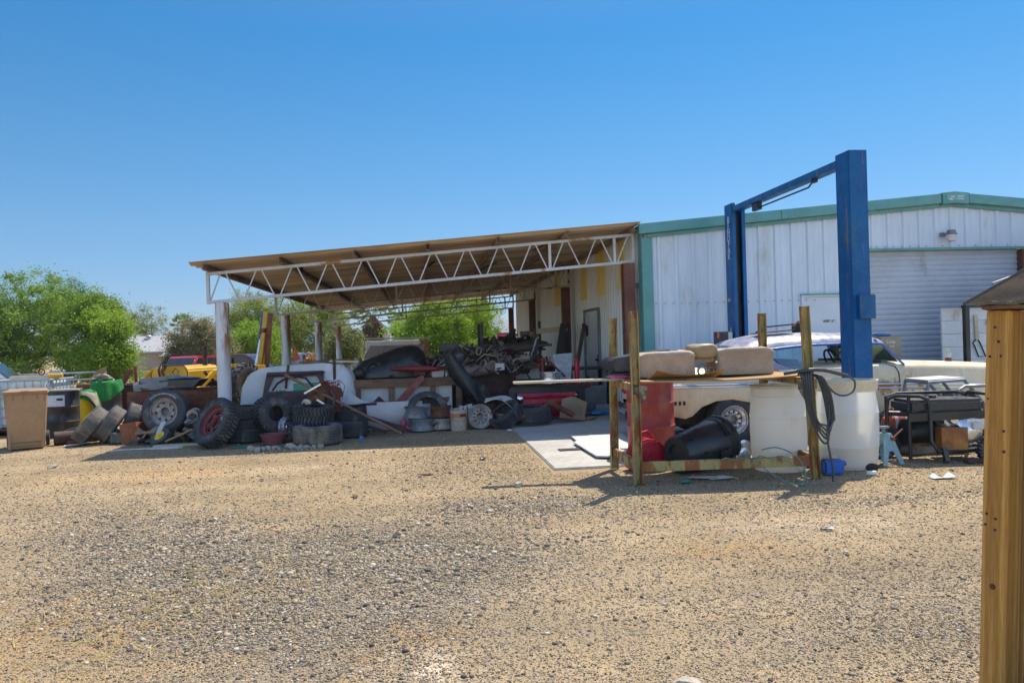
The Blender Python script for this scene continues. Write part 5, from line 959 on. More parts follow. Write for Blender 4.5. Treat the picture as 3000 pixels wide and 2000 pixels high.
# ------------------------------------------------------------------ vintage coupe on the slab
YC=10.5; car=thing('vintage_car','faded cream vintage hardtop car with a lavender roof between the blue lift columns','car',(5.2,YC,.02))
Oc=lambda: Off(car)
def lerp(T,x):
    for (a,b),(c,d) in zip(T,T[1:]):
        if x<=c: return b+(d-b)*(0 if c==a else max(0,(x-a)/(c-a)))
    return T[-1][1]
ZT=[(2.62,.70),(2.72,.86),(3.0,.95),(3.6,.99),(4.2,1.0),(5.2,1.0),(6.3,1.01),(6.9,1.0),(7.7,.96),(8.3,.92),(8.45,.74)]
ZBm=[(2.62,.50),(2.8,.44),(3.14,.42),(3.40,.39),(3.54,.42),(3.68,.54),(3.88,.61),(4.11,.625),(4.35,.575),(4.47,.48),(4.53,.30),(4.6,.25),(6.75,.25),(6.88,.30),(7.01,.48),(7.16,.60),(7.38,.625),(7.62,.57),(7.76,.44),(7.85,.38),(8.45,.48)]
HW=[(2.62,.72),(2.75,.84),(3.1,.89),(3.8,.905),(6,.91),(7.2,.905),(8.1,.86),(8.45,.70)]
xs_=sorted(set([2.62+i*.06 for i in range(98)]+[a for a,b in ZBm]))
xs_=[x for x in xs_ if x<=8.45]; RX_=lambda x: x if x>3.5 else 3.0+(x-2.54)/.96*.5
mb=Oc(); vs=[]; sec=None
for x in xs_:
    zt,zb,hw=lerp(ZT,x),lerp(ZBm,x),lerp(HW,x); S_=[(0,zt+.045),(.5,zt+.04),(.78,zt+.02),(.90,zt+.005),(.95,zt-.03),(.968,zt-.08),(.972,zt-.13),(.985,zt-.20),(1.0,zt-.27),(1.0,(zt+zb)/2-.05 if zb<.4 else zb+.06),(.99,zb+.03),(.975,zb),(.93,zb+.01),(.9,zb+.03),(0,zb+.03)]
    row=[(RX_(x),YC-hw*a,z) for a,z in S_]+[(RX_(x),YC+hw*a,z) for a,z in S_[-2:0:-1]]; sec=len(row); vs+=row
fs=[(i*sec+k,i*sec+(k+1)%sec,(i+1)*sec+(k+1)%sec,(i+1)*sec+k) for i in range(len(xs_)-1) for k in range(sec)]+[tuple(range(sec)),tuple(range((len(xs_)-1)*sec,len(xs_)*sec))[::-1]]
mb.add(vs,fs); part('body',mb,M['cream'],car,smooth=50)
part('underbody',Oc().box(3.2,7.9,YC-.60,YC+.60,.26,.60),M['gunk'],car,bev=.02)
# roof
ZR=[(4.20,1.235),(4.30,1.32),(4.5,1.41),(4.85,1.475),(5.5,1.495),(6.1,1.47),(6.35,1.435),(6.46,1.40)]; ZE=[(4.20,1.22),(4.5,1.24),(4.8,1.27),(5.2,1.305),(5.8,1.315),(6.3,1.305),(6.46,1.30)]; WR=[(4.2,.60),(4.5,.68),(5.2,.71),(6.2,.68),(6.46,.62)]
rx=[4.20+i*.0565 for i in range(41)]; mb=Oc(); vs=[]
for x in rx:
    zt,ze,hw=lerp(ZR,x),lerp(ZE,x),lerp(WR,x); h=zt-ze; row=[(0,zt),(.35,zt-.03*h),(.62,zt-.14*h),(.80,zt-.34*h),(.92,zt-.62*h),(.98,ze+.12*h),(1.0,ze),(.96,ze-.012),(.5,zt-.35*h-.02),(0,zt-.28*h-.02)]
    r=[(x,YC-hw*a,z) for a,z in row]+[(x,YC+hw*a,z) for a,z in row[-2:0:-1]]; sec=len(r); vs+=r
fs=[(i*sec+k,i*sec+(k+1)%sec,(i+1)*sec+(k+1)%sec,(i+1)*sec+k) for i in range(len(rx)-1) for k in range(sec)]+[tuple(range(sec)),tuple(range((len(rx)-1)*sec,len(rx)*sec))[::-1]]
mb.add(vs,fs); part('roof',mb,M['lavender'],car,smooth=50)
yside=lambda z,s:YC+s*(.83-(z-1.0)*.42)
def spoly(P,s,th=.02):
    mb=Oc(); n=len(P); vs=[(x,yside(z,s),z) for x,z in P]+[(x,yside(z,s)-s*th,z) for x,z in P]
    return mb.add(vs,[tuple(range(n)),tuple(range(2*n-1,n-1,-1))]+[(i,(i+1)%n,n+(i+1)%n,n+i) for i in range(n)])
for s in (-1,1):
    part('rear_pillar',spoly([(4.22,1.24),(4.62,1.255),(4.80,1.08),(4.97,1.01),(4.97,.99),(3.95,.99)],s,.03),M['lavender'],car,bev=.004)
    part('side_window',spoly([(4.66,1.25),(4.98,1.285),(5.20,1.30),(5.20,1.01),(4.98,1.01),(4.82,1.075)],s,.006),M['glass'],car,smooth=None)
    part('window_trim',Oc().tube([(4.25,yside(1.24,s)+s*.02,1.238),(4.6,yside(1.25,s)+s*.012,1.258),(4.9,yside(1.28,s)+s*.012,1.285),(5.3,yside(1.3,s)+s*.012,1.312),(5.9,yside(1.3,s)+s*.012,1.315),(6.34,yside(1.3,s)+s*.012,1.303)],.017,8),M['car_blue'],car)
    part('front_pillar',Oc().bar((6.36,yside(1.3,s),1.305),(6.62,yside(1.0,s),1.0),.035,.03),M['car_blue'],car,bev=.004)
    part('vent_bar',Oc().bar((5.24,yside(1.3,s),1.30),(5.16,yside(1.0,s),1.0),.03,.03),M['chrome'],car,bev=.003)
    part('side_trim',Oc().tube([(3.12,YC+s*.85,.845),(3.3,YC+s*.893,.84),(4.5,YC+s*.91,.83),(6.27,YC+s*.914,.755),(7.7,YC+s*.885,.71)],.012,8),M['chrome'],car)
    part('side_trim',Oc().tube([(3.12,YC+s*.855,.845),(3.3,YC+s*.897,.815),(4.5,YC+s*.914,.795),(6.27,YC+s*.916,.70),(7.7,YC+s*.888,.66)],.010,8),M['chrome'],car)
    part('door_seam',Oc().tube([(6.36,YC+s*.80,1.018),(6.46,YC+s*.868,.985),(6.50,YC+s*.888,.90),(6.50,YC+s*.908,.74),(6.46,YC+s*.912,.55),(6.38,YC+s*.912,.40),(6.30,YC+s*.905,.27)],.007,6),M['gunk'],car)
    part('door_seam',Oc().tube([(5.02,YC+s*.82,1.01),(5.02,YC+s*.885,.92),(5.02,YC+s*.911,.7),(5.06,YC+s*.912,.4),(5.08,YC+s*.905,.27)],.006,6),M['gunk'],car)
    part('door_seam',Oc().tube([(4.75,YC+s*.911,.36),(6.3,YC+s*.913,.36),(6.7,YC+s*.911,.36)],.005,6),M['gunk'],car)
    part('vent_slots',Oc().bx((3.31,YC+s*.894,.60),(.03,.012,.05)).bx((3.37,YC+s*.896,.60),(.03,.012,.05)).bx((3.43,YC+s*.898,.60),(.03,.012,.05)),M['gunk'],car,smooth=None)
    for x in (4.13,7.31):
        w_=Off(car); w_.M=w_.M@Matrix.Translation((x,YC+s*.77,.345))@Matrix.Rotation(R_(90 if s<0 else -90),4,'X'); t_=tyre(.325,.195,.21); w_.add(t_.v,t_.f); wt=part('wheel',w_,M['rubber'],car,smooth=40)
        w_=Off(car); w_.M=w_.M@Matrix.Translation((x,YC+s*.77,.345))@Matrix.Rotation(R_(90 if s<0 else -90),4,'X'); r_=rim(.195,.20,face=.035,holes=10,hc=.76,hub=.05,hole_w=.3,dish=.04); w_.add(r_.v,r_.f); part('rim',w_,pm('wheel_chrome',(.62,.62,.63),(.45,.44,.43),sc=5,rough=.3,metal=.8,rust=.14),wt,smooth=40)
part('door_handle',Oc().tube([(5.15,YC-.925,.80),(5.3,YC-.94,.80)],.012),M['chrome'],car)
part('windshield',Oc().grid(14,8,lambda u,v:(6.42+.22*v+.10*math.sin(math.pi*u)*1.0-.10,YC+(2*u-1)*(.64+.17*v),1.365-.32*v+.05*math.sin(math.pi*u)*(1-v)),thick=(.006,0,0)),M['glass'],car)
part('rear_window',Oc().grid(14,8,lambda u,v:(4.24-.42*v+.16*(2*u-1)**2*v,YC+(2*u-1)*(.58+.16*v),1.225-.205*v+.05*math.sin(math.pi*u)*(1-v)),thick=(0,0,.006)),M['glass'],car)
part('rear_window_trim',Oc().tube([(4.28-.10*math.sin(math.pi*k/14),YC+(2*k/14-1)*.64,1.235+.075*math.sin(math.pi*k/14)) for k in range(15)],.016,8),M['car_blue'],car)
part('steering_wheel',Oc().at((0,0,0)) and (lambda m:(setattr(m,'M',m.M@Matrix.Translation((5.86,YC-.36,1.055))@Matrix.Rotation(R_(62),4,'Y')),m.tor((0,0,0),.20,.014,28,8,'z').bar((-.2,0,0),(.2,0,0),.03,.015))[1])(Off(car)),M['dark'],car)
sb=part('seat',Oc().box(5.02,5.22,YC-.70,YC+.70,.60,1.12).box(4.55,5.0,YC-.70,YC+.70,.55,.86),pm('seat_brown',(.13,.085,.05),(.09,.06,.035),rough=.8),car,bev=.05)
part('dashboard',Oc().box(6.15,6.42,YC-.74,YC+.74,.86,1.075),M['dark'],car,bev=.05)
for y in (YC+.60,): 
    text_part('window_writing','HPL',car,M['letter_white'],.17,Vector((5.9,YC+.70,1.10))-car.location,(80,8,3))
part('bumper',Oc().tube([(3.12,YC-.88,.47),(3.02,YC-.78,.47),(2.97,YC-.4,.47),(2.96,YC,.47),(2.97,YC+.4,.47),(3.02,YC+.78,.47),(3.12,YC+.88,.47)],.06,10),M['chrome'],car); part('bumper',Oc().tube([(8.22,YC-.90,.45),(8.49,YC-.78,.45),(8.53,YC,.45),(8.49,YC+.78,.45),(8.22,YC+.90,.45)],.07,10),M['chrome'],car)
for s in (-1,1):
    part('headlight',Oc().blob((8.41,YC+s*.6,.70),(.1,.2,.2),1,0,3),M['chrome'],car); part('taillight',Oc().blob((3.04,YC+s*.6,.70),(.1,.22,.12),1,0,3),M['gas_red'],car)
part('fuel_cap',Oc().cyl((4.98,YC-.90,.905),(4.98,YC-.915,.90),.024,n=14),M['rusty'],car); 
solo('license_frame',MB().box(-.25,.30,-.14,.14,0,.012).bar((-.28,-.1,.02),(-.12,-.1,.085),.02,.02).bar((-.12,-.1,.085),(.3,-.1,.085),.03,.02),M['rusty_dark'],'rusty flat bracket lying on the car roof','bracket',(4.98,10.25,1.505),(0,-4,0),bev=.003)
solo('moss_lump',MB().blob((0,0,.075),(.22,.2,.19),6,.3,3),M['gunk'],'dark shaggy lump lying on the car roof','lump',(5.52,10.45,1.505))
# hood clutter
bt=thing('bottle','clear bottle with a red bottom standing on the car hood','bottle',(7.72,10.25,.99)); part('body',MB().lathe([(0,0),(.042,0),(.044,.01),(.044,.11),(.03,.15),(.014,.17),(.014,.185),(0,.185)],20),pm('bottle_plastic',(.45,.5,.48),(.38,.42,.40),rough=.2),bt); part('content',MB().lathe([(.0445,.005),(.0455,.01),(.0455,.06),(.0445,.065)],20),M['red_dull'],bt); part('cap',MB().cyl((0,0,.186),(0,0,.205),.016,n=12),M['yellow'],bt)
solo('tool_row',MB().bx((0,0,.015),(.2,.08,.03)).cyl((.03,0,.045),(.12,.02,.045),.02,n=10).bx((-.06,0,.045),(.06,.04,.03)),M['gunk'],'small dark tools lying on the car hood','tools',(6.85,10.4,1.04))
# ------------------------------------------------------------------ two post lift
LX,LN,LF,LH=5.14,8.25,11.6,3.61
lf=thing('car_lift','tall blue two post car lift with a top beam over the vintage car','car lift',(LX,LN,.02))
def cshape(mb,y,face):   # channel column, back plate at y, open towards the other column
    w,d,t=.112,.28,.012
    if face>0: mb.box(LX-w,LX+w,y,y+t,.02,LH); ya,yb=y+t+.0005,y+d; yl=(yb+.0005,yb+t)
    else: mb.box(LX-w,LX+w,y+d,y+d+t,.02,LH); ya,yb=y+t,y+d-.0005; yl=(y,y+t-.0005)
    mb.box(LX-w,LX-w+t,ya,yb,.02,LH); mb.box(LX+w-t,LX+w,ya,yb,.02,LH)
    mb.box(LX-w,LX-w+.06,*yl,.02,LH); mb.box(LX+w-.06,LX+w,*yl,.02,LH); return mb
part('column',cshape(Off(lf),LN,1),M['lift_blue'],lf,bev=.003); fcol=part('column',cshape(Off(lf),LF,-1),M['lift_blue'],lf,bev=.003)
part('column_inside',Off(lf).box(LX-.05,LX+.05,LF+.10,LF+.14,.02,LH-.06),M['black_metal'],lf,smooth=None); part('column_inside',Off(lf).box(LX-.05,LX+.05,LN+.12,LN+.16,.02,LH-.06),M['black_metal'],lf,smooth=None)
part('base_plate',Off(lf).box(LX-.25,LX+.25,LN-.1,LN+.35,.021,.045),M['lift_blue'],lf,bev=.004); part('base_plate',Off(lf).box(LX-.25,LX+.25,LF-.05,LF+.4,.021,.045),M['lift_blue'],lf,bev=.004)
part('top_beam',Off(lf).box(LX-.10,LX+.05,LN+.294,LF-.001,LH-.14,LH-.055),M['lift_blue'],lf,bev=.004)
part('safety_bar',Off(lf).tube([(LX-.03,LN+.95,LH-.155),(LX-.03,LN+1.08,LH-.22),(LX-.03,LN+2.6,LH-.22)],.012,8).box(LX-.06,LX+.0,LN+2.50,LN+2.72,LH-.25,LH-.142).box(LX-.05,LX-.01,LN+.88,LN+.98,LH-.19,LH-.142),M['black_metal'],lf)
part('cover_box',Off(lf).box(LX-.062,LX+.128,LN-.07,LN-.001,1.63,1.91),M['lift_blue'],lf,bev=.004)
part('cable_stop',Off(lf).cyl((LX-.115,LF+.14,2.05),(LX-.15,LF+.14,2.05),.035,n=16).box(LX-.13,LX-.113,LF+.12,LF+.16,1.35,1.60),M['galv'],lf)
part('control_box',Off(lf).box(LX-.40,LX-.13,LF+.06,LF+.20,1.33,1.54),M['black_plastic'],lf,bev=.008)
part('control_label',Off(lf).box(LX-.205,LX-.135,LF+.054,LF+.0595,1.38,1.53),M['paper'],lf,smooth=None); part('control_label',Off(lf).box(LX-.395,LX-.36,LF+.054,LF+.0595,1.43,1.53),M['orange'],lf,smooth=None)
part('swing_arm',Off(lf).bar((LX-.1,LN+.36,.14),(LX-.75,LN+.95,.12),.10,.08),M['lift_blue'],lf,bev=.006); part('swing_arm',Off(lf).bar((LX+.1,LN+.36,.14),(LX+.85,LN+.95,.12),.10,.08),M['lift_blue'],lf,bev=.006)
for i,chh in enumerate('BENDPAK'): text_part('letter',chh,lf,M['letter_white'],.145,Vector((LX-.1135,LF+.145,LH-.30-.10*i))-lf.location,(90,0,-90))
# ------------------------------------------------------------------ right edge: stand, generator, kart, cabinet, canopy
js=thing('jack_stand','pale blue steel jack stand beside the cream barrel','jack stand',(5.07,7.80,0),(0,0,14))
A_=[(-.06,.345),(.06,.345),(.155,0),(.095,0),(.03,.15),(-.03,.15),(-.095,0),(-.155,0)]
for r in (-1,1):
    mb=MB(); mb.M=Matrix.Translation((0,r*.05,.345))@Matrix.Rotation(R_(r*13),4,'X')@Matrix.Translation((0,0,-.345)); mb.prism(A_,-.004,.004); part('leg',mb,M['stand_blue'],js,bev=.002)
part('head',MB().prism([(-.058,.22),(.058,.22),(.052,.35),(-.052,.35)],-.062,.062),M['stand_blue'],js,bev=.006)
part('post',MB().cyl((0,0,.345),(0,0,.40),.022,n=12).box(-.06,.06,-.03,.03,.40,.425),M['grey_metal'],js,bev=.004); part('ratchet',MB().at((.05,-.07,.29)).cyl((0,-.02,0),(0,.02,0),.025,n=14).bar((0,0,0),(.13,-.02,.10),.02,.012),M['rusty'],js)
gn=thing('generator','black framed portable generator with a rusty muffler','generator',(5.85,8.05,0),(0,0,-8))
def hoop(x,y0,y1,zt,zb): return [(x,y0,zb),(x,y0,.18),(x,y0,zt-.1),(x,y0+(y1-y0)*.06,zt-.025),(x,y0+(y1-y0)*.18,zt),(x,y1-(y1-y0)*.18,zt),(x,y1-(y1-y0)*.06,zt-.025),(x,y1,zt-.1),(x,y1,.18),(x,y1,zb)]
fl=[(-.56,-.05,.10),(-.555,-.05,.22),(-.55,-.05,.62),(-.535,-.06,.70),(-.47,-.10,.735),(-.27,-.24,.735),(-.205,-.285,.70),(-.19,-.30,.62),(-.185,-.30,.24),(-.14,-.33,.14),(-.02,-.34,.11)]
part('frame',MB().tube(fl,.021,10).tube([(-.365,-.18,.72),(-.365,-.19,.02)],.020,8).tube([(-.56,-.05,.10),(-.45,.02,.12),(-.42,.05,.14)],.021,8).tube([(-.14,-.34,.11),(.56,-.20,.11)],.021,8).tube([(-.55,-.02,.53),(-.19,-.28,.53)],.03,8).tube([(-.42,.24,.12),(-.42,.24,.70),(-.3,.24,.735),(.4,.24,.735),(.52,.24,.7),(.52,.24,.1)],.02,8).tube([(.52,-.28,.1),(.52,-.28,.7),(.52,-.2,.735),(.52,.18,.735),(.52,.24,.7)],.02,8).tube([(-.42,.24,.12),(.52,.24,.12)],.02,8).bar((-.42,-.28,.5),(.5,-.28,.52),.02,.09),M['black_metal'],gn)
part('tank',MB().prism([(-.40,-.26),(.44,-.26),(.48,-.1),(.44,.2),(-.40,.2)],.545,.69,'z'),M['black_plastic'],gn,bev=.035); part('tank_cap',MB().cyl((0,0,.69),(0,0,.72),.04,n=16),M['black_plastic'],gn)
part('engine',MB().blob((.27,-.16,.34),(.34,.30,.36),3,.16,3,.7).box(.20,.42,-.32,-.12,.37,.47).box(.05,.4,-.1,.15,.14,.30).cyl((.08,-.22,.44),(.08,-.10,.44),.07,n=18),M['alu'],gn,bev=.008)
part('valve_cover',MB().box(.24,.42,-.37,-.30,.36,.44),M['ply_white'],gn,bev=.012)
part('alternator',MB().tube([(-.34,0,.30),(-.02,0,.30)],.15,22),M['black_metal'],gn); part('fan_cover',MB().tube([(.40,-.05,.28),(.52,-.05,.28)],.16,22),M['black_metal'],gn)
part('muffler',MB().box(-.09,.20,-.34,-.20,.135,.385).cyl((.02,-.345,.20),(.02,-.338,.20),.014,n=10),M['muffler'],gn,bev=.035)
part('air_filter',MB().at((.10,-.24,.47),(90,0,0)).lathe([(0,-.03),(.05,-.03),(.06,0),(.05,.03),(0,.03)],18),M['alu'],gn)
part('hose',MB().tube([(.1,-.27,.40),(.22,-.30,.36),(.34,-.28,.44),(.42,-.25,.50)],.010,6),M['dark'],gn)
part('foot',MB().bar((-.05,-.36,.02),(-.07,-.34,.16),.05,.05).cyl((-.06,-.35,0),(-.06,-.35,.025),.03,n=10),M['black_metal'],gn)
for y in (-.33,.33):
    w_=MB(); w_.M=Matrix.Translation((.45,y,.13))@Matrix.Rotation(R_(90),4,'X'); t_=tyre(.13,.06,.09,'lug',22); w_.add(t_.v,t_.f); wt=part('wheel',w_,M['rubber'],gn,smooth=40); w_=MB(); w_.M=Matrix.Translation((.45,y,.13))@Matrix.Rotation(R_(90),4,'X'); part('rim',w_.lathe([(0,-.04),(.05,-.04),(.063,-.045),(.063,.045),(.05,.04),(0,.04)],20),M['paper'],wt)
kt=thing('go_kart','grey tube framed go kart behind the generator','go kart',(6.60,8.75,.02),(0,0,-4))
part('cage',MB().tube([(-.40,-.1,.45),(-.34,-.1,.80),(.12,-.1,.82),(.36,-.1,.52)],.022,8).tube([(-.40,.4,.45),(-.34,.4,.80),(.12,.4,.82),(.36,.4,.52)],.022,8).tube([(-.02,-.18,.50),(-.0,-.18,.70),(.08,-.18,.745),(.36,-.18,.745),(.48,-.18,.55)],.022,8).tube([(-.34,-.1,.80),(-.08,-.1,.50)],.022,8).tube([(-.34,-.1,.80),(-.34,.4,.80)],.022,8).tube([(.12,-.1,.82),(.12,.4,.82)],.022,8).tube([(.2,-.1,.74),(.34,-.1,.5)],.02,8).tube([(-.5,-.1,.25),(.7,-.1,.25)],.025,8).tube([(-.5,.4,.25),(.7,.4,.25)],.025,8).tube([(-.40,-.1,.45),(-.42,-.1,.25)],.022,8).tube([(.36,-.1,.52),(.42,-.1,.25)],.022,8).tube([(-.40,.4,.45),(-.42,.4,.25)],.022,8).tube([(.36,.4,.52),(.42,.4,.25)],.022,8),M['grey_metal'],kt)
part('roof_panel',MB().bx((-.11,.15,.835),(.48,.5,.012),(0,-2,0)),M['ply_white'],kt,bev=.003); part('seat',MB().box(-.2,.2,.0,.35,.27,.34).box(-.26,-.2,.0,.35,.27,.62),M['black_plastic'],kt,bev=.02); part('floor',MB().box(-.4,.6,-.08,.38,.252,.262),M['black_metal'],kt,smooth=None)
for x in (-.4,.62):
    for y in (-.3,.55):
        w_=MB(); w_.M=Matrix.Translation((x,y,.20))@Matrix.Rotation(R_(90),4,'X'); t_=tyre(.20,.09,.16,'lug',20); w_.add(t_.v,t_.f); wt=part('wheel',w_,M['rubber'],kt,smooth=40); w_=MB(); w_.M=Matrix.Translation((x,y,.20))@Matrix.Rotation(R_(90),4,'X'); part('rim',w_.lathe([(0,-.05),(.07,-.05),(.093,-.07),(.093,.07),(.07,.05),(0,.05)],20),M['grey_metal'],wt)
at=thing('air_tank','orange and white striped tank lying behind the generator frame','tank',(5.92,8.70,.0),(0,0,-6)); part('shell',MB().at((0,0,.34),(0,90,0)).lathe([(0,-.26),(.06,-.25),(.10,-.20),(.11,-.14),(.11,.14),(.10,.20),(.06,.25),(0,.26)],28),M['orange'],at)
for x in (-.13,.0,.13): part('stripe',MB().at((x,0,.34),(0,90,0)).lathe([(.1105,-.022),(.1125,-.02),(.1125,.02),(.1105,.022)],28),M['ply_white'],at)
part('valve',MB().cyl((-.17,0,.44),(-.17,0,.50),.02,n=10).cyl((-.17,-.03,.49),(-.17,.03,.49),.03,n=12),M['orange'],at); part('leg',MB().box(-.2,-.16,-.1,.1,0,.26).box(.16,.2,-.1,.1,0,.26),M['dark'],at)
solo('engine_block',MB().box(-.2,.2,-.12,.12,0,.24).cyl((-.1,-.13,.12),(-.1,.13,.12),.08,n=18).box(-.16,.0,-.1,.1,.24,.30),M['grey_metal'],'grey small engine block on the ground below the striped tank','engine',(5.90,8.42,0),(0,0,10),bev=.012)
mb=MB(); mb.tube([(-.4,0,.02),(-.1,-.05,.16),(.15,.0,.03)],.018,8).tube([(-.2,.1,.03),(.2,.05,.2)],.016,8).tube([(-.36,-.08,.16),(.1,-.1,.02),(.3,-.05,.10)],.014,8).tube([(-.45,.1,.22),(-.35,.0,.02)],.02,8)
solo('metal_rods',mb,M['alu'],'silver and black rods tangled on the ground left of the generator','rods',(5.62,8.55,0))
solo('tyre',tyre(.2,.10,.12),M['rubber'],'small tyre leaning behind the jack stand','tyre',(5.42,8.35,.18),(0,0,0),None,(-.4,-.85,.3),smooth=40)
solo('thermos',MB().lathe([(0,0),(.035,0),(.035,.06),(.03,.065),(0,.065)],18),M['gas_red'],'small red capped jar behind the jack stand','jar',(5.62,8.95,.30))
solo('jar_stand',MB().box(-.16,.16,-.1,.1,0,.28),M['galv'],'grey metal box under the red capped jar','metal box',(5.60,8.95,.02),(0,0,6),bev=.006)
solo('brick',MB().box(-.09,.09,-.04,.04,0,.045),M['rusty'],'reddish brick on the ground by the wood post','brick',(6.08,7.40,0),(0,0,12),bev=.004)
solo('brick',MB().box(-.10,.10,-.05,.05,0,.04),M['rusty_dark'],'dark brick beside the generator wheel','brick',(6.02,7.62,0),(0,0,-5),bev=.004)
solo('paper_scrap',MB().grid(8,5,lambda u,v:(u*.22-.11,v*.1-.05,.006+.035*math.sin(u*9)*v*v+.012*u),thick=(0,0,.002)),M['paper'],'torn paper scrap on the dirt in front of the generator','paper',(5.12,6.93,0),(0,0,-10))
fc=thing('filing_cabinet','tan steel filing cabinet before the roller door','filing cabinet',(7.86,12.05,.02),(0,0,-4)); part('body',MB().box(-.19,.19,-.24,.3,0,1.36),M['tan_metal'],fc,bev=.006)
for z in (.08,.40,.72,1.04):
    dr=part('drawer',MB().box(-.175,.175,-.262,-.2405,z,z+.29),M['tan_metal'],fc,bev=.004); part('handle',MB().box(-.05,.05,-.285,-.2625,z+.14,z+.16),M['galv'],dr,bev=.003)
text_part('chalk_writing','Line',fc,M['letter_white'],.085,(0,-.264,1.24),(90,0,0))
solo('blue_cloth',MB().blob((0,0,.02),(.3,.24,.05),3,.35,3),M['car_blue'],'dark blue cloth lying on the filing cabinet','cloth',(7.82,12.0,1.382))
cn=thing('shed_canopy','small dark tin shed canopy at the right before the roller door','canopy',(8.92,11.4,.02))
mb=MB(); A,Cc,D,E_=Vector((-.12,-.1,1.85)),Vector((2.4,-.9,3.36)),Vector((2.6,1.05,1.88)),Vector((3.4,.3,2.9))
mb.grid(16,10,lambda u,v:(A+(Cc-A)*u*(1-v*.0)+(D-A)*v*(1-u*.35)+Vector((0,0,.012*math.sin(v*60)))),thick=(0,0,.012)); part('roof',mb,pm('tin_brown',(.12,.10,.085),(.21,.17,.13),sc=1.6,rough=.7,st=(.3,1,3),rust=.15),cn)
part('rake',MB().bar(A+Vector((-.01,-.02,.0)),Cc+Vector((0,-.02,0)),.03,.045),M['black_metal'],cn); part('brace',MB().bar(A+Vector((.62,.1,.33)),A+Vector((2.0,.25,.72)),.04,.04),M['galv'],cn)
part('post',MB().box(-.045,.035,-.05,.03,0,1.84),M['black_metal'],cn,bev=.004); part('beam',MB().box(-.02,2.4,.031,.08,1.79,1.84),M['black_metal'],cn,bev=.003)
pb=thing('tool_board','pale horizontal board wall under the tin canopy','board wall',(9.3,11.95,.02))
for k in range(8): part('board',MB().box(-.42,1.6,-.02,.02,.02+k*.225,.02+k*.225+.218),M['shell_white'],pb,bev=.003)
tl=thing('hand_saw','hand saw hanging on the pale board wall','saw',(9.50,11.90,1.70)); part('blade',MB().prism([(-.035,0),(.03,0),(.045,-.42),(-.02,-.42)],-.006,.006),M['board_pale'],tl); part('handle',MB().tube([(-.01,0,-.42),(-.07,0,-.48),(-.03,0,-.56),(.03,0,-.72),(.16,0,-.72),(.08,0,-.52),(.03,0,-.43)],.012,6),M['dark'],tl)
solo('red_tape',MB().tor((0,0,0),.05,.022,18,8,'y'),M['pink'],'pink red tape roll hung on the pale board wall','tape roll',(9.78,11.9,1.56))
# wood post close to the camera with a little shingled roof
VX=Fw*2.85+Rt*1.833; pg=thing('wood_post','knotted timber post with a shingled cap close to the camera','post',(VX.x,VX.y,0))
vd=math.degrees(math.atan2(VX.y,VX.x)); rz=vd-90-27
t=NT('post_wood'); 
wv=t.n.new('ShaderNodeTexWave'); wv.wave_type='RINGS'; wv.rings_direction='Z'; t.l(t.sc((1,1,.045),t.raw),wv.inputs[0]); wv.inputs['Scale'].default_value=17; wv.inputs['Distortion'].default_value=2.2; wv.inputs['Detail'].default_value=4; wv.inputs['Detail Scale'].default_value=1.6
c=t.mix(t.rng(wv.outputs['Fac'],.2,.95),(.56,.295,.075),(.42,.20,.046)); c=t.mix(t.rng(t.noise(9,6,.6,co=t.sc((1,1,.12),t.raw)),.45,.7,0,.55),c,(.21,.105,.035)); c=t.mix(1.,c,t.grey(t.rng(t.noise(160,4,.7,co=t.sc((1,1,.05),t.raw)),.3,.7,.8,1.18)),'MULTIPLY')
st_=t.rng(t.noise(14,5,.6,co=t.sc((1,1,.14),t.raw)),.63,.72); c=t.mix(t.math('MULTIPLY',st_,.6),c,(.075,.055,.04)); t.set(Base_Color=c,Roughness=.75,Specular_IOR_Level=.25); t.bump(wv.outputs['Fac'],.12,.004); PW=t.m
hwd=.043; Sh=Matrix(((1,0,.045,-.045*0),(0,1,0,0),(0,0,1,0),(0,0,0,1)))
mb=MB(); mb.M=Matrix.Rotation(R_(rz),4,'Z'); mb.box(-hwd,hwd,-hwd,hwd+.12,0,1.558); pst=part('timber',mb,PW,pg,bev=.004)
pg.rotation_euler=(0,R_(3.1),0); pg.location=(VX.x-.046,VX.y-.004,0)
def onface(u,z,r): 
    m=MB(); m.M=Matrix.Rotation(R_(rz),4,'Z'); m.cyl((u,-hwd+.002,z),(u,-hwd-.0015,z),r,n=14); return m
for i,(u,z) in enumerate(((-.010,1.496),(.004,1.457),(-.026,1.416),(.013,1.418),(.028,1.215),(-.026,.985),(.006,.975),(-.030,.955),(.004,.945))): part('nail_hole',onface(u,1.5+(z-1.5)*1.38,.0050),M['gunk'],pst)
for u,z,r in ((.0,.79,.011),(.030,1.16,.006),(-.030,1.30,.004)): part('knot',onface(u,1.5+(z-1.5)*1.38,r),pm('knot_brown',(.12,.05,.018),(.06,.028,.012),sc=60,rough=.8),pst)
mb=MB(); mb.M=Matrix.Rotation(R_(rz+18),4,'Z'); mb.grid(20,8,lambda u,v:(-.075+.50*u,-.10+.24*v,1.572+.030*u+.008*math.sin(u*21)*.4+.004*math.sin(u*63+v*9)),thick=(0,0,.011)); part('roof',mb,M['asphalt_shingle'],pg)
mb=MB(); mb.M=Matrix.Rotation(R_(rz+18),4,'Z'); mb.grid(12,4,lambda u,v:(-.06+.46*u,-.085+.2*v,1.561+.012*u),thick=(0,0,.012)); part('roof_board',mb,M['wood_old'],pg)
mb=MB(); mb.M=Matrix.Rotation(R_(rz),4,'Z'); mb.box(hwd+.022,hwd+.34,.055,.10,0,1.53); part('shade_board',mb,M['gunk'],pg,bev=.003)  # dark board at the edge, added to shade the post's right face
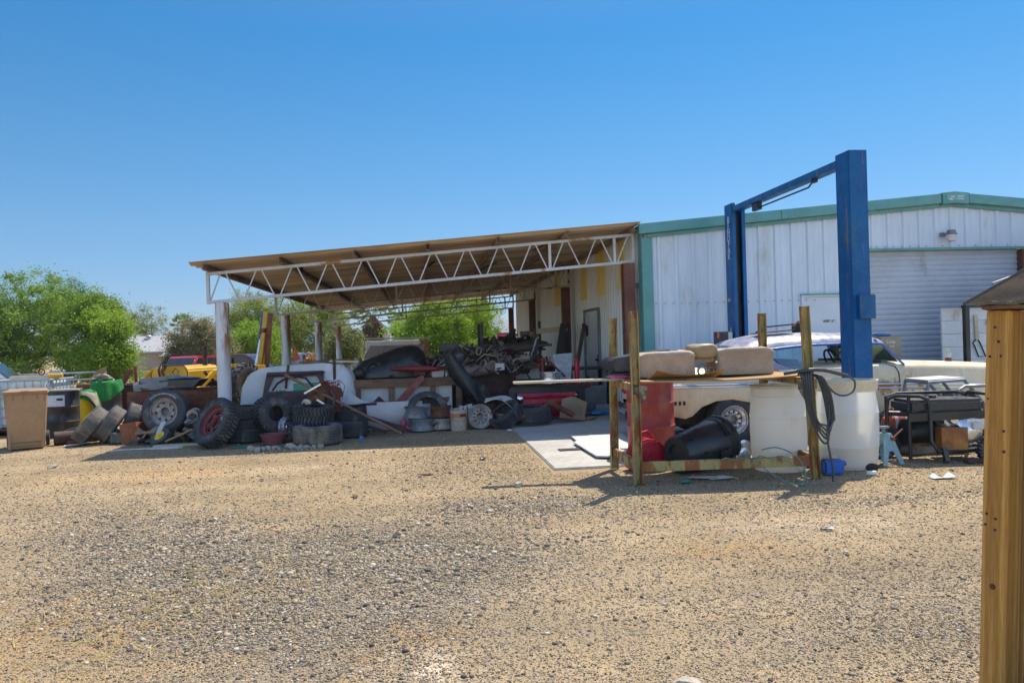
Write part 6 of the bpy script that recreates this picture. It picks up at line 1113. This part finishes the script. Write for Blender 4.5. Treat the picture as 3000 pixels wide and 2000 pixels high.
# ------------------------------------------------------------------ trees and shrubs
LEAF={'mesquite':leafmat('leaf_mesquite',(.075,.15,.014),(.22,.33,.035)),'lime':leafmat('leaf_lime',(.10,.19,.012),(.28,.40,.03)),'pale':leafmat('leaf_pale',(.13,.18,.03),(.29,.33,.07)),
'dark':leafmat('leaf_dark',(.05,.115,.015),(.14,.24,.03)),'oleander':leafmat('leaf_oleander',(.11,.15,.045),(.34,.28,.16)),'dry':leafmat('leaf_dry',(.30,.14,.03),(.45,.25,.08)),'palm':leafmat('leaf_palm',(.08,.15,.03),(.22,.30,.09)),'shrub':leafmat('leaf_shrub',(.08,.12,.03),(.24,.25,.08))}
def leaf_mesh(name,C,tint,n,sig,ll,lw,seed,mat,parent,droop=0.):
    q=np.random.default_rng(seed); N=len(C)*n; P=np.repeat(C,n,0)+q.normal(0,1,(N,3))*sig*q.uniform(.4,1.25,(N,1))*np.repeat(q.uniform(.55,1.35,(len(C),1)),n,0)*np.array([1,1,.8])
    if droop: P[:,2]-=np.abs(q.normal(0,droop,N))
    d=q.normal(0,1,(N,3)); d[:,2]=d[:,2]*.7-droop*.8; d/=np.linalg.norm(d,axis=1,keepdims=True); b=np.cross(d,q.normal(0,1,(N,3))); b/=np.linalg.norm(b,axis=1,keepdims=True)
    kk=np.repeat(q.uniform(.6,1.5,(len(C),1)),n,0); L=ll*kk*q.uniform(.5,1.5,(N,1)); W=lw*kk*q.uniform(.6,1.4,(N,1)); V=np.stack([P-d*L*.5,P+b*W*.5,P+d*L*.5,P-b*W*.5],1).reshape(-1,3)
    T=np.clip(np.repeat(tint,n)+q.normal(0,.16,N),0,1); me=bpy.data.meshes.new(name); me.vertices.add(4*N); me.vertices.foreach_set('co',V.astype(np.float32).ravel()); me.loops.add(4*N); me.loops.foreach_set('vertex_index',np.arange(4*N,dtype=np.int32)); me.polygons.add(N); me.polygons.foreach_set('loop_start',np.arange(0,4*N,4,dtype=np.int32)); me.update(calc_edges=True)
    vattr(me,'tint',np.repeat(T,4)); me.materials.append(mat); return link(bpy.data.objects.new(name,me),parent)
def tree(x,y,zt,w,kind,label,seed,zb=.6,d=None,n=150,per=70,sig=.26,ll=.15,lw=.06,lob=7,name='tree',cat='tree',group='trees and shrubs beyond the yard',droop=.0,stems=1,trunk_r=.14,gap=.75):
    q=np.random.default_rng(seed); g=gz(x,y); d=d or w*.9; o=thing(name,label,cat,(x,y,g),group=group); Hh=zt-g; zb=max(.1,zb)
    Ls=[]
    for i in range(lob):
        a=q.uniform(0,6.28); r=q.uniform(.1,.62); k=q.uniform(.0,1.0); rr=q.uniform(.24,.42)*w*.9; rz=rr*q.uniform(.6,.95)
        cz=zb+rz*.8+(Hh-zb-rz*1.5)*k; Ls.append((np.array([math.cos(a)*r*w*.5*(1-.45*k),math.sin(a)*r*d*.5*(1-.45*k),max(zb+rz*.6,min(Hh-rz*.8,cz))]),np.array([rr,rr,rz])))
    Ls.append((np.array([q.uniform(-.1,.1)*w,0,Hh-w*.22]),np.array([w*.3,w*.3,w*.24])))
    C=[];T=[]
    for i in range(n):
        c,r=Ls[i%len(Ls)]; u=q.normal(0,1,3); u/=np.linalg.norm(u); C.append(c+u*r*q.uniform(.35,1.0)**.6*gap/.75*.9); T.append(q.uniform(.1,.9))
    C=np.array(C); C[:,2]=np.maximum(C[:,2],zb*.8); leaf_mesh('crown',C,np.array(T),int(per*1.55),sig,ll*.76,lw*.8,seed+1,LEAF[kind],o,droop)
    mb=MB()
    for s in range(stems):
        bx_=(q.uniform(-.25,.25)*(stems>1),q.uniform(-.2,.2)*(stems>1)); top=np.array([bx_[0]*2.2,bx_[1]*2.2,zb+(Hh-zb)*.25]); mb.tube([(bx_[0],bx_[1],-.1),(bx_[0]*1.3+.04,bx_[1]*1.3,top[2]*.5),tuple(top)],[trunk_r*1.25,trunk_r,trunk_r*.75],9)
        for c,r in Ls[s::stems]:
            m_=(top+c)/2+q.normal(0,.12,3); mb.tube([tuple(top),tuple(m_),tuple(c)],[trunk_r*.6,trunk_r*.4,trunk_r*.16],7)
            for k in range(3):
                e=c+q.normal(0,.55,3)*r; mb.tube([tuple(m_*.35+c*.65),tuple((c+e)/2+q.normal(0,.08,3)),tuple(e)],[trunk_r*.25,trunk_r*.14,.012],5)
    part('trunk',mb,M['trunk'],o); return o
tree(-22.0,44,5.75,7.8,'mesquite','big bushy green tree at the left edge beyond the pipe gate',1,zb=.25,n=560,per=80,lob=20,gap=.95)
tree(-26.8,46,5.6,6.5,'dark','dark green tree cut off by the left picture edge',2,zb=.3,n=300,per=60,lob=11,gap=.95)
tree(-22.9,52,6.5,3.8,'dark','taller dark tree showing above the big bushy tree',3,zb=1.2,n=260,per=70,lob=11,gap=.9)
tree(-17.6,43.5,4.5,3.8,'mesquite','medium green tree between the big bushy tree and the lime green one',4,zb=.15,n=320,per=75,lob=12,gap=.95)
tree(-15.7,40.5,3.4,2.5,'lime','bright lime green drooping tree beside the far house',5,zb=.0,n=340,per=75,droop=.12,lob=11,gap=.95)
tree(-16.8,42.2,3.9,2.8,'lime','yellow green tree just left of the drooping lime tree',6,zb=.1,n=220,per=70,gap=.95)
tree(-33,97,6.8,8,'shrub','thin olive tree standing behind the far house',7,zb=1.5,n=150,per=45,sig=.4,ll=.22,lw=.09,gap=.9)
tree(-14.7,48,2.5,2.2,'oleander','left brownish oleander bush behind the red pickup',8,zb=.1,n=200,per=75,stems=3,name='bush',cat='bush',gap=.95); tree(-13.2,47.5,3.3,4.2,'oleander','taller brown pink oleander bush right of the far palm',9,zb=.1,n=260,per=75,stems=3,name='bush',cat='bush',gap=.95,lob=10)
tree(-12.0,54,5.2,6.0,'pale','pale feathery desert tree behind the front column',10,zb=.3,n=420,per=80,ll=.17,lw=.045,stems=2,droop=.1,lob=13,gap=.95); tree(-9.2,56,5.8,5.6,'pale','pale feathery desert tree behind the second column',11,zb=.3,n=420,per=80,ll=.17,lw=.045,stems=2,droop=.1,lob=13,gap=.95); tree(-7.2,58,5.0,4.4,'lime','light green desert tree behind the second and third columns',12,zb=.2,n=300,per=75,ll=.17,lw=.05,droop=.1,gap=.95,lob=10)
tree(-10.6,50,3.2,4.4,'lime','low bright green brush below the pale feathery trees',13,zb=.0,n=260,per=70,stems=3,name='bush',cat='bush',gap=.95,lob=10)
tree(-3.95,40,2.2,1.7,'shrub','olive grey shrub in front of the shaggy palm',14,zb=.0,n=190,per=75,stems=3,name='bush',cat='bush',gap=.95); tree(-5.55,39,1.0,1.0,'dry','orange dry bush between the second and third columns',15,zb=.0,n=60,per=60,sig=.12,ll=.10,stems=3,name='bush',cat='bush',trunk_r=.04)
tree(-5.3,47,3.0,2.2,'shrub','small olive shrub seen between the two far columns',16,zb=.0,n=140,per=65,name='bush',cat='bush',stems=2,gap=.95)
tree(1.0,45,4.2,5.6,'lime','wide lime green tree seen under the carport roof',17,zb=.0,n=560,per=80,lob=18,stems=2,gap=.95); tree(3.0,46.5,4.6,4.2,'lime','right half of the lime green trees seen under the carport',18,zb=.1,n=360,per=80,lob=12,gap=.95); tree(-1.6,58,3.0,1.8,'lime','small lime tree between the palms and the wide lime tree',19,zb=.1,n=170,per=65,gap=.95)
tree(5.4,70,4.5,3,'mesquite','green tree beyond the pink red crate',25,zb=.3,n=90,per=50)
qt=np.random.default_rng(50); C=[];T=[]
for i in range(520):
    x=qt.uniform(-95,14); y=qt.uniform(118,134); C.append((x,y,gz(x,y)+qt.uniform(.1,1)**1.3*(2.6+1.5*math.sin(x*.31)+.8*math.sin(x*1.1)))); T.append(qt.uniform(.1,.8))
tl_=leaf_mesh('treeline',np.array(C),np.array(T),46,.85,.55,.25,51,LEAF['shrub'],None); tl_['kind']='stuff'; tl_['label']='far low line of desert scrub and trees'
def palm(x,y,zt,R,label,seed,skirt,trunk_r=.22):
    q=random.Random(seed); g=gz(x,y); o=thing('palm',label,'palm',(x,y,g),group='fan palms beyond the yard'); zc=zt-g-R*.55; me_v=[];me_f=[];tn=[]
    def blade(p0,p1,w):
        d=(p1-p0); b=d.cross(Vector((q.uniform(-1,1),q.uniform(-1,1),q.uniform(-.3,.3)))).normalized()*w; n=len(me_v); me_v.extend([p0-b*.4,p0+b*.4,p0+d*.6+b,p1,p0+d*.6-b]); me_f.append((n,n+1,n+2,n+3,n+4))
    for i in range(46):
        a=q.uniform(0,6.28); el=q.uniform(-.5,1.35); dr=Vector((math.cos(a)*math.cos(el),math.sin(a)*math.cos(el),math.sin(el))); c=Vector((0,0,zc)); f=c+dr*R*q.uniform(.5,.62); side=dr.cross(Vector((0,0,1))).normalized(); up=side.cross(dr); tt_=q.uniform(.1,.9); n0=len(me_v)
        blade(c,f,.02)
        for k in range(15):
            t=(k-7)/7*1.25; dd=dr*math.cos(t)+side*math.sin(t)*.95+up*(.15-.35*abs(t))+Vector((0,0,-.18)); blade(f,f+dd.normalized()*R*.46*(1-.2*abs(t)),.035)
        tn+= [tt_]*(len(me_v)-n0)
    me=bpy.data.meshes.new('crown'); me.from_pydata([tuple(v) for v in me_v],[],me_f); vattr(me,'tint',np.array(tn)); me.materials.append(LEAF['palm']); link(bpy.data.objects.new('crown',me),o)
    part('trunk',MB().cyl((0,0,-.1),(0,0,zc),trunk_r,trunk_r*.8,12),M['trunk'],o)
    if skirt:
        mb=MB()
        for i in range(520):
            a=q.uniform(0,6.28); z=zc-q.uniform(0,.45)*skirt; r0=trunk_r*.9; r1=q.uniform(.35,1.0)*R*.62; l=q.uniform(.5,1)*skirt; p0=Vector((r0*math.cos(a),r0*math.sin(a),z)); p1=Vector((r1*math.cos(a+q.uniform(-.3,.3)),r1*math.sin(a),z-l)); mb.bar(p0,p0*.35+p1*.65+Vector((0,0,l*.15)),.05,.02); mb.bar(p0*.35+p1*.65+Vector((0,0,l*.15)),p1,.035,.015)
        part('skirt',mb,pm('palm_skirt',(.19,.10,.045),(.10,.055,.025),sc=3,rough=.9),o,smooth=None)
    return o
palm(-3.75,60,4.9,2.1,'big fan palm with a shaggy brown skirt seen under the carport',1,2.3); palm(-2.0,80,4.5,1.2,'slim far palm right of the shaggy palm',2,0,.12); palm(-24.7,82,4.9,1.25,'distant palm showing above the roof cooler',3,0,.2)
# ------------------------------------------------------------------ far house, fence, vehicles
hx,hy=-30.5,88; g0=gz(hx,hy); hs=thing('house','low tan house with a pale grey roof far behind the lime tree','house',(hx,hy,g0))
part('wall',MB().box(-8,6.5,0,9,-.2,2.65),M['stucco'],hs); part('roof',MB().prism([(-.7,2.62),(4.5,4.45),(9.7,2.62),(9.7,2.45),(4.5,4.28),(-.7,2.45)],-8.6,3.0,'x').prism([(-2.6,2.05),(2.6,3.3),(2.6,3.18),(-2.6,1.92)],2.2,6.8,'x'),M['roof_grey'],hs); part('window',MB().box(-3,-1.4,-.03,.02,.9,2.0),M['glass_dark'],hs); part('door',MB().box(5.3,6.2,-.03,.02,0,2.0),M['wood_old'],hs); part('fascia',MB().box(2.2,6.8,-2.64,-2.601,1.86,2.06),M['trunk'],hs)
rvn=part('roof_vent',MB().cyl((-.9,3.5,3.85),(-.9,3.5,4.3),.22,n=14).blob((-.9,3.5,4.4),(.75,.75,.3),1,0,2),M['galv'],hs)
cl=thing('roof_cooler','white swamp cooler box standing on the far house roof','cooler',(-26.1,89.5,g0+2.9)); mb=MB().box(-.8,.8,-.7,.7,.1,1.35)
for k in range(9): mb.box(-.7+k*.16,-.64+k*.16,-.72,-.701,.25,1.2)
part('body',mb,M['ply_white'],cl); part('base',MB().box(-.85,.85,-.75,.75,-.1,.099),M['galv'],cl)
solo('block_wall',MB().box(-4.5,3.2,-.1,.1,-.2,.62),M['concrete'],'low grey block wall in front of the far house','wall',(-27.2,80,gz(-27,80)))
fz=thing('pipe_fence','galvanised pipe rail fence across the left of the yard','fence',(-13.4,30,gz(-13.4,30)))
for x in (-4.6,-1.55,1.5): part('post',MB().cyl((x,0,-.2),(x,0,1.36),.05,n=12),M['galv'],fz)
for z in (.45,.70,.98,1.24): part('rail',MB().tube([(-4.6,.06,z),(1.5,.06,z+.03)],.028,8),M['galv'],fz)
def pickup(name,label,x,y,hd,paint,cab='suv'):
    g=gz(x,y); o=thing(name,label,'pickup',(x,y,g),(0,0,hd)); L=2.6
    lo=[(-L,.55),(-L,1.08),(-L+.05,1.12),(1.15,1.14),(2.25,1.02),(2.45,.92),(2.48,.55),(2.15,.5),(2.05,.72),(1.85,.86),(1.55,.86),(1.35,.72),(1.25,.48),(-1.15,.48),(-1.25,.72),(-1.45,.86),(-1.75,.86),(-1.95,.72),(-2.05,.5)]
    part('body',MB().prism(lo,-.95,.95),paint,o,bev=.05)
    x0=-.75 if cab=='pickup' else -2.45
    part('cab',MB().prism([(x0-.05,1.13),(x0+.12,1.74),(x0+.3,1.80),(.35,1.80),(.52,1.75),(1.2,1.13)],-.80,.80),paint,o,bev=.06)
    part('windshield',MB().add([(.55,-.70,1.70),(.55,.70,1.70),(1.16,.76,1.16),(1.16,-.76,1.16),(.60,-.70,1.715),(.60,.70,1.715),(1.21,.76,1.175),(1.21,-.76,1.175)],[(0,1,2,3),(7,6,5,4),(0,4,5,1),(1,5,6,2),(2,6,7,3),(3,7,4,0)]),M['glass_dark'],o)
    for s in (-1,1):
        for a,b in (((-.10,.48),) if cab=='pickup' else ((-.10,.48),(-1.05,-.2),(-2.2,-1.15))):
            sl_=.42 if b==.48 else 0; part('side_window',MB().prism([(a,1.2),(b+sl_,1.2),(b,1.68),(a,1.68)],s*.795,s*.815),M['glass_dark'],o,smooth=None)
        part('headlight',MB().box(2.44,2.505,s*.60-.16,s*.60+.16,.72,.92),M['chrome'],o,bev=.01); part('mirror',MB().box(.75,.88,s*.98-.12,s*.98+.12,1.18,1.38),M['chrome'],o,bev=.02)
        for wx in (-1.6,1.7):
            w_=MB(); w_.M=Matrix.Translation((wx,s*.83,.37))@Matrix.Rotation(R_(90),4,'X'); w_.lathe([(0,-.11),(.22,-.11),(.34,-.12),(.37,-.09),(.37,.09),(.34,.12),(.22,.11),(0,.11)],28); wt=part('wheel',w_,M['rubber'],o); w_=MB(); w_.M=Matrix.Translation((wx,s*.95,.37))@Matrix.Rotation(R_(90),4,'X'); part('rim',w_.lathe([(0,-.02),(.2,-.02),(.2,.02),(0,.02)],20),M['alu'],wt)
    part('grille',MB().box(2.47,2.50,-.42,.42,.70,.92),M['dark'],o,smooth=None); part('bumper',MB().box(2.46,2.62,-.95,.95,.46,.64),M['chrome'],o,bev=.03); return o
pickup('parked_truck','bright red pickup truck parked nose left beyond the yellow tractor',-12.1,41,256,M['pickup_red'])
pickup('parked_truck','dark maroon truck parked behind the white front column',-8.1,35.2,-8,M['pickup_maroon'],'pickup')
pickup('parked_truck','white car roof showing above the tote tank at the left edge',-15.6,28.5,12,pm('car_white',(.62,.63,.64),rough=.3,fine=.03,bump=0))
pickup('parked_truck','pale blue vehicle far off between the second and third columns',-4.6,43,20,pm('car_slate',(.30,.36,.42),rough=.3,bump=0))
pickup('parked_truck','small white truck far under the trees at the left',-25.6,62,5,M['ply_white'],'pickup')
tr=thing('tractor','yellow backhoe tractor with its digging boom raised behind the columns','tractor',(-5.75,22.4,gz(-5.75,22.4)+.10),(0,0,math.degrees(math.atan2(-.94,-.36))))
part('hood',MB().prism([(-.33,.85),(-.33,1.22),(-.24,1.34),(.24,1.34),(.33,1.22),(.33,.85)],.55,1.85,'x'),M['yellow'],tr,bev=.03)
part('grille',MB().prism([(-.37,.72),(-.37,1.2),(-.26,1.36),(.26,1.36),(.37,1.2),(.37,.72)],1.852,1.90,'x').box(1.899,1.93,-.30,.30,.74,.98),M['yellow'],tr,bev=.015); part('badge',MB().tor((1.905,0,1.18),.10,.012,4,6,'x'),M['dark'],tr)
for s in (-1,1):
    part('loader_arm',MB().bar((.35,s*.60,1.25),(1.2,s*.62,1.10),.09,.15).bar((1.2,s*.62,1.12),(2.3,s*.64,.42),.09,.14).bar((.5,s*.60,.5),(.32,s*.60,1.32),.09,.26),M['yellow'],tr,bev=.012); part('lift_cylinder',MB().tube([(.6,s*.55,.55),(1.5,s*.58,1.15)],.045,10),M['black_metal'],tr)
    for wx,wr,ww in ((0,.66,.36),(1.6,.38,.22)):
        w_=MB(); w_.M=Matrix.Translation((wx,s*.74,wr))@Matrix.Rotation(R_(90),4,'X'); t_=tyre(wr,wr*.55,ww,'lug',22); w_.add(t_.v,t_.f); wt=part('wheel',w_,M['rubber'],tr,smooth=40); w_=MB(); w_.M=Matrix.Translation((wx,s*.74,wr))@Matrix.Rotation(R_(90),4,'X'); part('rim',w_.lathe([(0,-.05),(wr*.3,-.05),(wr*.56,-.12),(wr*.56,.12),(wr*.3,.05),(0,.05)],24),M['yellow'],wt)
part('hydraulics',MB().tube([(2.0,-.4,1.0),(2.05,-.4,1.25),(1.9,-.42,1.4),(1.7,-.45,1.3)],.025,8).tube([(2.0,-.2,.95),(2.1,-.25,1.2),(2.0,-.3,1.38),(1.8,-.3,1.25)],.025,8),M['black_metal'],tr); part('exhaust',MB().cyl((.95,.2,1.33),(.95,.2,1.85),.065,n=14).tube([(.4,.3,1.2),(.42,.3,2.4)],.03,8),M['rusty_dark'],tr)
part('chassis',MB().box(-.6,1.8,-.3,.3,.45,.849).box(-.5,.4,-.45,.45,.85,1.0),M['rusty_dark'],tr,bev=.02); part('seat',MB().box(-.3,.1,-.25,.25,1.0,1.12).box(-.34,-.24,-.25,.25,1.12,1.5),M['black_plastic'],tr,bev=.03); part('bucket',MB().prism([(2.3,.1),(2.35,.62),(2.45,.66),(2.9,.12),(2.6,.05)],-.85,.85),M['rusty'],tr,bev=.01)
part('swing_tower',MB().box(-1.15,-.7,.2,.75,.4,1.25).box(-1.0,-.8,-.6,-.5,.6,1.75),M['yellow'],tr,bev=.02)
part('boom',MB().bar((-1.25,.40,.8),(-1.55,.55,2.85),.04,.17).bar((-1.3,.5,1.2),(-1.45,.56,2.2),.20,.12),M['yellow'],tr,bev=.01); part('boom_side',MB().bar((-1.25,.66,.8),(-1.55,.70,2.80),.05,.16).cyl((-1.44,.42,2.25),(-1.44,.60,2.25),.10,n=16),M['rusty_orange'],tr,bev=.006); part('valve_bank',MB().box(1.75,1.98,-.92,-.72,.7,1.22).box(1.78,1.95,-.70,-.48,.62,1.30).tube([(1.99,-.82,.8),(2.04,-.8,1.1),(1.9,-.6,1.34)],.025,8),M['yellow'],tr,bev=.012); part('grille_edge',MB().tube([(1.915,-.37,.72),(1.915,-.37,1.2),(1.915,-.26,1.36),(1.915,.26,1.36),(1.915,.37,1.2),(1.915,.37,.72)],.016,6).tube([(1.925,-.36,1.0),(1.925,.36,1.0)],.010,6).tube([(1.925,0,.74),(1.925,0,1.0)],.010,6),M['rusty_dark'],tr); part('boom_cylinder',MB().tube([(-1.35,.26,1.1),(-1.5,.38,2.0)],.06,10).tube([(-1.5,.38,2.0),(-1.62,.5,2.8)],.035,10),M['alu'],tr); part('boom_hose',MB().tube([(-1.62,.40,2.85),(-1.5,.34,2.2),(-1.5,.3,1.9)],.03,8),M['car_blue'],tr)
solo('flag',MB().prism([(0,0),(.22,.05),(.04,.48)],-.006,.006).cyl((0,0,-1.6),(0,0,.5),.012,n=8),M['orange'],'small orange flag on a whip beside the raised boom','flag',(-4.05,24.5,1.05),(0,0,0))
aw=thing('tin_awning','bright white corrugated awning roof behind the bench','awning',(-1.0,27,gz(-1,27)))
mb=MB(); P=[(-1.0+i*.05,.012*(1 if i%2 else -1)) for i in range(41)]; vs=[]
for x,z in P: vs+=[(x,-.9,1.06+z),(x+.12,.9,1.46+z),(x,-.9,1.06+z-.01),(x+.12,.9,1.46+z-.01)]
fs=[f for i in range(40) for f in ((4*i,4*i+4,4*i+5,4*i+1),(4*i+2,4*i+3,4*i+7,4*i+6))]; mb.add(vs,fs); part('roof',mb,M['ply_white'],aw,smooth=None)
for x in (-.95,.95):
    for y in (-.85,.85): part('post',MB().box(x-.03,x+.03,y-.03,y+.03,-.3,1.04+.34*(y>0)),M['ply_white'],aw)
part('valance',MB().grid(12,3,lambda u,v:(-.9+1.8*u,-.93+.05*math.sin(u*7)*v,1.04-.30*v*(1-.5*u)),thick=(0,.006,0)),M['tan_sheet'],aw)
rv=thing('travel_trailer','low white trailer with a wooden end standing behind the awning','trailer',(-1.05,31.5,gz(-1,31.5))); part('body',MB().box(-1.2,1.0,-.8,.8,.15,1.66),M['shell_white'],rv,bev=.06); part('panel',MB().box(1.002,1.35,-.75,.75,.2,1.6),M['wood_old'],rv); part('rail',MB().bar((-1.2,-.82,1.74),(1.4,-.82,1.71),.05,.06),M['ply_white'],rv); part('vent',MB().box(-.45,-.3,-.5,-.3,1.661,1.98),M['ply_white'],rv); part('window',MB().box(-.5,.2,-.82,-.801,.9,1.3),M['glass_dark'],rv)
for s in (-1,1): part('wheel',MB().at((0,s*.7,.33),(90,0,0)).lathe([(0,-.1),(.33,-.1),(.33,.1),(0,.1)],24),M['rubber'],rv)
solo('water_heater',MB().lathe([(0,0),(.13,0),(.13,.42),(.11,.46),(0,.47)],24),M['tan_sheet'],'tan upright tank standing left of the awning','tank',(-2.25,27.2,gz(-2.2,27.2)+.585)); solo('dark_cabinet',MB().box(-.4,.4,-.3,.3,0,1.0).box(-.42,.42,-.32,.32,1.001,1.04),M['rusty_dark'],'dark cabinet under the tan upright tank','cabinet',(-2.2,27.2,gz(-2.2,27.2)-.46),bev=.01)
hz_=MB().box(-4300,4300,-120,5300,-4.5,62); m_=bpy.data.materials.new('haze'); m_.use_nodes=True; n_=m_.node_tree.nodes; n_.clear(); ou=n_.new('ShaderNodeOutputMaterial'); pv=n_.new('ShaderNodeVolumePrincipled'); pv.inputs['Color'].default_value=(.75,.85,1,1); pv.inputs['Density'].default_value=.00022; m_.node_tree.links.new(pv.outputs[0],ou.inputs['Volume'])
o=part('haze',hz_,m_,None,smooth=None); o['kind']='stuff'; o['label']='thin blue air between the yard and the far hills'
